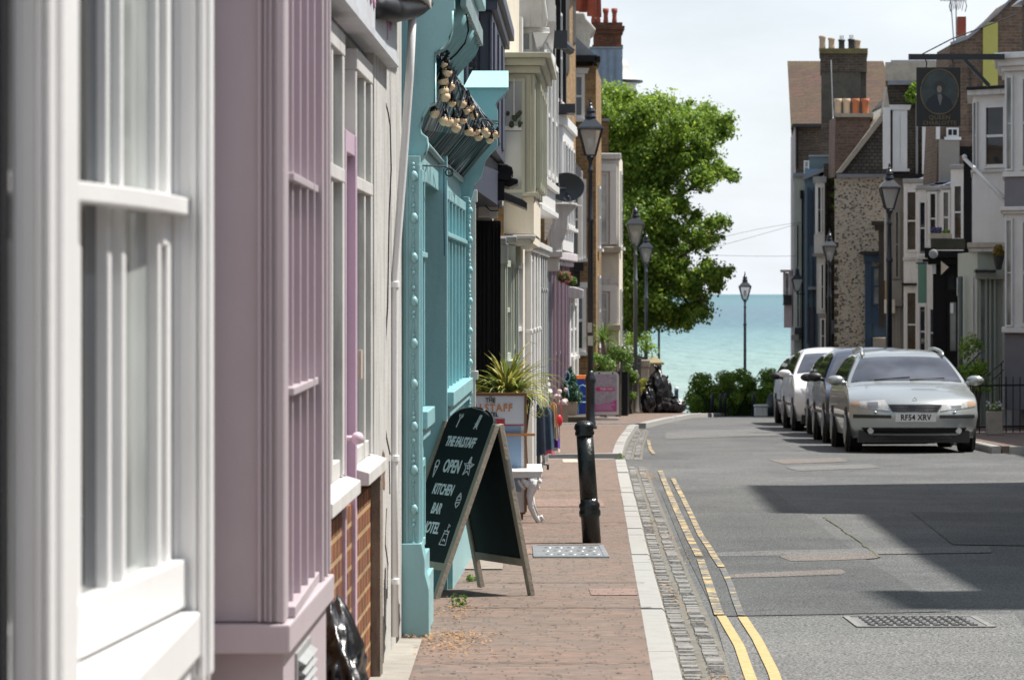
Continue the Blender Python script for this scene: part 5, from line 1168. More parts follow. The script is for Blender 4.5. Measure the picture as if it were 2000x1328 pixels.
text_mesh('THE FALSTAFF', .080, tt(.30, .925), CHALKW, front, 'lettering', .001, .18, .70, .0035)
text_mesh('OPEN', .108, tt(.30, .775), CHALKW, front, 'lettering', .001, .05, .74, .0025)
text_mesh('KITCHEN', .090, tt(.29, .635), CHALKW, front, 'lettering', .001, .08, .66, .002)
text_mesh('BAR', .090, tt(.29, .52), CHALKW, front, 'lettering', .001, .05, .72, .002)
text_mesh('HOTEL', .094, tt(.30, .405), CHALKW, front, 'lettering', .001, .08, .72, .002)
def doodle(nm, strokes, ox, oz, s):
    mb = MB(TF)
    for st in strokes: mb.tube([(ox + x * s, .006, oz + y * s) for x, y in st], .0032, 5)
    mb.build(nm, CHALKW, front)
circ = lambda cx_, cy_, r, n=14, a0=0, a1=6.283: [(cx_ + r * math.cos(a0 + (a1 - a0) * i / n), cy_ + r * math.sin(a0 + (a1 - a0) * i / n)) for i in range(n + 1)]
doodle('lollipop_drawing', [circ(0, .3, .38), circ(.02, .3, .2), [(-.05, -.08), (-.25, -1.0)]], .20, 1.075, .062)
doodle('deckchair_drawing', [[(-.3, -.7), (.2, .9)], [(.0, -.7), (.5, .9)], [(.2, .9), (.5, .9)], [(-.3, -.7), (.0, -.7)], [(.1, -.7), (.25, .9)], [(-.4, -.4), (.2, -.9)], [(.0, -.2), (-.4, -.9)]], .43, 1.07, .066)
doodle('starfish_drawing', [[(math.sin(i * math.pi / 5) * (1 if i % 2 == 0 else .42), math.cos(i * math.pi / 5) * (1 if i % 2 == 0 else .42)) for i in range(11)], circ(0, 0, .2, 8), [(0, .2), (0, .6)], [(.2, .05), (.55, .2)], [(-.2, .05), (-.55, .2)]], .50, .785, .06)
doodle('ice_cream_drawing', [[(-.3, .1), (0, -1.0), (.3, .1)], circ(0, .35, .36), [(-.3, .1), (.3, .1)]], .11, .765, .06)
doodle('shell_drawing', [[(0, .8), (.45, .2), (.4, -.4), (0, -.8), (-.4, -.4), (-.45, .2), (0, .8)], [(-.3, .0), (.3, .1)], [(-.3, -.3), (.3, -.2)], [(-.1, .4), (.2, .4)]], .52, .585, .055)
doodle('sandcastle_drawing', [[(-.6, -.8), (-.4, .2), (.4, .2), (.6, -.8), (-.6, -.8)], [(-.4, .2), (-.4, .5), (-.2, .4), (0, .5), (.2, .4), (.4, .5), (.4, .2)], [(0, .5), (0, 1.1), (.35, .9), (0, .8)], circ(0, -.5, .2, 8, 0, 3.14)], .51, .37, .065)

# ---------------------------------------------------------------- bollard
def bollard(px, pyb, d, px_top, h, r, m, name, label, group=None):
    z = pz(d) if h > .6 and d < 60 else pz(d)
    t = thing(name, label, 'bollard', (Xp(px, d), d, z - .01), 0, group)
    t.rotation_euler = (0, math.atan((Xp(px_top, d) - Xp(px, d)) / h), 0)
    return t
t = bollard(1156, 1065, 24.9, 1140, .94, .08, BLACKG, 'bollard', 'leaning glossy black iron bollard on the brick pavement near the kerb')
mb = MB(); mb.lathe([(.070, -.02), (.069, .20), (.080, .215), (.081, .245), (.073, .265), (.078, .28), (.078, .30), (.066, .315), (.066, .34)], n=28); mb.build('base_ring', BLACKG, t, smooth=True, bevel=0)
mb = MB(); mb.lathe([(.066, .338), (.063, .815)], n=28); mb.build('shaft', BLACKG, t, smooth=True)
mb = MB(); mb.lathe([(.063, .813), (.072, .82), (.073, .838), (.068, .848), (.068, .856), (.075, .866), (.0755, .884), (.068, .902), (.050, .916), (.026, .924), (.0, .926)], n=28); mb.build('domed_cap', BLACKG, t, smooth=True)

# ---------------------------------------------------------------- white iron bench end
d = 27.6
t = thing('ornate_bench', 'white cast iron bench with scrolled leg standing behind the chalkboard sign', 'bench', (.0, d, pz(d)))
WI = mat('white_cast_iron', (.72, .72, .71), .45, .05, bump=.6, bscale=35, dirt=.25, dirtcol=(.35, .34, .32))
def bl_(px, py, dd=0): v = P(px, py, d + dd); return (v.x, v.y - d, v.z - pz(d))
mb = MB(); a = bl_(965, 938); c = bl_(1058, 920); mb.box(a[0], c[0], -.02, 1.1, c[2] - .055, c[2]); mb.box(a[0], c[0] + .01, -.03, 1.11, c[2] - .012, c[2] + .004); mb.build('seat', WI, t, bevel=.008)
for dd in (0, 1.05):
    leg = MB()
    leg.tube([bl_(1043, 935, dd), bl_(1040, 950, dd), bl_(1036, 968, dd), bl_(1038, 990, dd), bl_(1046, 1008, dd), bl_(1052, 1018, dd), bl_(1058, 1020, dd)], [.05, .045, .034, .030, .026, .024, .014], 10)
    leg.tube([bl_(1052, 1012, dd), bl_(1058, 1008, dd), bl_(1060, 1014, dd), bl_(1057, 1020, dd)], [.012, .014, .014, .01], 8)
    for (x, y, r) in ((1030, 945, .030), (1042, 942, .034), (1052, 940, .028), (1036, 955, .024), (1050, 952, .020), (1024, 940, .022)): leg.ball(bl_(x, y, dd - .02), r, 9, (1, .6, 1), .12, random.Random(int(x)))
    leg.tube([bl_(1026, 955, dd), bl_(1018, 948, dd), bl_(1012, 938, dd)], [.012, .014, .012], 7)
    leg.tube([bl_(1040, 960, dd - .01), bl_(1043, 985, dd - .012), bl_(1050, 1006, dd - .012)], [.010, .010, .008], 6)
    leg.build('leg', WI, t, smooth=True)

# ---------------------------------------------------------------- hotel sign board
d = 28.0; SBW = mat('white_sign_panel', (.66, .71, .74), .35, .03); SBB = mat('pale_blue_sign_panel', (.24, .36, .52), .4, .04); BRN = mat('brown_timber', (.22, .11, .05), .6, .15); ORL = mat('orange_lettering', (.62, .27, .11), .5, .05); REDP = mat('red_sign_patch', (.45, .04, .05), .5); ORW = mat('orange_timber', (.50, .23, .09), .5, .1)
t = thing('hotel_sign_board', 'white and blue upright hotel sign board with orange lettering in a brown timber frame', 'sign', (Xp(958, d), d, pz(d)))
def sx_(px): return Xp(px, d) - t.location.x
def sz_(py): return Zp(py, d) - t.location.z
mb = MB(); mb.box(sx_(892), sx_(1024), 0, .02, sz_(1000), sz_(773)); mb.build('panel', SBW, t)
mb = MB(); mb.box(sx_(985), sx_(1018), -.004, -.0003, sz_(960), sz_(832)); mb.box(sx_(892), sx_(1018), -.0045, -.0008, sz_(930), sz_(905)); mb.build('blue_panel', SBB, t)
mb = MB(); mb.box(sx_(888), sx_(1029), -.012, .028, sz_(773), sz_(767)); mb.box(sx_(1024), sx_(1029), -.0125, .0285, sz_(1000), sz_(773.5)); mb.box(sx_(888), sx_(892), -.0125, .0285, sz_(1000), sz_(773.5)); mb.build('frame', BRN, t)
mb = MB(); mb.box(sx_(892), sx_(1023), -.005, -.001, sz_(831), sz_(829)); mb.box(sx_(965), sx_(986), -.006, -.001, sz_(829), sz_(818)); mb.build('red_band', REDP, t)
mb = MB(); mb.box(sx_(985), sx_(1045), -.03, .01, sz_(851), sz_(846)); mb.build('timber_ledge', ORW, t)
mb = MB(); mb.box(sx_(1016), sx_(1022), .03, .06, sz_(1015), sz_(960)); mb.box(sx_(900), sx_(906), .03, .06, sz_(1015), sz_(960)); mb.build('support_post', BRN, t)
def stx(s, px, py, size, m, sx=1, bold=.0, sp=1.0): text_mesh(s, size, Matrix.Translation((sx_(px), -.006, sz_(py))), m, t, 'lettering', .001, 0, sx, bold, space=sp)
stx('THE', 958, 782, .052, BLACK, .9, .001); stx('FALSTAFF', 957, 797, .088, ORL, .86, .003, 1.2); stx('HOTEL', 957, 810, .05, BLACK, .9, .001)
doodle_m = MB(); doodle_m.tube([(sx_(958) + .012 * math.cos(a), -.006, sz_(776) + .008 * math.sin(a)) for a in (0, 1, 2, 3.14, 4, 5, 6.28)], .002, 5); doodle_m.build('crown_emblem', BLACK, t)

# ---------------------------------------------------------------- potted plants
def spiky(label, loc, n, L_, m, seed, name='yucca_plant', pot=True, spread=1.0, droop=.5, potm=None, width=.018, upb=.45):
    t = thing(name, label, 'plant', loc); r = random.Random(seed); mb = MB()
    for i in range(n):
        a = r.uniform(0, 6.283); el = r.uniform(upb - .45, 1.45) ; l = L_ * r.uniform(.7, 1.1); w_ = width * r.uniform(.7, 1.2)
        dx, dy = math.cos(a), math.sin(a); pts = []
        hx = 0; hz = .35; ang = el
        seg = 6
        for k in range(seg + 1):
            pts.append(Vector((dx * hx, dy * hx, hz))); hx += math.cos(ang) * l / seg * spread; hz += math.sin(ang) * l / seg; ang -= droop * (1.3 - el / 1.6) * (k + .5) / seg * .9
        sd = Vector((-dy, dx, 0)); vs = []
        for k, p in enumerate(pts):
            ww = w_ * (1 - (k / seg) ** 2.2) + .001; up = Vector((0, 0, .004))
            vs += [p - sd * ww, p - up, p + sd * ww]
        fs = []
        for k in range(seg): q = 3 * k; fs += [(q, q + 1, q + 4, q + 3), (q + 1, q + 2, q + 5, q + 4)]
        mb.add(vs, fs)
    mb.build('leaf_rosette', m, t, fix=False)
    if pot: p = MB(); p.lathe([(.15, -.62), (.12, 0), (.16, .33), (.18, .34), (.18, .38), (.15, .38), (.14, .34)], n=18); p.build('pot', potm or POT_O, t, smooth=False)
    return t
spiky('large yellow and green striped spiky plant arching over the hotel sign board', (Xp(993, 29.0), 29.0, pz(29) + .62), 210, .47, LEAF_Y, 3, droop=.75, potm=BLACK, upb=.75, width=.022)
ya = spiky('loose arching yellow green leaves trailing beside the clothes rail', (Xp(1003, 30.5), 30.5, pz(30.5) + .62), 40, .72, LEAF_Y, 9, 'arching_plant', droop=1.9, potm=BLACK, upb=.7, width=.010)
# ---------------------------------------------------------------- clothes rail
d = 36.2
DEN = mat('navy_denim_cloth', (.018, .030, .052), .9, .3, scale=12, bump=.4); DEN2 = mat('blue_denim_cloth', (.05, .085, .13), .9, .25, scale=12, bump=.4); DARKC = mat('black_cloth', (.012, .012, .014), .95, .2)
t = thing('clothes_rail', 'grey metal clothes rail on castors standing at the shop door', 'clothes rail', (Xp(1055, d), d, pz(d)))
def cr(px, py, dd=0): v = P(px, py, d + dd); return Vector((v.x - t.location.x, dd, v.z - t.location.z))
GM = mat('grey_metal_tube', (.25, .25, .26), .35, .1, metal=.6)
mb = MB(); mb.tube([cr(1040, 790), cr(1047, 830), cr(1058, 880), cr(1064, 908)], .012, 8); mb.tube([cr(1020, 790, .6), cr(1022, 905, .6)], .012, 8); mb.tube([cr(1036, 770), cr(1020, 770, 1.0)], .012, 8); mb.tube([cr(1058, 903), cr(1070, 908)], .012, 8); mb.tube([cr(1040, 790), cr(1036, 770)], .012, 8); mb.build('frame', GM, t, smooth=True)
for px in (1057, 1070): mb = MB(); c = cr(px, 912); mb.lathe([(.03, -.012), (.03, .012)], (0, 0, 0), 12, Matrix.Translation(c) @ Matrix.Rotation(R(90), 4, 'Y')); mb.build('castor', BLACK, t)
def garment(label, pxs, y0, y1, dd, m, seed, hem=None, cat='jacket', name='hanging_jacket', th=.05):
    r = random.Random(seed); D = d + dd; x0, x1 = Xp(pxs[0], D), Xp(pxs[1], D); z0, z1 = Zp(y1, D), Zp(y0, D)
    g = thing(name, label, cat, ((x0 + x1) / 2, D, z0)); w_, hh = (x1 - x0) / 2, z1 - z0; ph = r.uniform(0, 6)
    def shp(u, v, s): # v 0 bottom..1 top
        ww = w_ * (1.0 - .12 * v - (.55 * ((v - .85) / .15) ** 2 if v > .85 else 0))
        x = (u * 2 - 1) * ww; f = .016 * math.sin(u * 19 + ph + v * 2) * (1 - v * .6)
        return (x, s * th * (1 - .5 * abs(u * 2 - 1) ** 3) + f, v * hh + .012 * math.sin(u * 9 + ph) * (1 - v))
    mb = MB(); mb.grid(lambda u, v: shp(u, v, -1), 20, 10); mb.grid(lambda u, v: shp(u, v, 1), 20, 10)
    mb.build('cloth', m, g, smooth=True, fix=False)
    if hem: hb = MB(); hb.grid(lambda u, v: tuple(Vector(shp(u, v * .09, -1)) + Vector((0, -.004, -.008))), 20, 2); hb.build('hem', hem, g, smooth=True, fix=False)
    hk = MB(); hk.tube([(0, 0, hh * .98), (0, 0, hh + .03), (.02, 0, hh + .045)], .004, 5); hk.build('hanger_hook', GM, g)
    return g
PKH = mat('pink_hem_cloth', (.50, .10, .16), .9, .1); VIO = mat('violet_cloth', (.10, .04, .28), .9, .15); OFC = mat('cream_cloth', (.60, .52, .42), .9, .1); ORC = mat('peach_cloth', (.62, .36, .20), .9, .1); RED = mat('red_plastic', (.55, .03, .05), .35, .1)
garment('long black garment hanging low at the back of the clothes rail', (1020, 1056), 800, 912, .55, DARKC, 1, name='hanging_coat', cat='coat')
garment('dark navy denim jacket with pale seams hanging nearest on the rail', (1028, 1066), 790, 888, -.05, DEN, 2)
garment('mid blue denim jacket with pink hem on the rail', (1048, 1083), 795, 886, .1, DEN2, 3, PKH)
garment('violet and white top showing behind the denim jackets', (1068, 1094), 810, 880, .25, VIO, 4, OFC, 'top', 'hanging_blouse')
garment('cream and peach scarf hanging at the right end of the rail', (1072, 1088), 785, 832, .15, ORC, 5, None, 'scarf', 'hanging_scarf', .03)
garment('white shirt hanging between scarf and violet top', (1078, 1092), 825, 858, .2, OFC, 6, None, 'shirt', 'hanging_shirt', .03)
D = 36.4
hb_ = thing('hanging_handbag', 'shiny red handbag hanging at the end of the clothes rail', 'handbag', tuple(P(1091, 832, D)))
mb = MB(); mb.ball((0, 0, .06), .055, 14, (.8, .5, 1.25)); mb.build('bag', RED, hb_, smooth=True); mb = MB(); mb.tube([(-.04, 0, .10), (-.035, 0, .2), (0, 0, .25), (.03, 0, .2), (.035, 0, .10)], .005, 6); mb.build('strap', RED, hb_)

# ---------------------------------------------------------------- satellite dish, baskets
d = 62.6
t = thing('satellite_dish', 'large dark grey satellite dish fixed above the white scroll bracket', 'satellite dish', tuple(P(1106, 366, d))); r_ = 35 * d / F
mb = MB(); mb.grid(lambda u, v: (r_ * v * math.cos(u * 6.2832) * 1.0, -.12 * v * v + .05, r_ * v * math.sin(u * 6.2832) * .80), 32, 6); mb.tube([(r_ * math.cos(a / 5), -.07, r_ * .80 * math.sin(a / 5)) for a in range(32)], .006, 5); ds = mb.build('dish', mat('dish_grey', (.055, .07, .08), .55, .1), t, smooth=True, fix=False)
mb = MB(); mb.tube([(-.14, -.13, -.14), (-.14, -.13, .08)], .012, 7); mb.tube([(-.14, -.1, -.02), (.0, .02, -.02)], .02, 7); mb.build('mount_arm', GM, t); mb = MB(); mb.tube([(.0, .0, -.1), (.03, -.16, -.19)], .012, 7); mb.ball((.03, -.18, -.185), .028, 10); mb.build('receiver', IRON, t)
mb = MB()
for q in (((-.19, -.05, -.2), (-.18, 0, -.5), (-.22, 0, -.8)), ((.07, -.1, -.19), (.08, 0, -.3)), ((-.05, -.1, -.2), (.05, -.05, -.3), (.3, 0, -.35), (.27, 0, -.7))): mb.tube(q, .005, 5)
mb.build('cable', WHITE, t)
def basket(px, py, d, rr, m1, cols, label, seed):
    t = thing('hanging_basket', label, 'hanging basket', tuple(P(px, py, d)), 0, None); r = random.Random(seed)
    leaves('foliage', LEAF_G, [((0, 0, 0), rr), ((rr * .3, 0, .02), rr * .7)], 900, .018, t, seed)
    if cols:
        mb = MB()
        for _ in range(70):
            a, b_ = r.uniform(-.3, 3.4), r.uniform(-1.2, .9); mb.ball((rr * 1.02 * math.cos(a) * math.cos(b_) + rr * .15, -rr * 1.02 * math.sin(a) * math.cos(b_), rr * math.sin(b_)), r.uniform(.006, .013), 6)
        mb.build('pink_flowers', mat('pink_petals', (.60, .12, .20), .7, .3), t)
    mb = MB(); mb.ball((0, 0, -.02), rr * .85, 12, (1, 1, .8)); mb.build('basket_liner', mat('coir_liner', (.05, .045, .02), .95), t); mb = MB()
    for a in (0, 2.1, 4.2): mb.tube([(rr * .8 * math.cos(a), rr * .8 * math.sin(a), 0), (0, 0, rr * 2.4)], .003, 4)
    mb.build('chain', IRON, t)
basket(1101, 541, 63.4, .13, None, 1, 'hanging basket of pink flowers in front of the mauve shop', 4); basket(1115, 549, 64.4, .115, None, 0, 'plain green leafy hanging basket to the right of the pink one', 5)
# ---------------------------------------------------------------- cars
def smooth_path(pts, n=6):
    out = []
    for i in range(len(pts) - 1):
        p0, p1, p2, p3 = [Vector(pts[max(0, min(len(pts) - 1, i + k))]) for k in (-1, 0, 1, 2)]
        for k in range(n):
            t = k / n; out.append(.5 * ((2 * p1) + (-p0 + p2) * t + (2 * p0 - 5 * p1 + 4 * p2 - p3) * t * t + (-p0 + 3 * p1 - 3 * p2 + p3) * t ** 3))
    out.append(Vector(pts[-1])); return out
EST = [(.12, .21), (.03, .30), (.0, .42), (.0, .52), (.035, .60), (.08, .68), (.22, .765), (.55, .86), (.95, .93), (1.22, .965), (1.62, 1.16), (2.02, 1.34), (2.35, 1.405), (3.0, 1.435), (3.8, 1.405), (4.3, 1.33), (4.5, 1.05), (4.66, .85), (4.68, .5), (4.6, .25)]
HAT = [(.14, .20), (.04, .30), (.0, .42), (.0, .55), (.04, .66), (.12, .76), (.30, .85), (.62, .94), (.95, 1.01), (1.15, 1.05), (1.6, 1.28), (2.0, 1.45), (2.4, 1.53), (3.0, 1.54), (3.6, 1.50), (4.0, 1.38), (4.2, 1.1), (4.34, .9), (4.36, .5), (4.3, .25)]
TYRE = mat('tyre_rubber', (.012, .012, .012), .8, .2); ALLOY = mat('alloy_rim', (.35, .36, .37), .3, .1, metal=.8); TRIM = mat('black_plastic_trim', (.018, .018, .019), .5, .1)
CLEAR = mat('headlamp_clear', (.52, .52, .50), .12, .3, scale=14, metal=.2, coat=1); AMBER = mat('indicator_amber', (.42, .28, .20), .2, .1, coat=1)
PLATE = mat('number_plate_white', (.62, .62, .60), .4, .03)
def carpaint(name, c, metal=.35): return mat(name, c, .28, .02, bump=0, metal=metal, coat=.8)
def car(name, label, xc, df, yaw, prof, L, Wd, Hs, paint, lights='estate', plate=None, rails=False, mirror=None):
    base = max(p[0] for p in prof); sy, sz = L / base, Hs
    path = [Vector((p.x * sy, p.y * sz)) for p in smooth_path(prof)]
    n = len(path); hw = Wd / 2
    belt = (.965 if prof is EST else 1.03) * sz; topz = max(p.y for p in path)
    def wz(z):
        if z <= belt: return hw * interp(z, [(0, .90), (.2 * sz, .93), (.5 * sz, 1.0), (.8 * sz, .99), (belt, .955)])
        return hw * (.955 - .32 * ((z - belt) / (topz - belt)) ** 1.25)
    ins = lambda y: interp(y, [(0, .34), (.3, .30), (1.1, .17), (2.0, .06), (3.0, 0), (L - .3, -.04), (L, -.16)])
    def S(u, p):
        w_ = wz(p.y); a = abs(u)
        drop = interp(p.x, [(0, 0), (.25, .02), (.7, .055), (1.2, .04), (2.0, .035), (3, .05), (L, .03)])
        return Vector((u * w_, p.x + ins(p.x) * a ** 2.6, p.y - drop * a ** 3.5))
    gz = rz(df + L * .35); sl_ = math.atan((rz(df + L * .8) - rz(df + L * .1)) / (L * .7))
    o = thing(name, label, 'car', (xc, df, rz(df + .9) - .9 * math.tan(sl_)), R(yaw)); o.rotation_euler = (sl_, 0, R(yaw))
    us = [-1, -.985, -.95, -.88, -.75, -.55, -.3, 0, .3, .55, .75, .88, .95, .985, 1]
    mb = MB(); vs = [S(u, p) for p in path for u in us]; m_ = len(us)
    fs = [(i * m_ + k, i * m_ + k + 1, (i + 1) * m_ + k + 1, (i + 1) * m_ + k) for i in range(n - 1) for k in range(m_ - 1)]
    for s in (-1, 1):
        b0 = len(vs)
        for p in path:
            e = S(s, p)
            for k in range(1, 9):
                z = e.z + (.22 * sz - e.z) * k / 8 if e.z > .22 * sz else e.z
                yy = e.y; vs.append(Vector((s * wz(z), yy, z)))
        for i in range(n - 1):
            for k in range(8):
                A_ = (i * m_ + (0 if s < 0 else m_ - 1)) if k == 0 else b0 + i * 8 + k - 1
                B_ = ((i + 1) * m_ + (0 if s < 0 else m_ - 1)) if k == 0 else b0 + (i + 1) * 8 + k - 1
                fs.append((A_, b0 + i * 8 + k, b0 + (i + 1) * 8 + k, B_))
    mb.add(vs, fs); body = mb.build('body', paint, o, smooth=True)
    zs = [p.y for p in path]; kmax = next(i for i, p in enumerate(path) if p.y > belt * .985)
    def front(x, z, off=.006):
        for i in range(kmax):
            if path[i].y <= z <= path[i + 1].y or i == kmax - 1:
                t = (z - path[i].y) / max(1e-6, path[i + 1].y - path[i].y); p = path[i].lerp(path[i + 1], max(0, min(1, t))); break
        a = abs(x) / wz(z); q = S(math.copysign(min(1, a), x), p); return Vector((x, q.y - off, z))
    def fpatch(nm, c, m, par=o, off=.006, nu=8, nv=4, smooth=True):
        mb = MB(); f_ = lambda u, v: front(*((Vector(c[0]).lerp(Vector(c[1]), u)).lerp(Vector(c[3]).lerp(Vector(c[2]), u), v)), off)
        mb.grid(f_, nu, nv); return mb.build(nm, m, par, smooth=smooth, fix=False)
    # glass
    def seg(y0, y1): return [p for p in path if y0 <= p.x <= y1 and p.y > belt * .9]
    ws = seg((1.24 if prof is EST else 1.17) * sy, 2.0 * sy); mb = MB(); uu = [-.93, -.85, -.6, -.3, 0, .3, .6, .85, .93]
    up = Vector((0, -.45, .9)).normalized() * .008
    mb.add([S(u, p) + up for p in ws for u in uu], [(i * 9 + k, i * 9 + k + 1, (i + 1) * 9 + k + 1, (i + 1) * 9 + k) for i in range(len(ws) - 1) for k in range(8)])
    wsc = mb.build('windscreen', GLASS_CAR, o, smooth=True, fix=False)
    mb = MB()
    for s in (-1, 1): mb.tube([S(s * .3 - .25, ws[0]) + up * 2, S(s * .3 + .35, ws[1]) + up * 2.5], .008, 5)
    mb.build('wiper', TRIM, wsc)
    for s in (-1, 1):
        mb = MB()
        def sw(u, v):
            y = (1.42 + u * 2.72) * sy
            tz = min(interp(y, [(p.x, p.y) for p in path if p.x > 1.0 * sy and p.y > .9 * sz]) - .10, topz)
            lo = belt + .015; hi = max(lo + .01, tz); z = lo + (hi - lo) * v
            return (s * (wz(z) + .006), y, z)
        mb.grid(sw, 18, 5); sg_ = mb.build('side_window', GLASS_CAR, o, smooth=True, fix=False)
        for fy in (2.35, 3.3): q = MB(); q.prism([(s * (wz(belt) + .009), belt), (s * (wz(belt) + .016), belt), (s * (wz(topz - .1) + .016), topz - .11), (s * (wz(topz - .1) + .009), topz - .11)], 'y', fy * sy, fy * sy + .07); q.build('door_pillar', TRIM, sg_)
        mb = MB(); mb.box(s * (hw + .004), s * (hw + .012), 1.3 * sy, L - 1.2, .46, .50); mb.build('side_rub_strip', TRIM, o)
        # mirror
        mb = MB(); mm = Vector((s * (hw + .10), 1.55 * sy, belt + .02)); mb.ball(mm, .10, 14, (1.25, .75, .72)); mb.tube([(s * (hw - .06), 1.5 * sy, belt - .03), mm], .03, 7); mb.build('door_mirror', mirror or paint, o, smooth=True)
        for wy in (.93 * sy, L - .88):
            a = MB(); a.lathe([(.365, -.012), (.365, .012)], (0, 0, 0), 28, Matrix.Translation((s * (wz(.35) - .004), wy, .32)) @ Matrix.Rotation(R(90), 4, 'Y')); a.build('wheel_arch', TRIM, o)
            w_ = MB(); w_.lathe([(.20, -.10), (.30, -.11), (.315, -.09), (.315, .09), (.30, .11), (.20, .10)], (0, 0, 0), 28, Matrix.Translation((s * (hw - .10), wy, .315)) @ Matrix.Rotation(R(90), 4, 'Y')); wh = w_.build('wheel', TYRE, o, smooth=True)
            r_ = MB(); T = Matrix.Translation((s * (hw + .012), wy, .315)) @ Matrix.Rotation(R(90), 4, 'Y'); r_.lathe([(.205, -.01), (.205, .006), (.185, .006), (.185, -.01)], n=24, T=T)
            for k in range(7): aa = k * 2 * math.pi / 7; r_.box(0, .19, -.018, .018, -.008, .004, T @ Matrix.Rotation(aa, 4, 'Z'))
            r_.build('rim', ALLOY, wh)
    mb = MB(); mb.box(-hw * .86, hw * .86, .22, L - .25, .14, .30); mb.build('underbody', TRIM, o)
    mb = MB(); mb.box(-hw * .72, hw * .72, 1.35 * sy, L - .5, belt - .12, belt - .10); mb.build('dashboard', TRIM, o)
    # front details
    k = sz
    if lights == 'estate':
        for s in (-1, 1):
            h = fpatch('headlight', [(s * .34, .575), (s * .80, .625), (s * .835, .70), (s * .40, .725)], CLEAR, nu=10)
            fpatch('indicator', [(s * .74, .625), (s * .845, .64), (s * .85, .70), (s * .74, .708)], AMBER, h, .009)
            fpatch('lamp_reflector', [(s * .50, .61), (s * .64, .62), (s * .64, .69), (s * .50, .70)], ALLOY, h, .010)
            fpatch('bumper_strip', [(s * .33, .475), (s * .83, .475), (s * .83, .525), (s * .33, .52)], TRIM, off=.012)
            f_ = MB(); c = front(s * .60, .305); f_.lathe([(.042, -.01), (.042, .012)], n=16, T=Matrix.Translation(c + Vector((0, -.015, 0))) @ Matrix.Rotation(R(90), 4, 'X')); fogs = f_
            fg = f_.build('fog_lamp', CLEAR, o)
            w_ = MB(); c = front(s * .54, .555); w_.ball(c, .025, 8, (1, .8, .8)); w_.build('washer_cover', paint, o, smooth=True)
        g = fpatch('grille', [(-.31, .565), (.31, .565), (.37, .665), (-.37, .665)], TRIM, off=.008)
        for j in range(4): q = MB(); z = .58 + j * .022; q.tube([front(-.30 - j * .015, z, .014), front(0, z, .014), front(.30 + j * .015, z, .014)], .005, 5); q.build('grille_bar', mat('dark_chrome', (.05, .05, .055), .35, .1, metal=.6) if j == 0 and not bpy.data.materials.get('dark_chrome') else bpy.data.materials['dark_chrome'], g)
        fpatch('lower_intake', [(-.66, .268), (.66, .268), (.72, .345), (-.72, .345)], BLACK, off=.009, nu=12)
        fpatch('lower_skirt', [(-.74, .215), (.74, .215), (.75, .232), (-.75, .232)], TRIM, off=.010, nu=12)
        e = MB(); c = front(0, .725, .012); e.tube([c + Vector((0, 0, .035)), c + Vector((.025, 0, 0)), c + Vector((0, 0, -.035)), c + Vector((-.025, 0, 0)), c + Vector((0, 0, .035))], .005, 5); e.build('bonnet_badge', ALLOY, o)
    else:
        for s in (-1, 1):
            h = fpatch('headlight', [(s * .46 * k, .66 * k), (s * .72 * k, .70 * k), (s * .80 * k, .79 * k), (s * .50 * k, .735 * k)], CLEAR)
            fpatch('fog_lamp_recess', [(s * .46, .30), (s * .72, .31), (s * .74, .42), (s * .50, .40)], TRIM)
            f_ = MB(); c = front(s * .60, .35); f_.lathe([(.045, -.012), (.045, .012)], n=14, T=Matrix.Translation(c + Vector((0, -.015, 0))) @ Matrix.Rotation(R(90), 4, 'X')); f_.build('fog_lamp', CLEAR, o)
        fpatch('grille', [(-.40, .54), (.40, .54), (.42, .66), (-.42, .66)], TRIM); fpatch('lower_intake', [(-.42, .26), (.42, .26), (.44, .38), (-.44, .38)], BLACK)
    c = front(0, .485, .030)
    mb = MB(); mb.box(-.275, .275, c.y, c.y + .03, .43, .54); pl = mb.build('number_plate', PLATE, o)
    if plate: text_mesh(plate, .108, Matrix.Translation((0, c.y - .002, .485)), BLACK, pl, 'registration_lettering', .001, 0, .84, .0025, space=1.08)
    if rails:
        for s in (-1, 1):
            r_ = MB(); pts = []
            for p in path:
                if 2.05 * sy < p.x < 4.0 * sy: q = S(s * .93, p); pts.append(q + Vector((0, 0, .045)))
            r_.tube([pts[0] + Vector((0, -.1, -.05))] + pts + [pts[-1] + Vector((0, .1, -.05))], [.018] + [.026] * len(pts) + [.018], 8); r_.build('roof_rail', paint, o, smooth=True)
    return o
SILV = carpaint('silver_car_paint', (.36, .39, .385), .5); NVY = carpaint('navy_car_paint', (.010, .016, .040), 0); BLK = carpaint('black_car_paint', (.008, .008, .010), 0); WHT = carpaint('white_car_paint', (.72, .73, .73), 0); GRY = carpaint('grey_car_paint', (.14, .15, .16))
car('silver_estate_car', 'silver estate car with roof rails at the front of the parked line, plate RF54 XRV', Xp(1785, 45.5), 45.3, -1.7, EST, 4.68, 1.76, 1.0, SILV, plate='RF54 XRV', rails=True)
n_ = car('navy_car', 'dark navy car with black mirrors parked directly behind the silver estate', Xp(1612, 50.9) + .88, 50.7, -1.7, HAT, 4.1, 1.74, .97, NVY, 'hatch', mirror=TRIM)
car('black_car', 'black car mostly hidden between the navy car and the white car', Xp(1596, 55.6) + .87, 55.4, -1.7, HAT, 4.0, 1.72, .95, BLK, 'hatch', mirror=TRIM)
car('white_car', 'white hatchback with dark headlights parked fourth in the line', Xp(1551, 60.4) + .92, 60.2, -1.2, HAT, 4.4, 1.82, 1.0, WHT, 'hatch')
car('grey_car', 'dark grey car at the far end of the parked line beyond the white hatchback', Xp(1531, 65.6) + .88, 65.4, -1.0, HAT, 4.1, 1.72, .93, GRY, 'hatch', mirror=TRIM)
mb = MB(); mb.box(.30, .42, 1.62, 1.64, 1.05, 1.13); mb.box(-.52, -.40, 1.30, 1.33, 1.06, 1.15); mb.build('parking_permit', mat('yellow_permit', (.55, .6, .08), .5), n_)

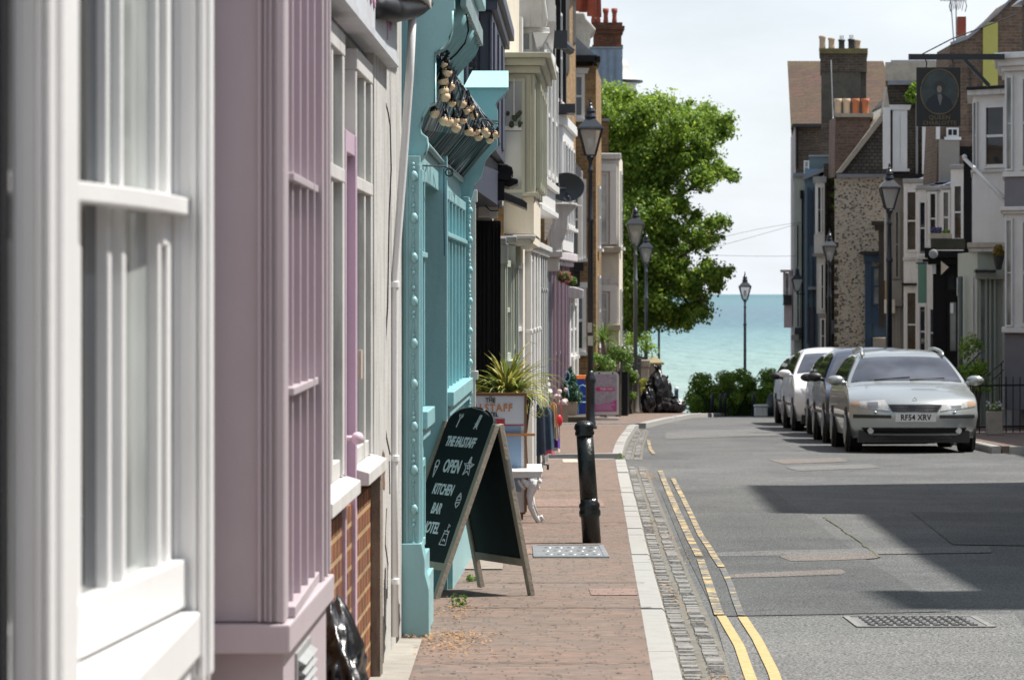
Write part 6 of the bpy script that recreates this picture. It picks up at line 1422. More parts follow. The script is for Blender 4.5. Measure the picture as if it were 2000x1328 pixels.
# ---------------------------------------------------------------- street lamps
LG = bpy.data.materials.new('lantern_glass'); LG.use_nodes = True
b_ = LG.node_tree.nodes['Principled BSDF']; b_.inputs['Base Color'].default_value = (.55, .55, .53, 1); b_.inputs['Alpha'].default_value = .45; b_.inputs['Roughness'].default_value = .08
def lantern(t, z0, m, s=1.0, x=0, y=0):
    """square tapered lantern; z0 = height of its foot above the empty"""
    mb = MB(); a, b2, h = .085 * s, .205 * s, .47 * s
    for k in range(4):
        c, sn = [(1, 1), (-1, 1), (-1, -1), (1, -1)][k]; c2, s2 = [(1, 1), (-1, 1), (-1, -1), (1, -1)][(k + 1) % 4]
        mb.bar((x + c * a, y + sn * a, z0), (x + c * b2, y + sn * b2, z0 + h), .026 * s)
        mb.bar((x + c * a, y + sn * a, z0), (x + c2 * a, y + s2 * a, z0), .03 * s); mb.bar((x + c * b2, y + sn * b2, z0 + h), (x + c2 * b2, y + s2 * b2, z0 + h), .04 * s)
    fr = mb.build('lantern_frame', m, t)
    g = MB(); q = lambda r, z: [(x + r, y + r, z), (x - r, y + r, z), (x - r, y - r, z), (x + r, y - r, z)]
    g.add(q(a * .96, z0 + .01) + q(b2 * .96, z0 + h - .01), [(0, 1, 5, 4), (1, 2, 6, 5), (2, 3, 7, 6), (3, 0, 4, 7)]); g.build('lantern_glass', LG, fr, fix=False)
    bl_2 = MB(); bl_2.lathe([(.02 * s, 0), (.05 * s, .06 * s), (.06 * s, .16 * s), (.02 * s, .22 * s)], (x, y, z0 + .12 * s), 10); bl_2.build('lamp_mantle', mat('mantle_white', (.6, .6, .56), .4) if not bpy.data.materials.get('mantle_white') else bpy.data.materials['mantle_white'], fr, smooth=True)
    r = MB(); r.add(q(b2 * 1.14, z0 + h) + q(.085 * s, z0 + h + .17 * s), [(0, 1, 5, 4), (1, 2, 6, 5), (2, 3, 7, 6), (3, 0, 4, 7), (3, 2, 1, 0), (4, 5, 6, 7)])
    r.lathe([(.085 * s, 0), (.105 * s, .04 * s), (.085 * s, .09 * s), (.07 * s, .10 * s), (.085 * s, .14 * s), (.06 * s, .20 * s), (.03 * s, .23 * s), (.035 * s, .26 * s), (.015 * s, .29 * s), (.025 * s, .32 * s), (.004, .38 * s)], (x, y, z0 + h + .165 * s), 14)
    r.build('lantern_roof', LAMPD, fr)
def street_lamp(label, px, pytop, d, z, m, basem=None, s=1.0, nm='street_lamp'):
    t = thing(nm, label, 'street lamp', (Xp(px, d), d, z), 0, 'Victorian style street lamps'); H = Zp(pytop, d) - z; basem = basem or m
    z0 = H - 1.02 * s
    mb = MB(); mb.lathe([(.115, 0), (.115, .04), (.095, .06), (.095, .12), (.080, .14), (.080, .78), (.095, .80), (.10, .86), (.085, .90), (.062, .96), (.05, 1.02)], n=18); mb.build('lamp_base', basem, t, smooth=True)
    mb = MB(); mb.lathe([(.052, 1.0), (.046, H * .62), (.05, H * .62 + .01), (.062, H * .62 + .03), (.062, H * .62 + .07), (.045, H * .62 + .1), (.036, z0 - .3), (.05, z0 - .28), (.05, z0 - .24), (.034, z0 - .22), (.034, z0 - .1), (.07, z0 - .05), (.05, z0)], n=16); mb.build('lamp_column', m, t, smooth=True)
    lantern(t, z0, m, s)
    return t
LAMPD = mat('dark_blue_black_paint', (.012, .018, .026), .35, .2); GAL = mat('grey_green_column', (.12, .15, .16), .55, .15, dirt=.4)
L1 = street_lamp('tall black street lamp standing in the brick pavement, nearest lamp on the left side', 1153, 190, 58, pz(58), LAMPD)
mb = MB(); H1 = Zp(190, 58) - pz(58)
mb.build
mb = MB(); mb.box(-.045, .045, -.056, -.05, 1.45, 1.62); mb.box(-.05, .03, -.056, -.052, 1.68, 1.85); mb.build('torn_sticker', mat('torn_sticker_white', (.5, .5, .48), .8, .3), L1)
street_lamp('street lamp on pale grey column beside the bin bags, left of the pair', 1241, 395, 78, pz(78), GAL, BRKB if False else mat('rusty_brown_base', (.10, .085, .07), .6, .3), .95)
street_lamp('thinner dark grey street lamp just right of and behind the grey column lamp', 1262, 450, 95, pz(95), mat('slate_column', (.07, .09, .11), .5, .1), None, .9)
street_lamp('slim lone black street lamp standing in front of the hedge and the sea', 1455, 530, 114, rz(114), LAMPD, None, .95)
street_lamp('large black street lamp behind the parked cars in front of the grey and white houses', 1737, 318, 60, pz(60), LAMPD, None, .82)
street_lamp('black street lamp in front of the edge of the flint wall', 1620, 447, 80, pz(80), LAMPD, None, .76)
d = 92; t = thing('bracket_lamp', 'small black lantern on a wall bracket fixed to the pale green house', 'wall lamp', tuple(P(1557, 560, d))); lantern(t, -.12, LAMPD, .72)
mb = MB(); mb.tube([(0, 0, -.12), (0, 0, -.2)], .03, 7); mb.tube([(0, 0, -.2), (.36, 0, -.2)], .016, 6); mb.tube([(.34, 0, -.3), (.34, 0, -.1)], .025, 6); mb.build('wall_bracket', LAMPD, t)
t = thing('thin_post', 'thin dark post standing behind the stone gate pier against the sea', 'post', (Xp(1287, 105), 105, pz(105))); mb = MB(); mb.tube([(0, 0, 0), (0, 0, Zp(640, 105) - pz(105))], .035, 8); mb.build('post', LAMPD, t)

# ---------------------------------------------------------------- small things outside the left shops, far end
d = 60
def spos(px, py, d): return (Xp(px, d), d, pz(d))
t = thing('potted_conifer', 'small bushy conifer in a square beige pot outside the mauve shop', 'plant', (Xp(1114, 64.6), 64.6, pz(64.6) + .14))
mb = MB(); a = .12; mb.add([(-a, -a, 0), (a, -a, 0), (a, a, 0), (-a, a, 0), (-a * 1.15, -a * 1.15, .25), (a * 1.15, -a * 1.15, .25), (a * 1.15, a * 1.15, .25), (-a * 1.15, a * 1.15, .25)], [(0, 3, 2, 1), (4, 5, 6, 7), (0, 1, 5, 4), (1, 2, 6, 5), (2, 3, 7, 6), (3, 0, 4, 7)]); mb.build('pot', mat('beige_pot', (.42, .34, .26), .85, .08), t, bevel=.01)
rr = random.Random(5); leaves('foliage', LEAF_C, [((rr.uniform(-1, 1) * .07 * (1 - k / 30), rr.uniform(-1, 1) * .07 * (1 - k / 30), .30 + .62 * k / 29), .19 * (1 - k / 31) + .02) for k in range(30)], 5200, .022, t, 3, .3)
mb = MB(); mb.tube([(0, 0, .2), (0, 0, .85)], [.02, .006], 6); mb.build('stem', BARK, t)
BLU = mat('royal_blue_plastic', (.02, .06, .38), .4, .1); LBL = mat('light_blue_plastic', (.22, .42, .58), .4, .1); ORP = mat('orange_plastic', (.75, .25, .06), .5, .1)
t = thing('blue_crate_stack', 'royal blue plastic storage tub with an orange lid beside the conifer', 'storage tub', (Xp(1137, 65.5), 65.5, pz(65.5) + .12))
mb = MB(); mb.box(-.16, .16, -.12, .12, 0, .42); mb.box(-.17, .17, -.13, .13, .60, .70); mb.box(-.15, .15, -.11, .11, .42, .60); mb.build('tub', BLU, t, bevel=.015); mb = MB(); mb.box(-.17, .17, -.13, .13, .703, .735); mb.box(-.14, .14, -.1, .1, .735, .78); mb.build('lid', ORP, t, bevel=.01)
t = thing('light_blue_chair', 'light blue plastic child chair standing next to the blue tub', 'chair', (Xp(1138, 65), 65, pz(65) + .12))
mb = MB(); mb.box(-.10, .12, -.10, .12, .24, .265); mb.build('seat', LBL, t, bevel=.01)
mb = MB(); mb.tube([(-.10, .11, .26), (-.10, .13, .45), (-.06, .14, .56), (0, .14, .59), (.06, .14, .56), (.12, .13, .45), (.12, .11, .26)], .014, 7); mb.box(-.09, .11, .12, .13, .36, .38); mb.build('backrest', LBL, t)
for x, y in ((-.09, -.09), (.11, -.09), (-.09, .11), (.11, .11)): mb = MB(); mb.tube([(x, y, 0), (x, y, .25)], .014, 7); mb.build('leg', LBL, t)
t = thing('balloon_whisk_toy', 'pale blue oval racket leaning against the mauve shopfront behind the conifer', 'racket', (Xp(1102, 64.2), 64.2, pz(64.2) + .5))
mb = MB(); mb.tube([(.05 + .06 * math.cos(a / 3), .0, .38 + .10 * math.sin(a / 3)) for a in range(20)], .010, 6); mb.tube([(.05, 0, .28), (.09, 0, 0)], .012, 6); mb.build('frame', LBL, t)
t = thing('step_ledge', 'long low dark step along the front of the mauve shop and brick house', 'step', (Xp(1120, 64), 64, pz(64.5)))
mb = MB(); mb.box(-.5, .42, 0, 2.2, 0, .12); mb.build('step_block', mat('dark_step_stone', (.07, .065, .05), .9, .2, dirt=.5), t, bevel=.01)
for (px, d, lab) in ((1095, 64, 'pale pink and white soft toys piled on the shop step'),):
    t = thing('soft_toy_pile', lab, 'toys', (Xp(px, d), d, pz(d) + .35)); r = random.Random(8); mb = MB()
    for _ in range(9): mb.ball((r.uniform(-.1, .1), r.uniform(-.1, .1), r.uniform(0, .28)), r.uniform(.04, .07), 8, (1, 1, .9), .1, r)
    mb.build('toy_bodies', mat('pale_pink_plush', (.60, .48, .48), .95, .15), t, smooth=True)
    mb = MB(); mb.box(-.14, .14, -.1, .1, -.35, 0); mb.build('stand', TIMBER, t)
# poster stand
d = 66.5; PKS = mat('magenta_print', (.42, .08, .26), .5, .12, scale=8); t = thing('poster_stand', 'rounded aluminium poster stand with grey and magenta leaflet and a pink arrow', 'sign', (Xp(1183, d), d, pz(d))); sx2 = lambda px: Xp(px, d) - t.location.x; sz2 = lambda py: Zp(py, d) - t.location.z
def rrect(x0, x1, z0, z1, r, n=6):
    pts = [(x0, z0), (x1, z0)]
    pts += [(x1 - r + r * math.cos(math.pi / 2 * k / n), z1 - r + r * math.sin(math.pi / 2 * k / n)) for k in range(n + 1)]
    pts += [(x0 + r - r * math.sin(math.pi / 2 * k / n), z1 - r + r * math.cos(math.pi / 2 * k / n)) for k in range(n + 1)]; return pts
ALU = mat('aluminium_frame', (.55, .55, .54), .35, .05, metal=.4)
x0, x1, z0, z1 = sx2(1157), sx2(1209), sz2(810), sz2(726)
mb = MB(); mb.prism(rrect(x0, x1, z0, z1, .09), 'y', 0, .04); mb.build('frame', ALU, t)
mb = MB(); mb.prism(rrect(x0 + .04, x1 - .045, z0 + .06, z1 - .05, .04), 'y', -.006, -.001); po = mb.build('poster', mat('grey_printed_poster', (.36, .34, .36), .5, .25, scale=16), t)
mb = MB(); mb.prism([(x0 + .042, z0 + .065), (x1 - .047, z0 + .065), (x1 - .047, z0 + .30), (x1 - .15, z0 + .27), (x0 + .1, z0 + .20), (x0 + .042, z0 + .22)], 'y', -.010, -.007); mb.build('magenta_panel', PKS, po)
mb = MB(); za = sz2(760); mb.prism([(x0 + .05, za), (x0 + .11, za + .06), (x0 + .11, za + .04), (x1 - .09, za + .04), (x1 - .09, za - .035), (x0 + .11, za - .035), (x0 + .11, za - .055)], 'y', -.014, -.0105); ar = mb.build('arrow', mat('pink_arrow_print', (.55, .04, .20), .5), po)
text_mesh('THIS WAY', .058, Matrix.Translation(((x0 + x1) / 2 + .02, -.0155, za + .002)), CHALKW, po, 'lettering', .0006, 0, 1.0, .001)
mb = MB()
r = random.Random(3)
for k in range(10): z = z0 + .10 + .018 * k; mb.box(x0 + .07, x1 - .08 - r.uniform(0, .12), -.0125, -.0105, z, z + .007)
for k in range(6): z = za + .09 + .03 * k; mb.box(x0 + .08, x1 - .09 - r.uniform(0, .15), -.0085, -.0065, z, z + .008)
mb.build('printed_lines', mat('pale_print', (.55, .42, .50), .6), po)
for x in (x0 + .12, x1 - .14): mb = MB(); mb.box(x, x + .03, -.012, 0, z1 - .045, z1 - .015); mb.build('clip', BLACK, t)
mb = MB(); mb.box(x0, x1, -.06, .12, 0, .05); mb.build('foot', ALU, t, bevel=.01)

# railings, garden and stone piers at the left end
def railing(label, pts, h, n_per, seed=0, name='iron_railing', m=IRON, spear=True):
    p0 = Vector(pts[0]); t = thing(name, label, 'railing', p0)
    top = MB(); brs = MB()
    for a, b2 in zip(pts, pts[1:]):
        a = Vector(a) - p0; b2 = Vector(b2) - p0; L_ = (b2 - a).length; n = max(2, int(L_ / n_per))
        top.bar(a + Vector((0, 0, h * .9)), b2 + Vector((0, 0, h * .9)), .03); top.bar(a + Vector((0, 0, h * .12)), b2 + Vector((0, 0, h * .12)), .025)
        for k in range(n + 1):
            q = a.lerp(b2, k / n); brs.tube([q, q + Vector((0, 0, h * .97)), q + Vector((0, 0, h * .985)), q + Vector((0, 0, h * 1.06))], [.010, .010, .022 if spear else .01, .002 if spear else .01], 5)
    top.build('rails', m, t); brs.build('bars', m, t)
    return t
railing('black spiked railings in front of the pale bay house beside the poster stand', [(Xp(1170, 71), 71, pz(71) + .35), (Xp(1215, 72), 72, pz(72) + .35), (Xp(1238, 76), 76, pz(76) + .1)], 1.1, .13)
railing('tall dark railings leading down beside the far grey lamp column', [(Xp(1212, 71), 71, pz(71)), (Xp(1240, 80), 80, pz(80)), (Xp(1262, 86), 86, pz(86))], 1.35, .14)
t = thing('dark_bin_store', 'dark panelled fence running behind the poster stand and lamp column', 'fence', (Xp(1215, 71.5), 71.5, pz(71.5)))
mb = MB(); mb.prism([(-.1, 0), (.12, 0), (.42, 6), (.2, 6)], 'z', -.2, .95); mb.build('fence_panel', BLACK, t); mb = MB(); mb.box(-.35, -.05, -.3, 1.5, 0, .28); mb.build('low_white_wall', WHITE_D, t, bevel=.03)
# plants behind the railings
def bush(label, px, py, d, r, n, m, seed, name='garden_shrub', size=.035, cat='plant', zs=1.0):
    c = P(px, py, d); gz = pz(d); t = thing(name, label, cat, (c.x, d, gz)); rr = random.Random(seed); h = c.z - gz
    bl = [((rr.uniform(-1, 1) * r * .7, rr.uniform(-1, 1) * r * .6, h + rr.uniform(-1, 1) * r * .6 * zs), r * rr.uniform(.3, .6)) for _ in range(9)]
    leaves('foliage', m, bl, n, size, t, seed, .3)
    mb = MB()
    for k in range(5): mb.tube([(rr.uniform(-.05, .05), rr.uniform(-.05, .05), 0), (rr.uniform(-.5, .5) * r, rr.uniform(-.5, .5) * r, h)], [.025, .008], 5)
    mb.build('stem', BARK, t); return t
bush('pale green feathery shrub behind the poster stand', 1180, 712, 69.6, .30, 1200, LEAF_G, 1, size=.03)
bush('bright green leafy shrub rising above the poster stand corner', 1205, 700, 70.5, .36, 1400, LEAF_G, 2)
bush('green climber trailing down the dark fence beside the lamp column', 1231, 745, 74, .20, 700, LEAF_G, 3, zs=2.6)
bush('yellow flowering weed growing between the lamp and bin bags', 1268, 755, 79, .22, 500, leafmat('leaf_yellowish', (.08, .14, .02), (.2, .25, .03), (.45, .40, .04)), 4)
bush('leafy branches above the railings against the sea', 1250, 672, 84, .45, 800, LEAF_H, 6)
spiky('spiky cabbage palm with a bare purple trunk behind the railings', (Xp(1178, 70.2), 70.2, Zp(668, 70.2) - .35), 90, .55, LEAF_G, 4, 'cabbage_palm', False, droop=1.0, width=.014)
t = thing('palm_stem', 'purple grey bare trunk of the cabbage palm behind the poster stand', 'trunk', (Xp(1178, 70.3), 70.3, pz(70.3))); mb = MB(); mb.tube([(0, 0, 0), (.03, 0, .6), (0, 0, Zp(668, 70.3) - pz(70.3))], [.07, .06, .05], 8); mb.build('stem', mat('purple_bark', (.16, .10, .12), .9, .2), t)
STP = mat('pale_stone_pier', (.30, .27, .23), .85, .15, dirt=.5)
d = 84; t = thing('stone_gate_pier', 'pale stone gate pier with a pyramid cap above the bin bags', 'gate pier', (Xp(1277, d), d, pz(d))); hh = Zp(712, d) - pz(d)
mb = MB(); mb.box(-.19, .19, -.19, .19, 0, hh); mb.build('shaft', STP, t, bevel=.02); mb = MB(); mb.box(-.25, .25, -.25, .25, hh, hh + .06); q = .24; mb.add([(-q, -q, hh + .06), (q, -q, hh + .06), (q, q, hh + .06), (-q, q, hh + .06), (-.06, -.06, hh + .20), (.06, -.06, hh + .20), (.06, .06, hh + .20), (-.06, .06, hh + .20)], [(0, 1, 5, 4), (1, 2, 6, 5), (2, 3, 7, 6), (3, 0, 4, 7), (4, 5, 6, 7)]); mb.build('cap', mat('mossy_cap', (.30, .26, .15), .9, .15), t, bevel=.01)
t = thing('garden_wall', 'low pale coping wall with rubble behind the far lamp column', 'wall', (Xp(1240, 83), 83, pz(83))); mb = MB(); mb.box(-.3, .35, 0, .3, 0, Zp(705, 83) - pz(83) - .15); mb.box(-.35, .38, -.05, .35, Zp(705, 83) - pz(83) - .15, Zp(703, 83) - pz(83)); mb.build('wall_block', STP, t, bevel=.02)
g_ = 'black bin bags piled by the far lamp post'
binbag('tallest black bin bag leaning under the stone gate pier', (Xp(1286, 77), 77, pz(77)), .26, .28, 1.0, 11, g_, True, (.02, 0)); binbag('narrow black bag between the lamp base and the tall bag', (Xp(1266, 76.5), 76.5, pz(76.5)), .15, .2, .62, 12, g_); binbag('low shiny black bag at the right end of the pile by the kerb', (Xp(1317, 76), 76, pz(76)), .22, .24, .36, 13, g_); binbag('black bag standing behind the tall bag near the blue bollard', (Xp(1300, 78.5), 78.5, pz(78.5)), .16, .2, .80, 15, g_); binbag('small slumped black bag in front of the pile', (Xp(1302, 76.3), 76.3, pz(76.3)), .13, .2, .30, 16, g_)
# bollards at the road end
BLUB = mat('blue_bollard_paint', (.02, .07, .17), .45, .1); WCAP = mat('white_cap', (.7, .7, .7), .5)
def post(px, py0, d, r, m, label, cap=None):
    t = thing('bollard', label, 'bollard', (Xp(px, d), d, rz(d) if px > 1330 else pz(d)), 0, 'bollards at the road end'); h = Zp(py0, d) - t.location.z
    mb = MB(); mb.lathe([(r, 0), (r, h * .93), (r * .85, h * .97), (r * .4, h)], n=12); mb.build('shaft', m, t, smooth=True)
    if cap: mb = MB(); mb.lathe([(r * 1.12, h * .88), (r * 1.12, h * .97), (r * .6, h * 1.01)], n=12); mb.build('reflective_cap', cap, t, smooth=True)
post(1321, 756, 95, .058, BLUB, 'blue bollard with a white cap right of the bin bags', WCAP); post(1306, 750, 97, .03, BLUB, 'thin blue bollard without cap behind the bin bags')
for px, w_ in ((1391, 'first from the left of the dark bollards before the hedge'), (1407, 'second from the left of the dark bollards before the hedge'), (1416, 'third dark bollard before the hedge, close to the second'), (1471, 'dark bollard just right of the slim lamp post')): post(px, 768, 100, .05, LAMPD, w_)
t = thing('litter_bin', 'dark tapered litter bin standing right of the white block at the hedge', 'bin', (Xp(1508, 99), 99, rz(99))); mb = MB(); mb.lathe([(.22, 0), (.20, .35), (.12, .62), (.06, .68)], n=14); mb.build('bin_body', LAMPD, t, smooth=True)
t = thing('white_block', 'low whitewashed block beside the slim lamp post at the hedge foot', 'block', (Xp(1486, 98), 98, rz(98))); mb = MB(); mb.box(-.19, .19, -.15, .15, 0, .28); mb.box(-.21, .21, -.17, .17, .28, .35); mb.build('block', WHITE_D, t, bevel=.03)
t = thing('white_post_stub', 'small white painted stub by the far end of the parked cars', 'post', (Xp(1528, 96), 96, rz(96))); mb = MB(); mb.box(-.07, .07, -.1, .1, 0, .36); mb.build('stub', WHITE_D, t, bevel=.02)
# cables across the street
t = thing('overhead_cable', 'thin telephone wires sagging from the tree towards the pale pink house', 'cable', tuple(P(1385, 493, 96)))
for (a, m_, c) in (((1340, 497), (1450, 470), (1600, 425)), ((1385, 470), (1500, 440), (1600, 430)), ((1380, 498), (1480, 502), (1560, 500))):
    mb = MB(); A_, B_, C_ = P(*a, 97), P(*m_, 95), P(*c, 93); mb.tube([(A_ * (1 - u) ** 2 + B_ * 2 * u * (1 - u) + C_ * u * u) - t.location for u in [k / 12 for k in range(13)]], .0045, 5); mb.build('wire', IRON, t)
# ---------------------------------------------------------------- right hand row
def hb(name, label, cat, px, d, dd, **k):
    return Bd(name, label, cat, Xp(px, d), d + dd, Xp(px, d), d, **k)
def pbx(mb, px0, px1, py0, py1, d, dd, top=None):
    k = (Xp(px0, d) / d + .004) if dd > .25 else 0      # the street facade follows the bend of the street
    mb.prism([(Xp(px0, d), d), (Xp(px1, d), d), (Xp(px1, d) + k * dd, d + dd), (Xp(px0, d) + k * dd, d + dd)], 'z', Zp(py1, d) if py1 is not None else pz(d) - .4, Zp(py0, d)); return mb
def pm(b, name, m, *boxes, bevel=0):
    mb = b.W()
    for q in boxes: pbx(mb, *q)
    return mb.build(name, m, b.o, bevel=bevel)
FLINT, t_, N_, L_, b_ = newmat('flint_cobble')
tc_ = N_.new('ShaderNodeTexCoord'); vo = N_.new('ShaderNodeTexVoronoi'); vo.inputs['Scale'].default_value = 17; vo.inputs['Randomness'].default_value = .9
mpf = N_.new('ShaderNodeMapping'); mpf.inputs['Scale'].default_value = (1, 1, 1.35); L_.new(tc_.outputs['Object'], mpf.inputs['Vector']); L_.new(mpf.outputs['Vector'], vo.inputs['Vector'])
rc = ramp(N_, [(0, (.07, .065, .06)), (.13, (.22, .20, .175)), (.24, (.44, .39, .31)), (.45, (.50, .44, .35)), (.7, (.36, .25, .16)), (.85, (.40, .36, .30)), (1, (.25, .21, .17))], 'CONSTANT'); sp_ = N_.new('ShaderNodeSeparateColor'); L_.new(vo.outputs['Color'], sp_.inputs[0]); L_.new(sp_.outputs[0], rc.inputs['Fac'])
re = ramp(N_, [(.44, (0, 0, 0)), (.60, (1, 1, 1))]); L_.new(vo.outputs['Distance'], re.inputs['Fac'])
mxf = N_.new('ShaderNodeMix'); mxf.data_type = 'RGBA'; L_.new(re.outputs['Color'], mxf.inputs['Factor']); L_.new(rc.outputs['Color'], mxf.inputs['A']); mxf.inputs['B'].default_value = (.50, .45, .37, 1); L_.new(mxf.outputs['Result'], b_.inputs['Base Color']); b_.inputs['Roughness'].default_value = .9
bpf = N_.new('ShaderNodeBump'); bpf.invert = True; bpf.inputs['Distance'].default_value = .03; L_.new(vo.outputs['Distance'], bpf.inputs['Height']); L_.new(bpf.outputs['Normal'], b_.inputs['Normal'])
TILE_R = brickmat('red_clay_tiles', (.115, .06, .042), (.07, .045, .034), (.05, .035, .028), bw=.17, bh=.11, ms=.006, stain=.7, staincol=(.10, .085, .035))
TILE_G = brickmat('grey_stone_tiles', (.17, .155, .135), (.10, .095, .085), (.05, .045, .04), bw=.14, bh=.09, ms=.012, stain=.5, staincol=(.06, .055, .045))
BRICK_P = brickmat('pinkish_flaking_brick', (.26, .15, .12), (.17, .11, .085), (.22, .18, .15), stain=.6, staincol=(.08, .06, .05))
RENDG = mat('sooty_render', (.085, .08, .065), .95, .25, scale=2, bump=.5, dirt=.7, dirtcol=(.035, .032, .028)); TAUPE = mat('taupe_render', (.26, .24, .21), .8, .08, dirt=.3, streak=1)
YEL_W2 = YELLOWP

# far pale pink house with clay tile roof
d = 100; b = hb('pale_pink_house', 'tall pale pink rendered house with a red clay tile roof, last in the right row', 'house', 1541, d, 13)
mb = b.W(); mb.prism([(Xp(1552, d), d), (Xp(1554, d), d), (Xp(1554, d) + .55, d + 8), (Xp(1552, d) + .55, d + 8)], 'z', pz(d) - .5, Zp(245, d)); mb.build('wall', PALEP, b.o); pm(b, 'brick_wall', BRICK_D, (1554, 1760, 245, None, d + .1, 7.8))
mb = b.W(); x0, x1 = Xp(1540, d), Xp(1765, d); e1, e2 = Zp(247, d), Zp(130, d + 5)
mb.add([(x0 + .05, d - .2, e1), (x1, d - .2, e1), (x1, d + 5.5, e2 + .2), (x0 + .42, d + 5.5, e2 + .2), (x0 + .85, d + 9, e1), (x1, d + 9, e1)], [(0, 1, 2, 3), (3, 2, 5, 4), (0, 3, 4), (1, 5, 2), (0, 4, 5, 1)]); mb.build('roof', TILE_R, b.o)
mb = b.W(); mb.add([(Xp(1542, d), d - .02, e1), (Xp(1553, d), d - .02, e1), (Xp(1541, d) + .1, d + 5.5, e2 + .3)], [(0, 1, 2)]);
pm(b, 'gutter', IRON, (1548, 1606, 242, 248, d - .35, .3)); pm(b, 'down_pipe', BLACK, (1556, 1559, 248, 330, d - .1, .08))
d = 103; b = hb('balcony_bay', 'pink white glazed balcony bay with black ironwork sticking out towards the sea', 'balcony', 1530, d, 2.5)
pm(b, 'base', PALEP, (1531, 1546, 596, 640, d, 2.3)); pm(b, 'roof_slab', PALEP, (1524, 1548, 527, 531, d - .2, 2.8))
pm(b, 'corner_post', PALEP, (1530.5, 1534, 531, 596, d, .2)); pm(b, 'corner_post', PALEP, (1530.5, 1534, 531, 596, d + 2.1, .2)); pm(b, 'back_wall', PALEP, (1541, 1548, 531, 596, d, 2.3)); pm(b, 'pane', GLASS_W, (1534.2, 1540.8, 533, 594, d + .08, .04))
mb = b.W()
for k in range(9): mb.tube([P(1530 + k * 1.8, 594, d - .15), P(1530 + k * 1.8 + 1.5, 586, d - .15), P(1530 + k * 1.8, 576, d - .15)], .014, 5)
mb.bar(P(1529, 577, d - .15), P(1547, 577, d - .15), .03); mb.bar(P(1529, 595, d - .15), P(1547, 595, d - .15), .03); mb.build('iron_balustrade', IRON, b.o)
# green grey house
d = 94; b = hb('green_grey_house', 'narrow pale green grey house with black downpipe between pink and blue houses', 'house', 1552, d, 6)
pm(b, 'wall', GREENW, (1551, 1574, 345, None, d, 6)); pm(b, 'roof', LEAD, (1549, 1575, 338, 345, d - .15, 6.2)); pm(b, 'down_pipe', BLACK, (1566, 1569, 375, None, d - .12, .1)); pm(b, 'hopper', BLACK, (1563.5, 1569.5, 372, 388, d - .2, .18))
mb = b.W(); mb.tube([P(1558, 440, d - .1), P(1558, 520, d - .1)], .02, 6); mb.build('cable_pipe', BLACK, b.o)
camwin(b, 1555, 1562, 560, 640, d, fm=GREENW, fr=.03, sill=True); pm(b, 'window_box', IRON, (1552, 1566, 640, 652, d - .3, .3)); pm(b, 'porch', TAUPE, (1545, 1560, 655, 665, d - .8, .8))
# blue house
d = 90.5; b = hb('blue_grey_house', 'blue grey rendered house with dark drainpipes and a slate dormer', 'house', 1573, d, 4)
pm(b, 'wall', BLUEG, (1572, 1600, 330, None, d, 4)); pm(b, 'wall_extension', BLUEG, (1600, 1640, 345, None, d + .3, 3))
mb = b.W(); mb.add([P(1568, 345, d - .2), P(1632, 318, d - .2), P(1632, 326, d - .2), P(1568, 352, d - .2), P(1568, 345, d + 4), P(1632, 318, d + 4), P(1632, 326, d + 4), P(1568, 352, d + 4)], [(0, 1, 2, 3), (4, 7, 6, 5), (0, 4, 5, 1), (3, 2, 6, 7), (0, 3, 7, 4), (1, 5, 6, 2)]); mb.build('roof', LEAD, b.o)
pm(b, 'dormer', mat('slate_blue_lead', (.12, .16, .18), .7, .1), (1581, 1630, 306, 345, d + .6, 3)); pm(b, 'dormer_trim', LEAD, (1579, 1630, 303, 306, d + .5, 3)); camwin(b, 1570, 1580, 314, 340, d + .4, fr=.03, sill=False, gm=GLASS_W)
for (x, y0, y1) in ((1576, 365, 670), (1583, 370, 480), (1590, 365, 440), (1586, 500, 670)): pm(b, 'down_pipe', NAVY, (x, x + 2.5, y0, y1, d - .1, .09))
camwin(b, 1594, 1600, 370, 430, d, fm=BLUEG, fr=.03, sill=False); pm(b, 'door_surround', LEAD, (1578, 1596, 560, 566, d - .3, .3)); pm(b, 'dark_door', NAVY, (1580, 1592, 600, None, d - .05, .06))
# white two storey bay
d = 88; b = hb('white_stacked_bay_house', 'narrow house with small stacked white bay windows immediately left of the flint wall', 'house', 1592, d, 2.4)
pm(b, 'dark_wall', BRICK_D, (1609, 1631, 320, None, d, 2.2)); pm(b, 'upper_bay', WHITE, (1592, 1611, 355, 460, d - .5, 2.0)); pm(b, 'bay_spandrel', WHITE_D, (1590, 1611, 458, 497, d - .55, 2.0)); pm(b, 'bay_ledge', TAUPE, (1587, 1612, 495, 500, d - .7, 2.2)); pm(b, 'lower_bay', WHITE_D, (1595, 1612, 500, 612, d - .5, 2.0)); pm(b, 'base', TAUPE, (1598, 1614, 612, None, d - .5, 2.0)); pm(b, 'roof', GREYP, (1588, 1614, 345, 356, d - .6, 2.2))
camwin(b, 1596, 1604, 365, 455, d - .5, fr=.02, gm=GLASS, sill=False); camwin(b, 1604.5, 1609, 365, 455, d - .5, fr=.02, sill=False); camwin(b, 1602, 1610, 515, 605, d - .5, fr=.03, sill=False, gm=GLASS); camwin(b, 1602, 1612, 622, 690, d - .5, fr=.03, sill=False)
pm(b, 'down_pipe', BLACK, (1617, 1621, 405, None, d - .1, .09)); pm(b, 'meter_box', LEAD, (1624, 1630, 625, 652, d - .15, .14))
leaves('wall_weeds', LEAF_H, [((b.inv @ P(1632, 350, d - .2)), .16), ((b.inv @ P(1640, 346, d - .2)), .14), ((b.inv @ P(1630, 382, d - .2)), .12), ((b.inv @ P(1630, 405, d - .2)), .12), ((b.inv @ P(1632, 365, d - .2)), .08)], 1300, .03, b.o, 4)
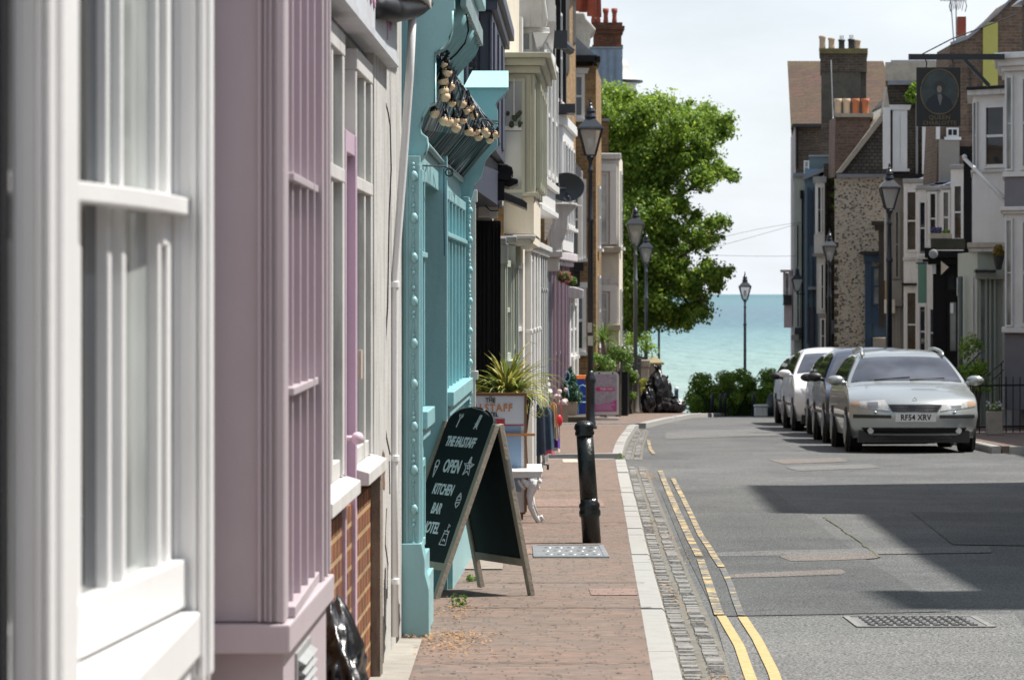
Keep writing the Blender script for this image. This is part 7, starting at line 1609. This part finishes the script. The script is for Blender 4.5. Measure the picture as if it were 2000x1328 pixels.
# big dark chimney
d = 93; b = hb('chimney_stack_house', 'huge sooty brick chimney stack with five mixed pots rising behind the flint building', 'chimney', 1602, d, 2.2)
pm(b, 'stack', RENDG, (1604, 1681, 140, None, d, 1.8)); pm(b, 'side_flue', RENDG, (1680.5, 1692, 140, None, d + .4, 1.4)); pm(b, 'stack_top', BRICK_D, (1602, 1693, 105, 140, d - .05, 1.95)); pm(b, 'stack_cap', mat('lichen_cap', (.14, .12, .05), .95, .3, dirt=.5), (1600, 1695, 95, 105, d - .12, 2.1)); pm(b, 'brick_foot', BRICK_D, (1604, 1640, 240, 345, d - .6, .6))
for x, y, mm in ((1612, 66, POT_B), (1630, 70, POT_B), (1650, 73, IRON), (1669, 72, IRON), (1681, 74, POT_B)):
    mb = b.W(); h = Zp(y, d) - Zp(95, d); mb.lathe([(.10, 0), (.085, h * .3), (.085, h * .8), (.10, h * .85), (.10, h), (.05, h)], (Xp(x, d), d + .9, Zp(95, d)), 12); mb.build('chimney_pot', mm, b.o, smooth=True)
    if mm is IRON: mb = b.W(); [mb.tube([(Xp(x + q, d), d + .9, Zp(y, d)), (Xp(x + q, d), d + .9, Zp(y - 8, d))], .01, 4) for q in (-3, 0, 3)]; mb.build('pot_cowl', IRON, b.o)
mb = b.W(); mb.tube([P(1623, 118, d - .15), P(1627, 230, d - .6), P(1631, 340, d - 4)], .02, 6); mb.build('vent_pipe', GREYP, b.o)
# flint building
d = 86; b = hb('flint_building', 'flint cobble side wall with brick edging, slate gable roof and a dark blue door', 'building', 1630, d, 5)
FX1 = 1762
pm(b, 'flint_wall', FLINT, (1630, FX1, 347, None, d, 5)); pm(b, 'lead_flashing', LEAD, (1634, FX1, 340, 347, d - .12, 5.1))
mb = b.W()
rr = random.Random(3)
for k in range(20): z0 = pz(d) + .1 + k * .22; wd = .10 if k % 2 else .06; mb.box(Xp(1630, d) - .01, Xp(1630, d) + wd, d - .012, d - .001, z0, z0 + .13)
mb.build('brick_quoins', BRICK_D, b.o)
mb = b.W(); mb.prism([(Xp(1640, d), Zp(340, d)), (Xp(FX1, d), Zp(340, d)), (Xp(FX1, d), Zp(175, d)), (Xp(1745, d), Zp(195, d)), (Xp(1725, d), Zp(235, d))], 'y', d + .1, d + 5); mb.build('roof', TILE_G, b.o)
mb = b.W(); mb.prism([(Xp(1634, d), Zp(338, d)), (Xp(1644, d), Zp(338, d)), (Xp(1735, d), Zp(222, d)), (Xp(1735, d), Zp(205, d))], 'y', d - .06, d + 5.1); mb.build('gable_coping', STONE, b.o)
mb = b.W(); mb.prism([(Xp(1632, d), Zp(345, d)), (Xp(1634, d), Zp(228, d)), (Xp(1702, d), Zp(228, d)), (Xp(1702, d), Zp(255, d)), (Xp(1640, d), Zp(340, d))], 'y', d + .3, d + 2.0); ck = mb.build('chimney', BRICK_P, b.o); pm(b, 'chimney_cap', STONE, (1631, 1706, 222, 229, d + .2, 2.0))
for x, mm in ((1644, POT_B), (1661, POT_O if False else POT_B), (1679, POT_O), (1698, POT_O)): mb = b.W(); mb.lathe([(.10, 0), (.088, .10), (.088, .34), (.105, .37), (.105, .45), (.06, .45)], (Xp(x, d), d + 1.0, Zp(223, d)), 12); mb.build('chimney_pot', mm, ck, smooth=True)
fr = pm(b, 'blue_doorway', BLUED, (1688, 1762, 497, 512, d - .18, .18), (1690, 1702, 512, None, d - .12, .12), (1702, 1762, 600, None, d - .10, .10)); pm(b, 'door_hood', IRON, (1680, 1730, 491, 497, d - .3, .3))
mb = b.W()
for q in ((1705, 1722, 632, 634), (1705, 1722, 655, 657), (1705, 1706, 632, 657), (1721, 1722, 632, 657)): pbx(mb, *q, d - .115, .014)
mb.build('door_panel_moulding', NAVY, fr); camwin(b, 1702, 1722, 520, 598, d - .02, fm=BLUED, gm=GLASS_N, fr=.06, sill=False, cols=1, rows=1)
pm(b, 'timber_post', mat('dark_brown_timber', (.05, .042, .035), .85, .2), (1716, 1728, 450, 640, d - .6, .3), (1702, 1730, 432, 440, d - .7, .5), (1708, 1730, 440, 450, d - .65, .4)); pm(b, 'stone_step', STONE, (1705, 1730, 660, None, d - .8, .7))
pm(b, 'tan_pipe', mat('tan_pipe', (.38, .24, .10), .6), (1729, 1732, 548, 612, d - .75, .08)); pm(b, 'white_pipe', WHITE_D, (1727.5, 1730.5, 345, 548, d - .75, .08))
# dark brick house with tall white sash
d = 82; b = hb('dark_brick_house', 'tall dark brown brick house with stone parapet and one tall white sash window', 'house', 1732, d, 3)
pm(b, 'wall', BRICK_D, (1733, 1860, 150, 342, d, 3)); pm(b, 'parapet', STONE, (1729, 1836, 122, 158, d - .08, 3.1)); pm(b, 'string_course', LEAD, (1734, 1786, 158, 166, d - .15, 3)); pm(b, 'roof', LEAD, (1740, 1860, 118, 122, d + .2, 2.6))
camwin(b, 1743, 1771, 216, 330, d, fr=.16, cols=2, rows=3, gm=GLASS_W, head=True, proud=.10, mun=.03); pm(b, 'white_panel', WHITE, (1726, 1739, 210, 330, d - .25, .2)); pm(b, 'white_panel', WHITE, (1801, 1817, 248, 340, d - .3, .3)); pm(b, 'down_pipe', GREYP, (1789, 1793, 190, 340, d - .15, .1))
pm(b, 'lower_wall', TAUPE, (1731, 1800, 342, None, d + .05, 2.9)); pm(b, 'black_eave', BLACK, (1731, 1800, 340, 347, d - .35, .4)); camwin(b, 1745, 1758, 410, 545, d + .05, fm=TAUPE, fr=.06, sill=False); camwin(b, 1748, 1758, 600, 700, d + .05, fm=TAUPE, fr=.06, sill=False); pm(b, 'spandrel', TAUPE, (1738, 1762, 548, 598, d - .1, .15)); pm(b, 'stone_block', OFFW, (1729, 1748, 585, 612, d - .2, .2))
mb = b.W(); mb.prism([(Xp(1722, d), Zp(222, d)), (Xp(1738, d), Zp(222, d)), (Xp(1736, d), Zp(205, d)), (Xp(1731, d), Zp(170, d)), (Xp(1726, d), Zp(205, d))], 'y', d - .1, d + .4); mb.build('finial', STONE, b.o)
leaves('wall_ivy', LEAF_H, [((b.inv @ P(1785, 188, d - .3)), .22), ((b.inv @ P(1788, 172, d - .3)), .15)], 500, .05, b.o, 9)
# terrace of white bays
def cantbay(b, px, d, w, proj, y0, y1, m, nm='bay', bevel=.01):
    """canted bay: street corner at (px,d); cant runs back to the wall towards the viewer"""
    x = Xp(px, d); mb = b.W(); mb.prism([(x + proj, d - proj * .9), (x, d), (x + (x / d + .004) * w, d + w), (x + proj + (x / d) * w, d + w + proj * .9)], 'z', Zp(y1, d), Zp(y0, d)); return mb.build(nm, m, b.o, bevel=bevel)
def cantwin(b, px, d, proj, a, c, y0, y1, off=.0, **k):
    """window on the cant that faces the viewer; a..c fractions from street corner to wall"""
    x = Xp(px, d); A_ = Vector((x + proj * a, d - proj * .9 * a, Zp(y1, d))); B_ = Vector((x + proj * c, d - proj * .9 * c, 0)); ang = math.atan2(B_.y - A_.y, B_.x - A_.x)
    T = b.inv @ Matrix.Translation(A_) @ Matrix.Rotation(ang, 4, 'Z') @ Matrix.Translation((0, -off, 0)); return window(b.o, T, math.hypot(B_.x - A_.x, B_.y - A_.y), Zp(y0, d) - Zp(y1, d), **k)
specs = [(1765, 79, 3, .50, 350, 'far white terrace house with a flat fronted bay next to the flint wall', ((372, 492), (568, 700)), 545),
         (1791, 76.2, 2.2, .35, 362, 'narrow white terrace house with green banner on its bay', ((392, 500), (595, 700)), 560),
         (1811, 74.2, 2.2, .35, 365, 'white terrace house with slim bay windows above the flower planter', ((375, 480), (600, 700)), 540),
         (1837, 72, 2.0, .33, 362, 'white bay fronted house directly left of the tall black post', ((372, 478), (600, 700)), 540),
         (1857, 70.2, 1.8, .40, 322, 'tallest narrow white bay house behind the black pub post', ((360, 470), (600, 700)), 540)]
for px, d, w_, proj, yt, lab, wins, ysp in specs:
    b = hb('white_terrace_house', lab, 'house', px, d, w_ + .5); x = Xp(px, d)
    mb = b.W(); mb.prism([(x + proj, d - .4), (x + 4.5, d - .4), (x + 4.8, d + w_ + .3), (x + proj + .3, d + w_ + .3)], 'z', pz(d) - .4, Zp(yt - 4, d)); mb.build('wall', WHITE_D, b.o)
    cantbay(b, px, d, w_, proj, yt + 6, 1, WHITE_D) if False else None
    cantbay(b, px, d, w_, proj, yt + 8, 760, mat('terrace_white', (.68, .665, .635), .6, .06, dirt=.35, streak=1) if not bpy.data.materials.get('terrace_white') else bpy.data.materials['terrace_white'])
    cantbay(b, px - 2, d - .05, w_ + .1, proj + .1, yt, yt + 8, GREYP, 'bay_roof'); cantbay(b, px - 1.5, d - .04, w_ + .1, proj + .05, ysp - 42, ysp - 36, WHITE_D, 'string_course')
    if px == 1765: cantbay(b, px - 4, d - .1, w_ + .1, proj + .1, ysp + 8, ysp + 13, BLACK, 'black_ledge')
    for y0, y1 in wins: cantwin(b, px, d, proj, .12, .62, y0, y1, fr=.05, proud=.04, sill=False)
    mb = b.W(); mb.prism([(x + proj - .1, Zp(yt, d)), (x + 4.6, Zp(yt, d)), (x + 4.6, Zp(yt - 30, d)), (x + proj + .9, Zp(yt - 30, d))], 'y', d - .4, d + w_ + .4); mb.build('roof', LEAD, b.o)
b_last = b
t = thing('green_banner', 'plain sage green banner hanging vertically from the narrow white house', 'banner', tuple(P(1802, 515, 74.9))); mb = MB(); mb.box(Xp(1793, 74.9) - t.location.x, Xp(1810, 74.9) - t.location.x, 0, .02, -(592 - 515) * 74.9 / F, 0); mb.build('cloth', mat('sage_green_banner', (.13, .26, .20), .7, .05), t); mb = MB(); mb.tube([(-.15, .01, .01), (.35, .01, .01)], .02, 6); mb.build('pole', IRON, t)
# brown brick house + black pub front
d = 76; b = hb('pub_house', 'brown brick house above a black pub shopfront with stepped gable and yellow painted strip', 'pub', 1852, d, 2.4)
mb = b.W(); pts = [(1836, 395), (1824, 395), (1824, 250), (1838, 130), (1852, 112), (1872, 108), (1876, 62), (1892, 58), (1918, 52), (1935, 30), (1975, -10), (2080, -60), (2080, 700), (1836, 700)]
pts = [(1826, 395), (1838, 150), (1854, 128), (1856, 88), (1890, 76), (1918, 54), (1950, 26), (1975, 0), (2060, -50), (2060, 700), (1830, 700)]
mb.prism([(Xp(x, d), Zp(y, d)) for x, y in pts], 'y', d, d + 2.4); mb.build('wall', BRICK_O, b.o)
mb = b.W()
for a_, c_ in zip(pts[3:8], pts[4:9]): mb.add([P(a_[0], a_[1] - 5, d - .1), P(c_[0], c_[1] - 5, d - .1), P(c_[0], c_[1] + 1, d - .1), P(a_[0], a_[1] + 1, d - .1), P(a_[0], a_[1] - 5, d + 2.45), P(c_[0], c_[1] - 5, d + 2.45), P(c_[0], c_[1] + 1, d + 2.45), P(a_[0], a_[1] + 1, d + 2.45)], [(0, 1, 2, 3), (4, 7, 6, 5), (0, 4, 5, 1), (3, 2, 6, 7), (0, 3, 7, 4), (1, 5, 6, 2)])
mb.build('roof', LEAD, b.o)
pm(b, 'yellow_wall_strip', YELLOWP, (1920, 1949, 44, 170, d - .06, .055)); pm(b, 'red_chimney_pot', POT_R, (1871, 1887, 33, 72, d + .5, .2)); pm(b, 'chimney_base', STONE, (1868, 1894, 70, 82, d + .2, .8))
pm(b, 'taupe_render_panel', TAUPE, (1834, 1874, 272, 395, d - .1, .09)); camwin(b, 1848, 1872, 250, 268, d - .02, fr=.04, sill=True, sash=False, cols=2); pm(b, 'white_strip', WHITE, (1829, 1836, 248, 272, d - .12, .1)); pm(b, 'dark_joint', BRICK_D, (1893, 1898, 128, 262, d - .012, .011))
d = 65.8
pm(b, 'pub_front_wall', BLACK, (1822, 1912, 505, None, d, 1.2)); pm(b, 'pub_cornice', BLACK, (1806, 1910, 490, 503, d - .5, 1.6), (1812, 1905, 503, 516, d - .35, 1.5), (1806, 1822, 484, 490, d - .5, .6)); pm(b, 'black_post', BLACK, (1882, 1898, 300, 490, d - .3, .5)); pm(b, 'black_post_cap', BLACK, (1874, 1907, 286, 304, d - .4, .7), (1884, 1904, 304, 320, d - .35, .5))
camwin(b, 1848, 1868, 535, 570, d, fm=BLACK, fr=.04, sill=False, sash=False); camwin(b, 1872, 1908, 535, 570, d, fm=BLACK, fr=.04, sill=False, sash=False); camwin(b, 1850, 1872, 585, 690, d, fm=BLACK, gm=GLASS_N, fr=.05, sill=False, sash=False); camwin(b, 1890, 1912, 585, 690, d, fm=BLACK, gm=GLASS_N, fr=.05, sill=False, sash=False)
pm(b, 'rough_stone_band', mat('dark_mossy_stone', (.06, .06, .045), .95, .3, bump=.8), (1818, 1885, 466, 486, d - .45, 1.2)); pm(b, 'flood_lamp', STEEL, (1792, 1802, 505, 513, d - .7, .3)); pm(b, 'lamp_arm', BLACK, (1800, 1812, 506, 512, d - .6, .2)); pm(b, 'wall_notice', CHALKW, (1852, 1862, 592, 612, d - .04, .03)); pm(b, 'wall_lamp', CHALKW, (1820, 1828, 512, 535, d - .1, .08))
mb = b.W(); mb.ball(P(1823, 496, d - .7), .09, 14, (1, .3, 1)); mb.build('round_plaque', GREYP, b.o)
g_ = 'white triangular bunting flags on the pub front'
for pts, lab in (([(1838, 510), (1853, 522), (1838, 537)], 'white triangular flag pointing right on the black pub front'), ([(1876, 535), (1890, 535), (1883, 554)], 'white triangular flag hanging downwards on the black pub front')):
    c = P(*pts[0], d - .5); t = thing('bunting_flag', lab, 'flag', tuple(c), 0, g_); mb = MB(); mb.prism([(Xp(x, d - .5) - c.x, Zp(y, d - .5) - c.z) for x, y in pts], 'y', 0, .01); mb.build('cloth', OFC, t)
t = thing('flower_planter', 'grey stone trough of purple flowers on top of the pub canopy', 'planter', tuple(P(1828, 466, d - .3))); mb = MB(); mb.box(-.12, .30, -.12, .12, -.02, .10); mb.build('trough', STONE, t); leaves('foliage', LEAF_H, [((0, 0, .14), .1), ((.2, 0, .12), .08)], 500, .02, t, 3); mb = MB(); rr = random.Random(2); [mb.ball((rr.uniform(-.12, .1), -.08 + rr.uniform(-.05, .05), rr.uniform(.12, .22)), .016, 6) for _ in range(50)]; mb.build('purple_flowers', mat('purple_petals', (.07, .05, .22), .8, .3), t)
t = thing('flag_pole', 'white slanting flagpole sticking out above the pub', 'flagpole', tuple(P(1884, 310, 61))); mb = MB(); mb.tube([(0, 0, 0), P(1962, 388, 59.6) - P(1884, 310, 61)], .035, 9); mb.ball((0, 0, .03), .05, 10); mb.build('pole', WHITE, t, smooth=True); mb = MB(); mb.tube([(.02, 0, -.02), P(1960, 396, 59.6) - P(1884, 310, 61)], .008, 5); mb.build('cord', WHITE_D, t)
t = thing('sign_post', 'plain grey metal post in front of the black pub front', 'post', (Xp(1876, 63), 63, pz(63))); mb = MB(); mb.tube([(0, 0, 0), (0, 0, Zp(540, 63) - pz(63))], .045, 10); mb.build('post', mat('grey_green_post', (.10, .12, .11), .5, .1), t, smooth=True); mb = MB(); mb.box(-.07, -.045, -.02, .02, Zp(578, 63) - pz(63), Zp(543, 63) - pz(63)); mb.build('edge_on_plate', WHITE_D, t)
# white bow house with sage shopfront
d = 61.5; px = 1897; b = hb('white_bow_house', 'white house with tall upper window and pale green shopfront beside the grey bay house', 'house', px, d, 3.2); x = Xp(px, d)
mb = b.W(); mb.box(x + .55, x + 4.5, d - .3, d + 3.4, pz(d) - .4, Zp(178, d)); mb.build('wall', WHITE_D, b.o)
cantbay(b, px + 3, d, 2.4, .62, 185, 480, WHITE, 'bay_body'); cantbay(b, px - 8, d - .15, 2.6, .72, 176, 187, WHITE_D, 'bay_cornice'); cantbay(b, px - 10, d - .2, 2.7, .75, 170, 176, BLACK, 'bay_roof'); cantbay(b, px - 1, d - .05, 2.5, .66, 332, 338, WHITE_D, 'sill_band'); cantbay(b, px - 8, d - .15, 2.7, .75, 474, 484, STONE, 'ledge'); cantbay(b, px - 5, d - .1, 2.6, .7, 484, 492, WHITE_D, 'ledge_moulding')
cantwin(b, px + 3, d, .62, .30, .92, 205, 330, fr=.07, sill=False); cantwin(b, px + 3, d, .62, .03, .14, 200, 330, fr=.02, sill=False, gm=GLASS_N)
mb = b.W(); mb.box(x + .1, x + 1.2, d - .1, d + 2.6, pz(d) - .3, Zp(492, d)); mb.build('shopfront_wall', SAGE, b.o)
for q in (1900, 1912, 1924, 1932, 1941): pm(b, 'pilaster', WHITE_D if q < 1905 else SAGE, (q, q + 4, 540, None, d - .2, .12))
pm(b, 'shop_fascia', SAGE, (1905, 1965, 525, 545, d - .35, .3)); pm(b, 'cast_iron_crest', IRON, (1905, 1945, 527, 533, d - .6, .2)); pm(b, 'pane', GLASS_N, (1916, 1924, 548, 720, d - .13, .05))
t = thing('orange_shrub_basket', 'orange and green shrub in a basket on the white bow house ledge', 'plant', tuple(P(1950, 500, 59.8))); leaves('foliage', leafmat('leaf_orange', (.08, .12, .03), (.25, .18, .03), (.40, .22, .04)), [((0, 0, .05), .11), ((0, 0, .14), .08)], 700, .022, t, 8); mb = MB(); mb.lathe([(.05, -.25), (.11, 0), (.09, 0)], n=12); mb.build('basket', IRON, t)
# grey bay house nearest on the right
d = 57.5; px = 1962; b = hb('grey_bay_house', 'grey house with white framed two storey canted bay at the right edge', 'house', px, d, 3.2); x = Xp(px, d)
mb = b.W(); mb.box(x + .62, x + 5.5, d - .9, d + 3.3, pz(d) - .4, Zp(108, d)); mb.build('wall', SLATEG, b.o); mb = b.W(); mb.box(x + .8, x + 5.5, d - .8, d + 3.2, Zp(108, d), Zp(-20, d)); mb.build('upper_brick_wall', BRICK_D, b.o); mb = b.W(); mb.prism([(x + .6, Zp(-18, d)), (x + 5.7, Zp(-18, d)), (x + 4, Zp(-160, d)), (x + 2, Zp(-160, d))], 'y', d - .9, d + 3.3); mb.build('roof', LEAD, b.o)
cantbay(b, px, d, 2.2, .72, 640, 800, SLATEG, 'bay_base'); cantbay(b, px - .1, d - .01, 2.22, .74, 345, 405, SLATEG, 'bay_spandrel'); cantbay(b, px + .4, d + .02, 2.16, .70, 138, 640, WHITE, 'bay_body')
for y0, y1, o_ in ((104, 116, 20), (116, 130, 13), (130, 140, 6), (404, 412, 8), (412, 418, 4), (640, 650, 6), (336, 346, 4)): cantbay(b, px - o_, d - o_ * .012, 2.2 + o_ * .02, .72 + o_ * .012, y0, y1, WHITE, 'cornice')
for y0, y1 in ((150, 334), (428, 638)): cantwin(b, px + .4, d + .02, .70, .36, .98, y0, y1, fr=.07, gm=GLASS if y0 < 200 else GLASS_N, sill=False, proud=.06); cantwin(b, px + .4, d + .02, .70, .04, .20, y0, y1, fr=.03, gm=GLASS_N, sill=False)
# pub sign
d = 57.0; t = thing('pub_sign', 'hanging black pub sign with an oval portrait and QUEEN CHARLOTTE lettering on a black arm', 'sign', tuple(P(1833, 118, d))); q = t.location.copy(); rx = lambda px: Xp(px, d) - q.x; rzz = lambda py: Zp(py, d) - q.z
mb = MB(); mb.box(rx(1790), rx(1876), 0, .05, rzz(247), rzz(132)); pb = mb.build('sign_board', mat('sign_black', (.010, .011, .012), .45), t, bevel=.008)
GOLD = mat('dull_gold', (.15, .11, .05), .45, .15)
cxx, cz, ra, rb2 = rx(1835), rzz(180), 37 * d / F, 44 * d / F
mb = MB(); mb.prism([(cxx + ra * math.cos(a), cz + rb2 * math.sin(a)) for a in [k * math.pi / 20 for k in range(40)]], 'y', -.006, -.001); mb.build('portrait_ground', mat('painted_grey_green', (.045, .06, .058), .6, .35, scale=5), pb)
mb = MB(); mb.tube([(cxx + ra * math.cos(k * math.pi / 24), -.008, cz + rb2 * math.sin(k * math.pi / 24)) for k in range(49)], .010, 6); mb.build('oval_border', GOLD, pb)
mb = MB(); mb.prism([(cxx - .25, cz - .24), (cxx - .20, cz - .12), (cxx - .09, cz - .04), (cxx + .07, cz - .04), (cxx + .18, cz - .12), (cxx + .24, cz - .26), (cxx + .12, cz - .35), (cxx - .12, cz - .35)], 'y', -.010, -.0065); mb.build('painted_dress', mat('painted_blue_black', (.02, .025, .033), .6), pb)
mb = MB(); mb.prism([(cxx - .035, cz - .04), (cxx + .03, cz - .04), (cxx + .045, cz - .1), (cxx + .01, cz - .24), (cxx - .03, cz - .1)], 'y', -.013, -.0105); mb.build('painted_neckline', mat('painted_pale_grey', (.17, .17, .16), .6), pb)
mb = MB(); mb.prism([(cxx + .09 * math.cos(a) - .0, cz + .085 + .11 * math.sin(a)) for a in [k * math.pi / 8 for k in range(16)]], 'y', -.0125, -.0106); mb.build('painted_hair', mat('painted_dark_grey', (.035, .037, .035), .6), pb)
mb = MB(); mb.prism([(cxx - .005 + .042 * math.cos(a), cz + .045 + .062 * math.sin(a)) for a in [k * math.pi / 8 for k in range(16)]], 'y', -.015, -.0130); mb.build('painted_face', mat('painted_skin', (.24, .20, .16), .6), pb)
text_mesh('QUEEN', .105, Matrix.Translation((cxx, -.002, rzz(230))), GOLD, pb, 'lettering', .001, 0, 1.0, .001, space=1.1); text_mesh('CHARLOTTE', .098, Matrix.Translation((cxx, -.002, rzz(241))), GOLD, pb, 'lettering', .001, 0, 1.0, .001, space=1.05)
mb = MB(); mb.box(rx(1775), rx(1962), -.02, .07, rzz(117), rzz(106)); mb.bar((rx(1884), .02, rzz(117)), (rx(1932), .02, rzz(168)), .09, .06); mb.build('support_arm', LAMPD, t)
mb = MB()
for px_ in (1808, 1860): mb.tube([(rx(px_), .02, rzz(117)), (rx(px_) + .02, .02, rzz(124)), (rx(px_ + 1), .02, rzz(132))], .012, 6)
mb.build('hanging_hook', IRON, t); mb = MB(); mb.tube([(rx(1802), .02, rzz(106)), (rx(1860), .1, rzz(76)), (rx(1990), .3, rzz(26))], .012, 6); mb.build('stay_wire', IRON, t)
# tv aerials
t = thing('tv_aerial', 'pair of thin television aerials on poles above the brown brick house', 'aerial', tuple(P(1868, 84, 76.5)))
mb = MB(); D = 76.5; a0 = t.location; pp_ = lambda x, y, dd=0: P(x, y, D) - a0 + Vector((0, dd, 0))
mb.tube([pp_(1863, 84), pp_(1857, 0), pp_(1855, -10)], .014, 5); mb.tube([pp_(1868, 84), pp_(1867, -15)], .014, 5); mb.build('mast', GM, t)
mb = MB(); mb.tube([pp_(1836, 2), pp_(1888, 2)], .010, 5)
for k in range(7): mb.tube([pp_(1860 + 3.5 * k, -2 - k % 2, -.2), pp_(1860 + 3.5 * k, 20 - 2 * (k % 3), .2)], .008, 4)
for s_ in (-1, 1): mb.tube([pp_(1871 + s_ * 14, 2), pp_(1871 + s_ * 17, 12), pp_(1871 + s_ * 14, 24)], .012, 5)
mb.build('aerial_elements', GM, t)
# right pavement railings, planters
railing('black iron railings with handrail in front of the grey bay house', [(Xp(1900, 54), 54, pz(54)), (Xp(1965, 54.2), 54.2, pz(54)), (Xp(2060, 54.6), 54.6, pz(54))], .86, .12, spear=False)
t = thing('hand_rail', 'sloping black handrail rising beside the shrub near the pub door', 'handrail', tuple(P(1925, 735, 55.5))); D = 55.5; a0 = t.location; mb = MB()
for a_, c_ in (((1925, 735), (1960, 705)), ((1935, 745), (1960, 722)), ((1882, 722), (1915, 688))): mb.tube([P(*a_, D) - a0, P(*c_, D) - a0], .014, 6)
mb.tube([P(1956, 708, D) - a0, P(1956, 790, D) - a0], .014, 6); mb.build('rail', IRON, t)
bush('dark leafy shrub in front of the black pub front', 1905, 700, 58, .34, 700, LEAF_H, 21, size=.03, zs=1.5); bush('dark shrub growing behind the silver estate mirror', 1898, 735, 57, .3, 700, LEAF_H, 22, size=.03)
t = thing('stone_planter', 'rough stone planter with pale flowers behind the railings', 'planter', (Xp(1942, 52.8), 52.8, pz(52.8))); mb = MB(); mb.box(-.12, .12, -.12, .12, 0, .38); mb.build('planter_block', STONE, t, bevel=.02); leaves('foliage', LEAF_H, [((0, 0, .42), .12)], 400, .02, t, 2); mb = MB(); rr = random.Random(1); [mb.ball((rr.uniform(-.14, .14), -.1 + rr.uniform(-.04, .04), rr.uniform(.42, .53)), .016, 6) for _ in range(26)]; mb.build('pale_flowers', mat('white_petals', (.6, .58, .6), .8), t)

# ---------------------------------------------------------------- houses on the right, outside the frame, that shade the road
def offhouse(label, x0, d0, x1, d1, H, m, wins=4):
    b = Bd('terrace_house', label, 'house', x1, d1, x0, d0); L_ = b.len
    mb = MB(); mb.box(0, L_, 0, 7, -.3, H); mb.build('wall', m, b.o); mb = MB(); mb.prism([(-.25, H), (3.5, H + 1.7), (7.25, H)], 'x', -.1, L_ + .1); mb.build('roof', TILE_G, b.o)
    for k in range(wins):
        for z in (.9, 3.6, 6.2):
            if z + 1.6 < H: window(b.o, TR((k + .3) * L_ / wins, 0, z), L_ / wins * .45, 1.5)
    mb = MB(); mb.box(.4, 1.2, -.03, .0, 0, 2.1); mb.build('door', BLUED, b.o)
    return b
oh1 = offhouse('yellow brick terrace house across the road, nearest the camera', 7.42, 21.9, 7.85, 32.3, 8.0, BRICK_Y); oh2 = offhouse('taller cream terrace house across the road beside the side street', 7.9, 32.35, 8.1, 37.9, 9.7, OFFW, 2); oh = offhouse('low brick corner house across the side street', 10.2, 43.8, 10.6, 55.8, 6.0, BRICK_O)
for (u, v, n_p) in ((3.5, 3.3, 4), (8.6, 3.3, 3)): chimney(oh1.o, u, v, 8.9, .9, .6, 1.5, BRICK_Y, [(-.3 + .22 * k, 0) for k in range(n_p)], POT_O)
chimney(oh2.o, 1.0, .9, 9.4, .9, .6, 1.2, BRICK_C, [(-.3, 0), (0, 0), (.3, 0)], POT_R)
bs = Bd('brick_chimney', 'square brick chimney on the end of the nearest right hand house', 'chimney', 8.1, 22.2, 8.1, 20.7)
mb = MB(); mb.box(0, 1.5, 0, .8, 0, 10.6); mb.build('stack', BRICK_Y, bs.o); mb = MB(); mb.box(-.08, 1.58, -.08, .88, 10.6, 10.75); mb.build('cap', STONE, bs.o)

offhouse('yellow brick terrace house across the road, beside and behind the camera', 7.2, 6, 7.35, 19.4, 5.6, BRICK_Y, 5); offhouse('brown brick terrace house across the road, well behind the camera', 7.0, -14, 7.1, 5.8, 6.5, BRICK_O, 6)
b = Bd('terrace_house', 'white rendered terrace house on the left pavement behind the camera', 'house', -.9, -14, -.75, 2.4)
mb = MB(); mb.box(0, b.len, 0, 6, -.3, 7); mb.build('wall', WHITE_D, b.o); mb = MB(); mb.prism([(-.25, 7), (3, 8.7), (6.25, 7)], 'x', -.1, b.len + .1); mb.build('roof', TILE_G, b.o)
for k in range(5):
    for z in (.9, 3.8): window(b.o, TR(.8 + k * 3.1, 0, z), 1.3, 1.6)
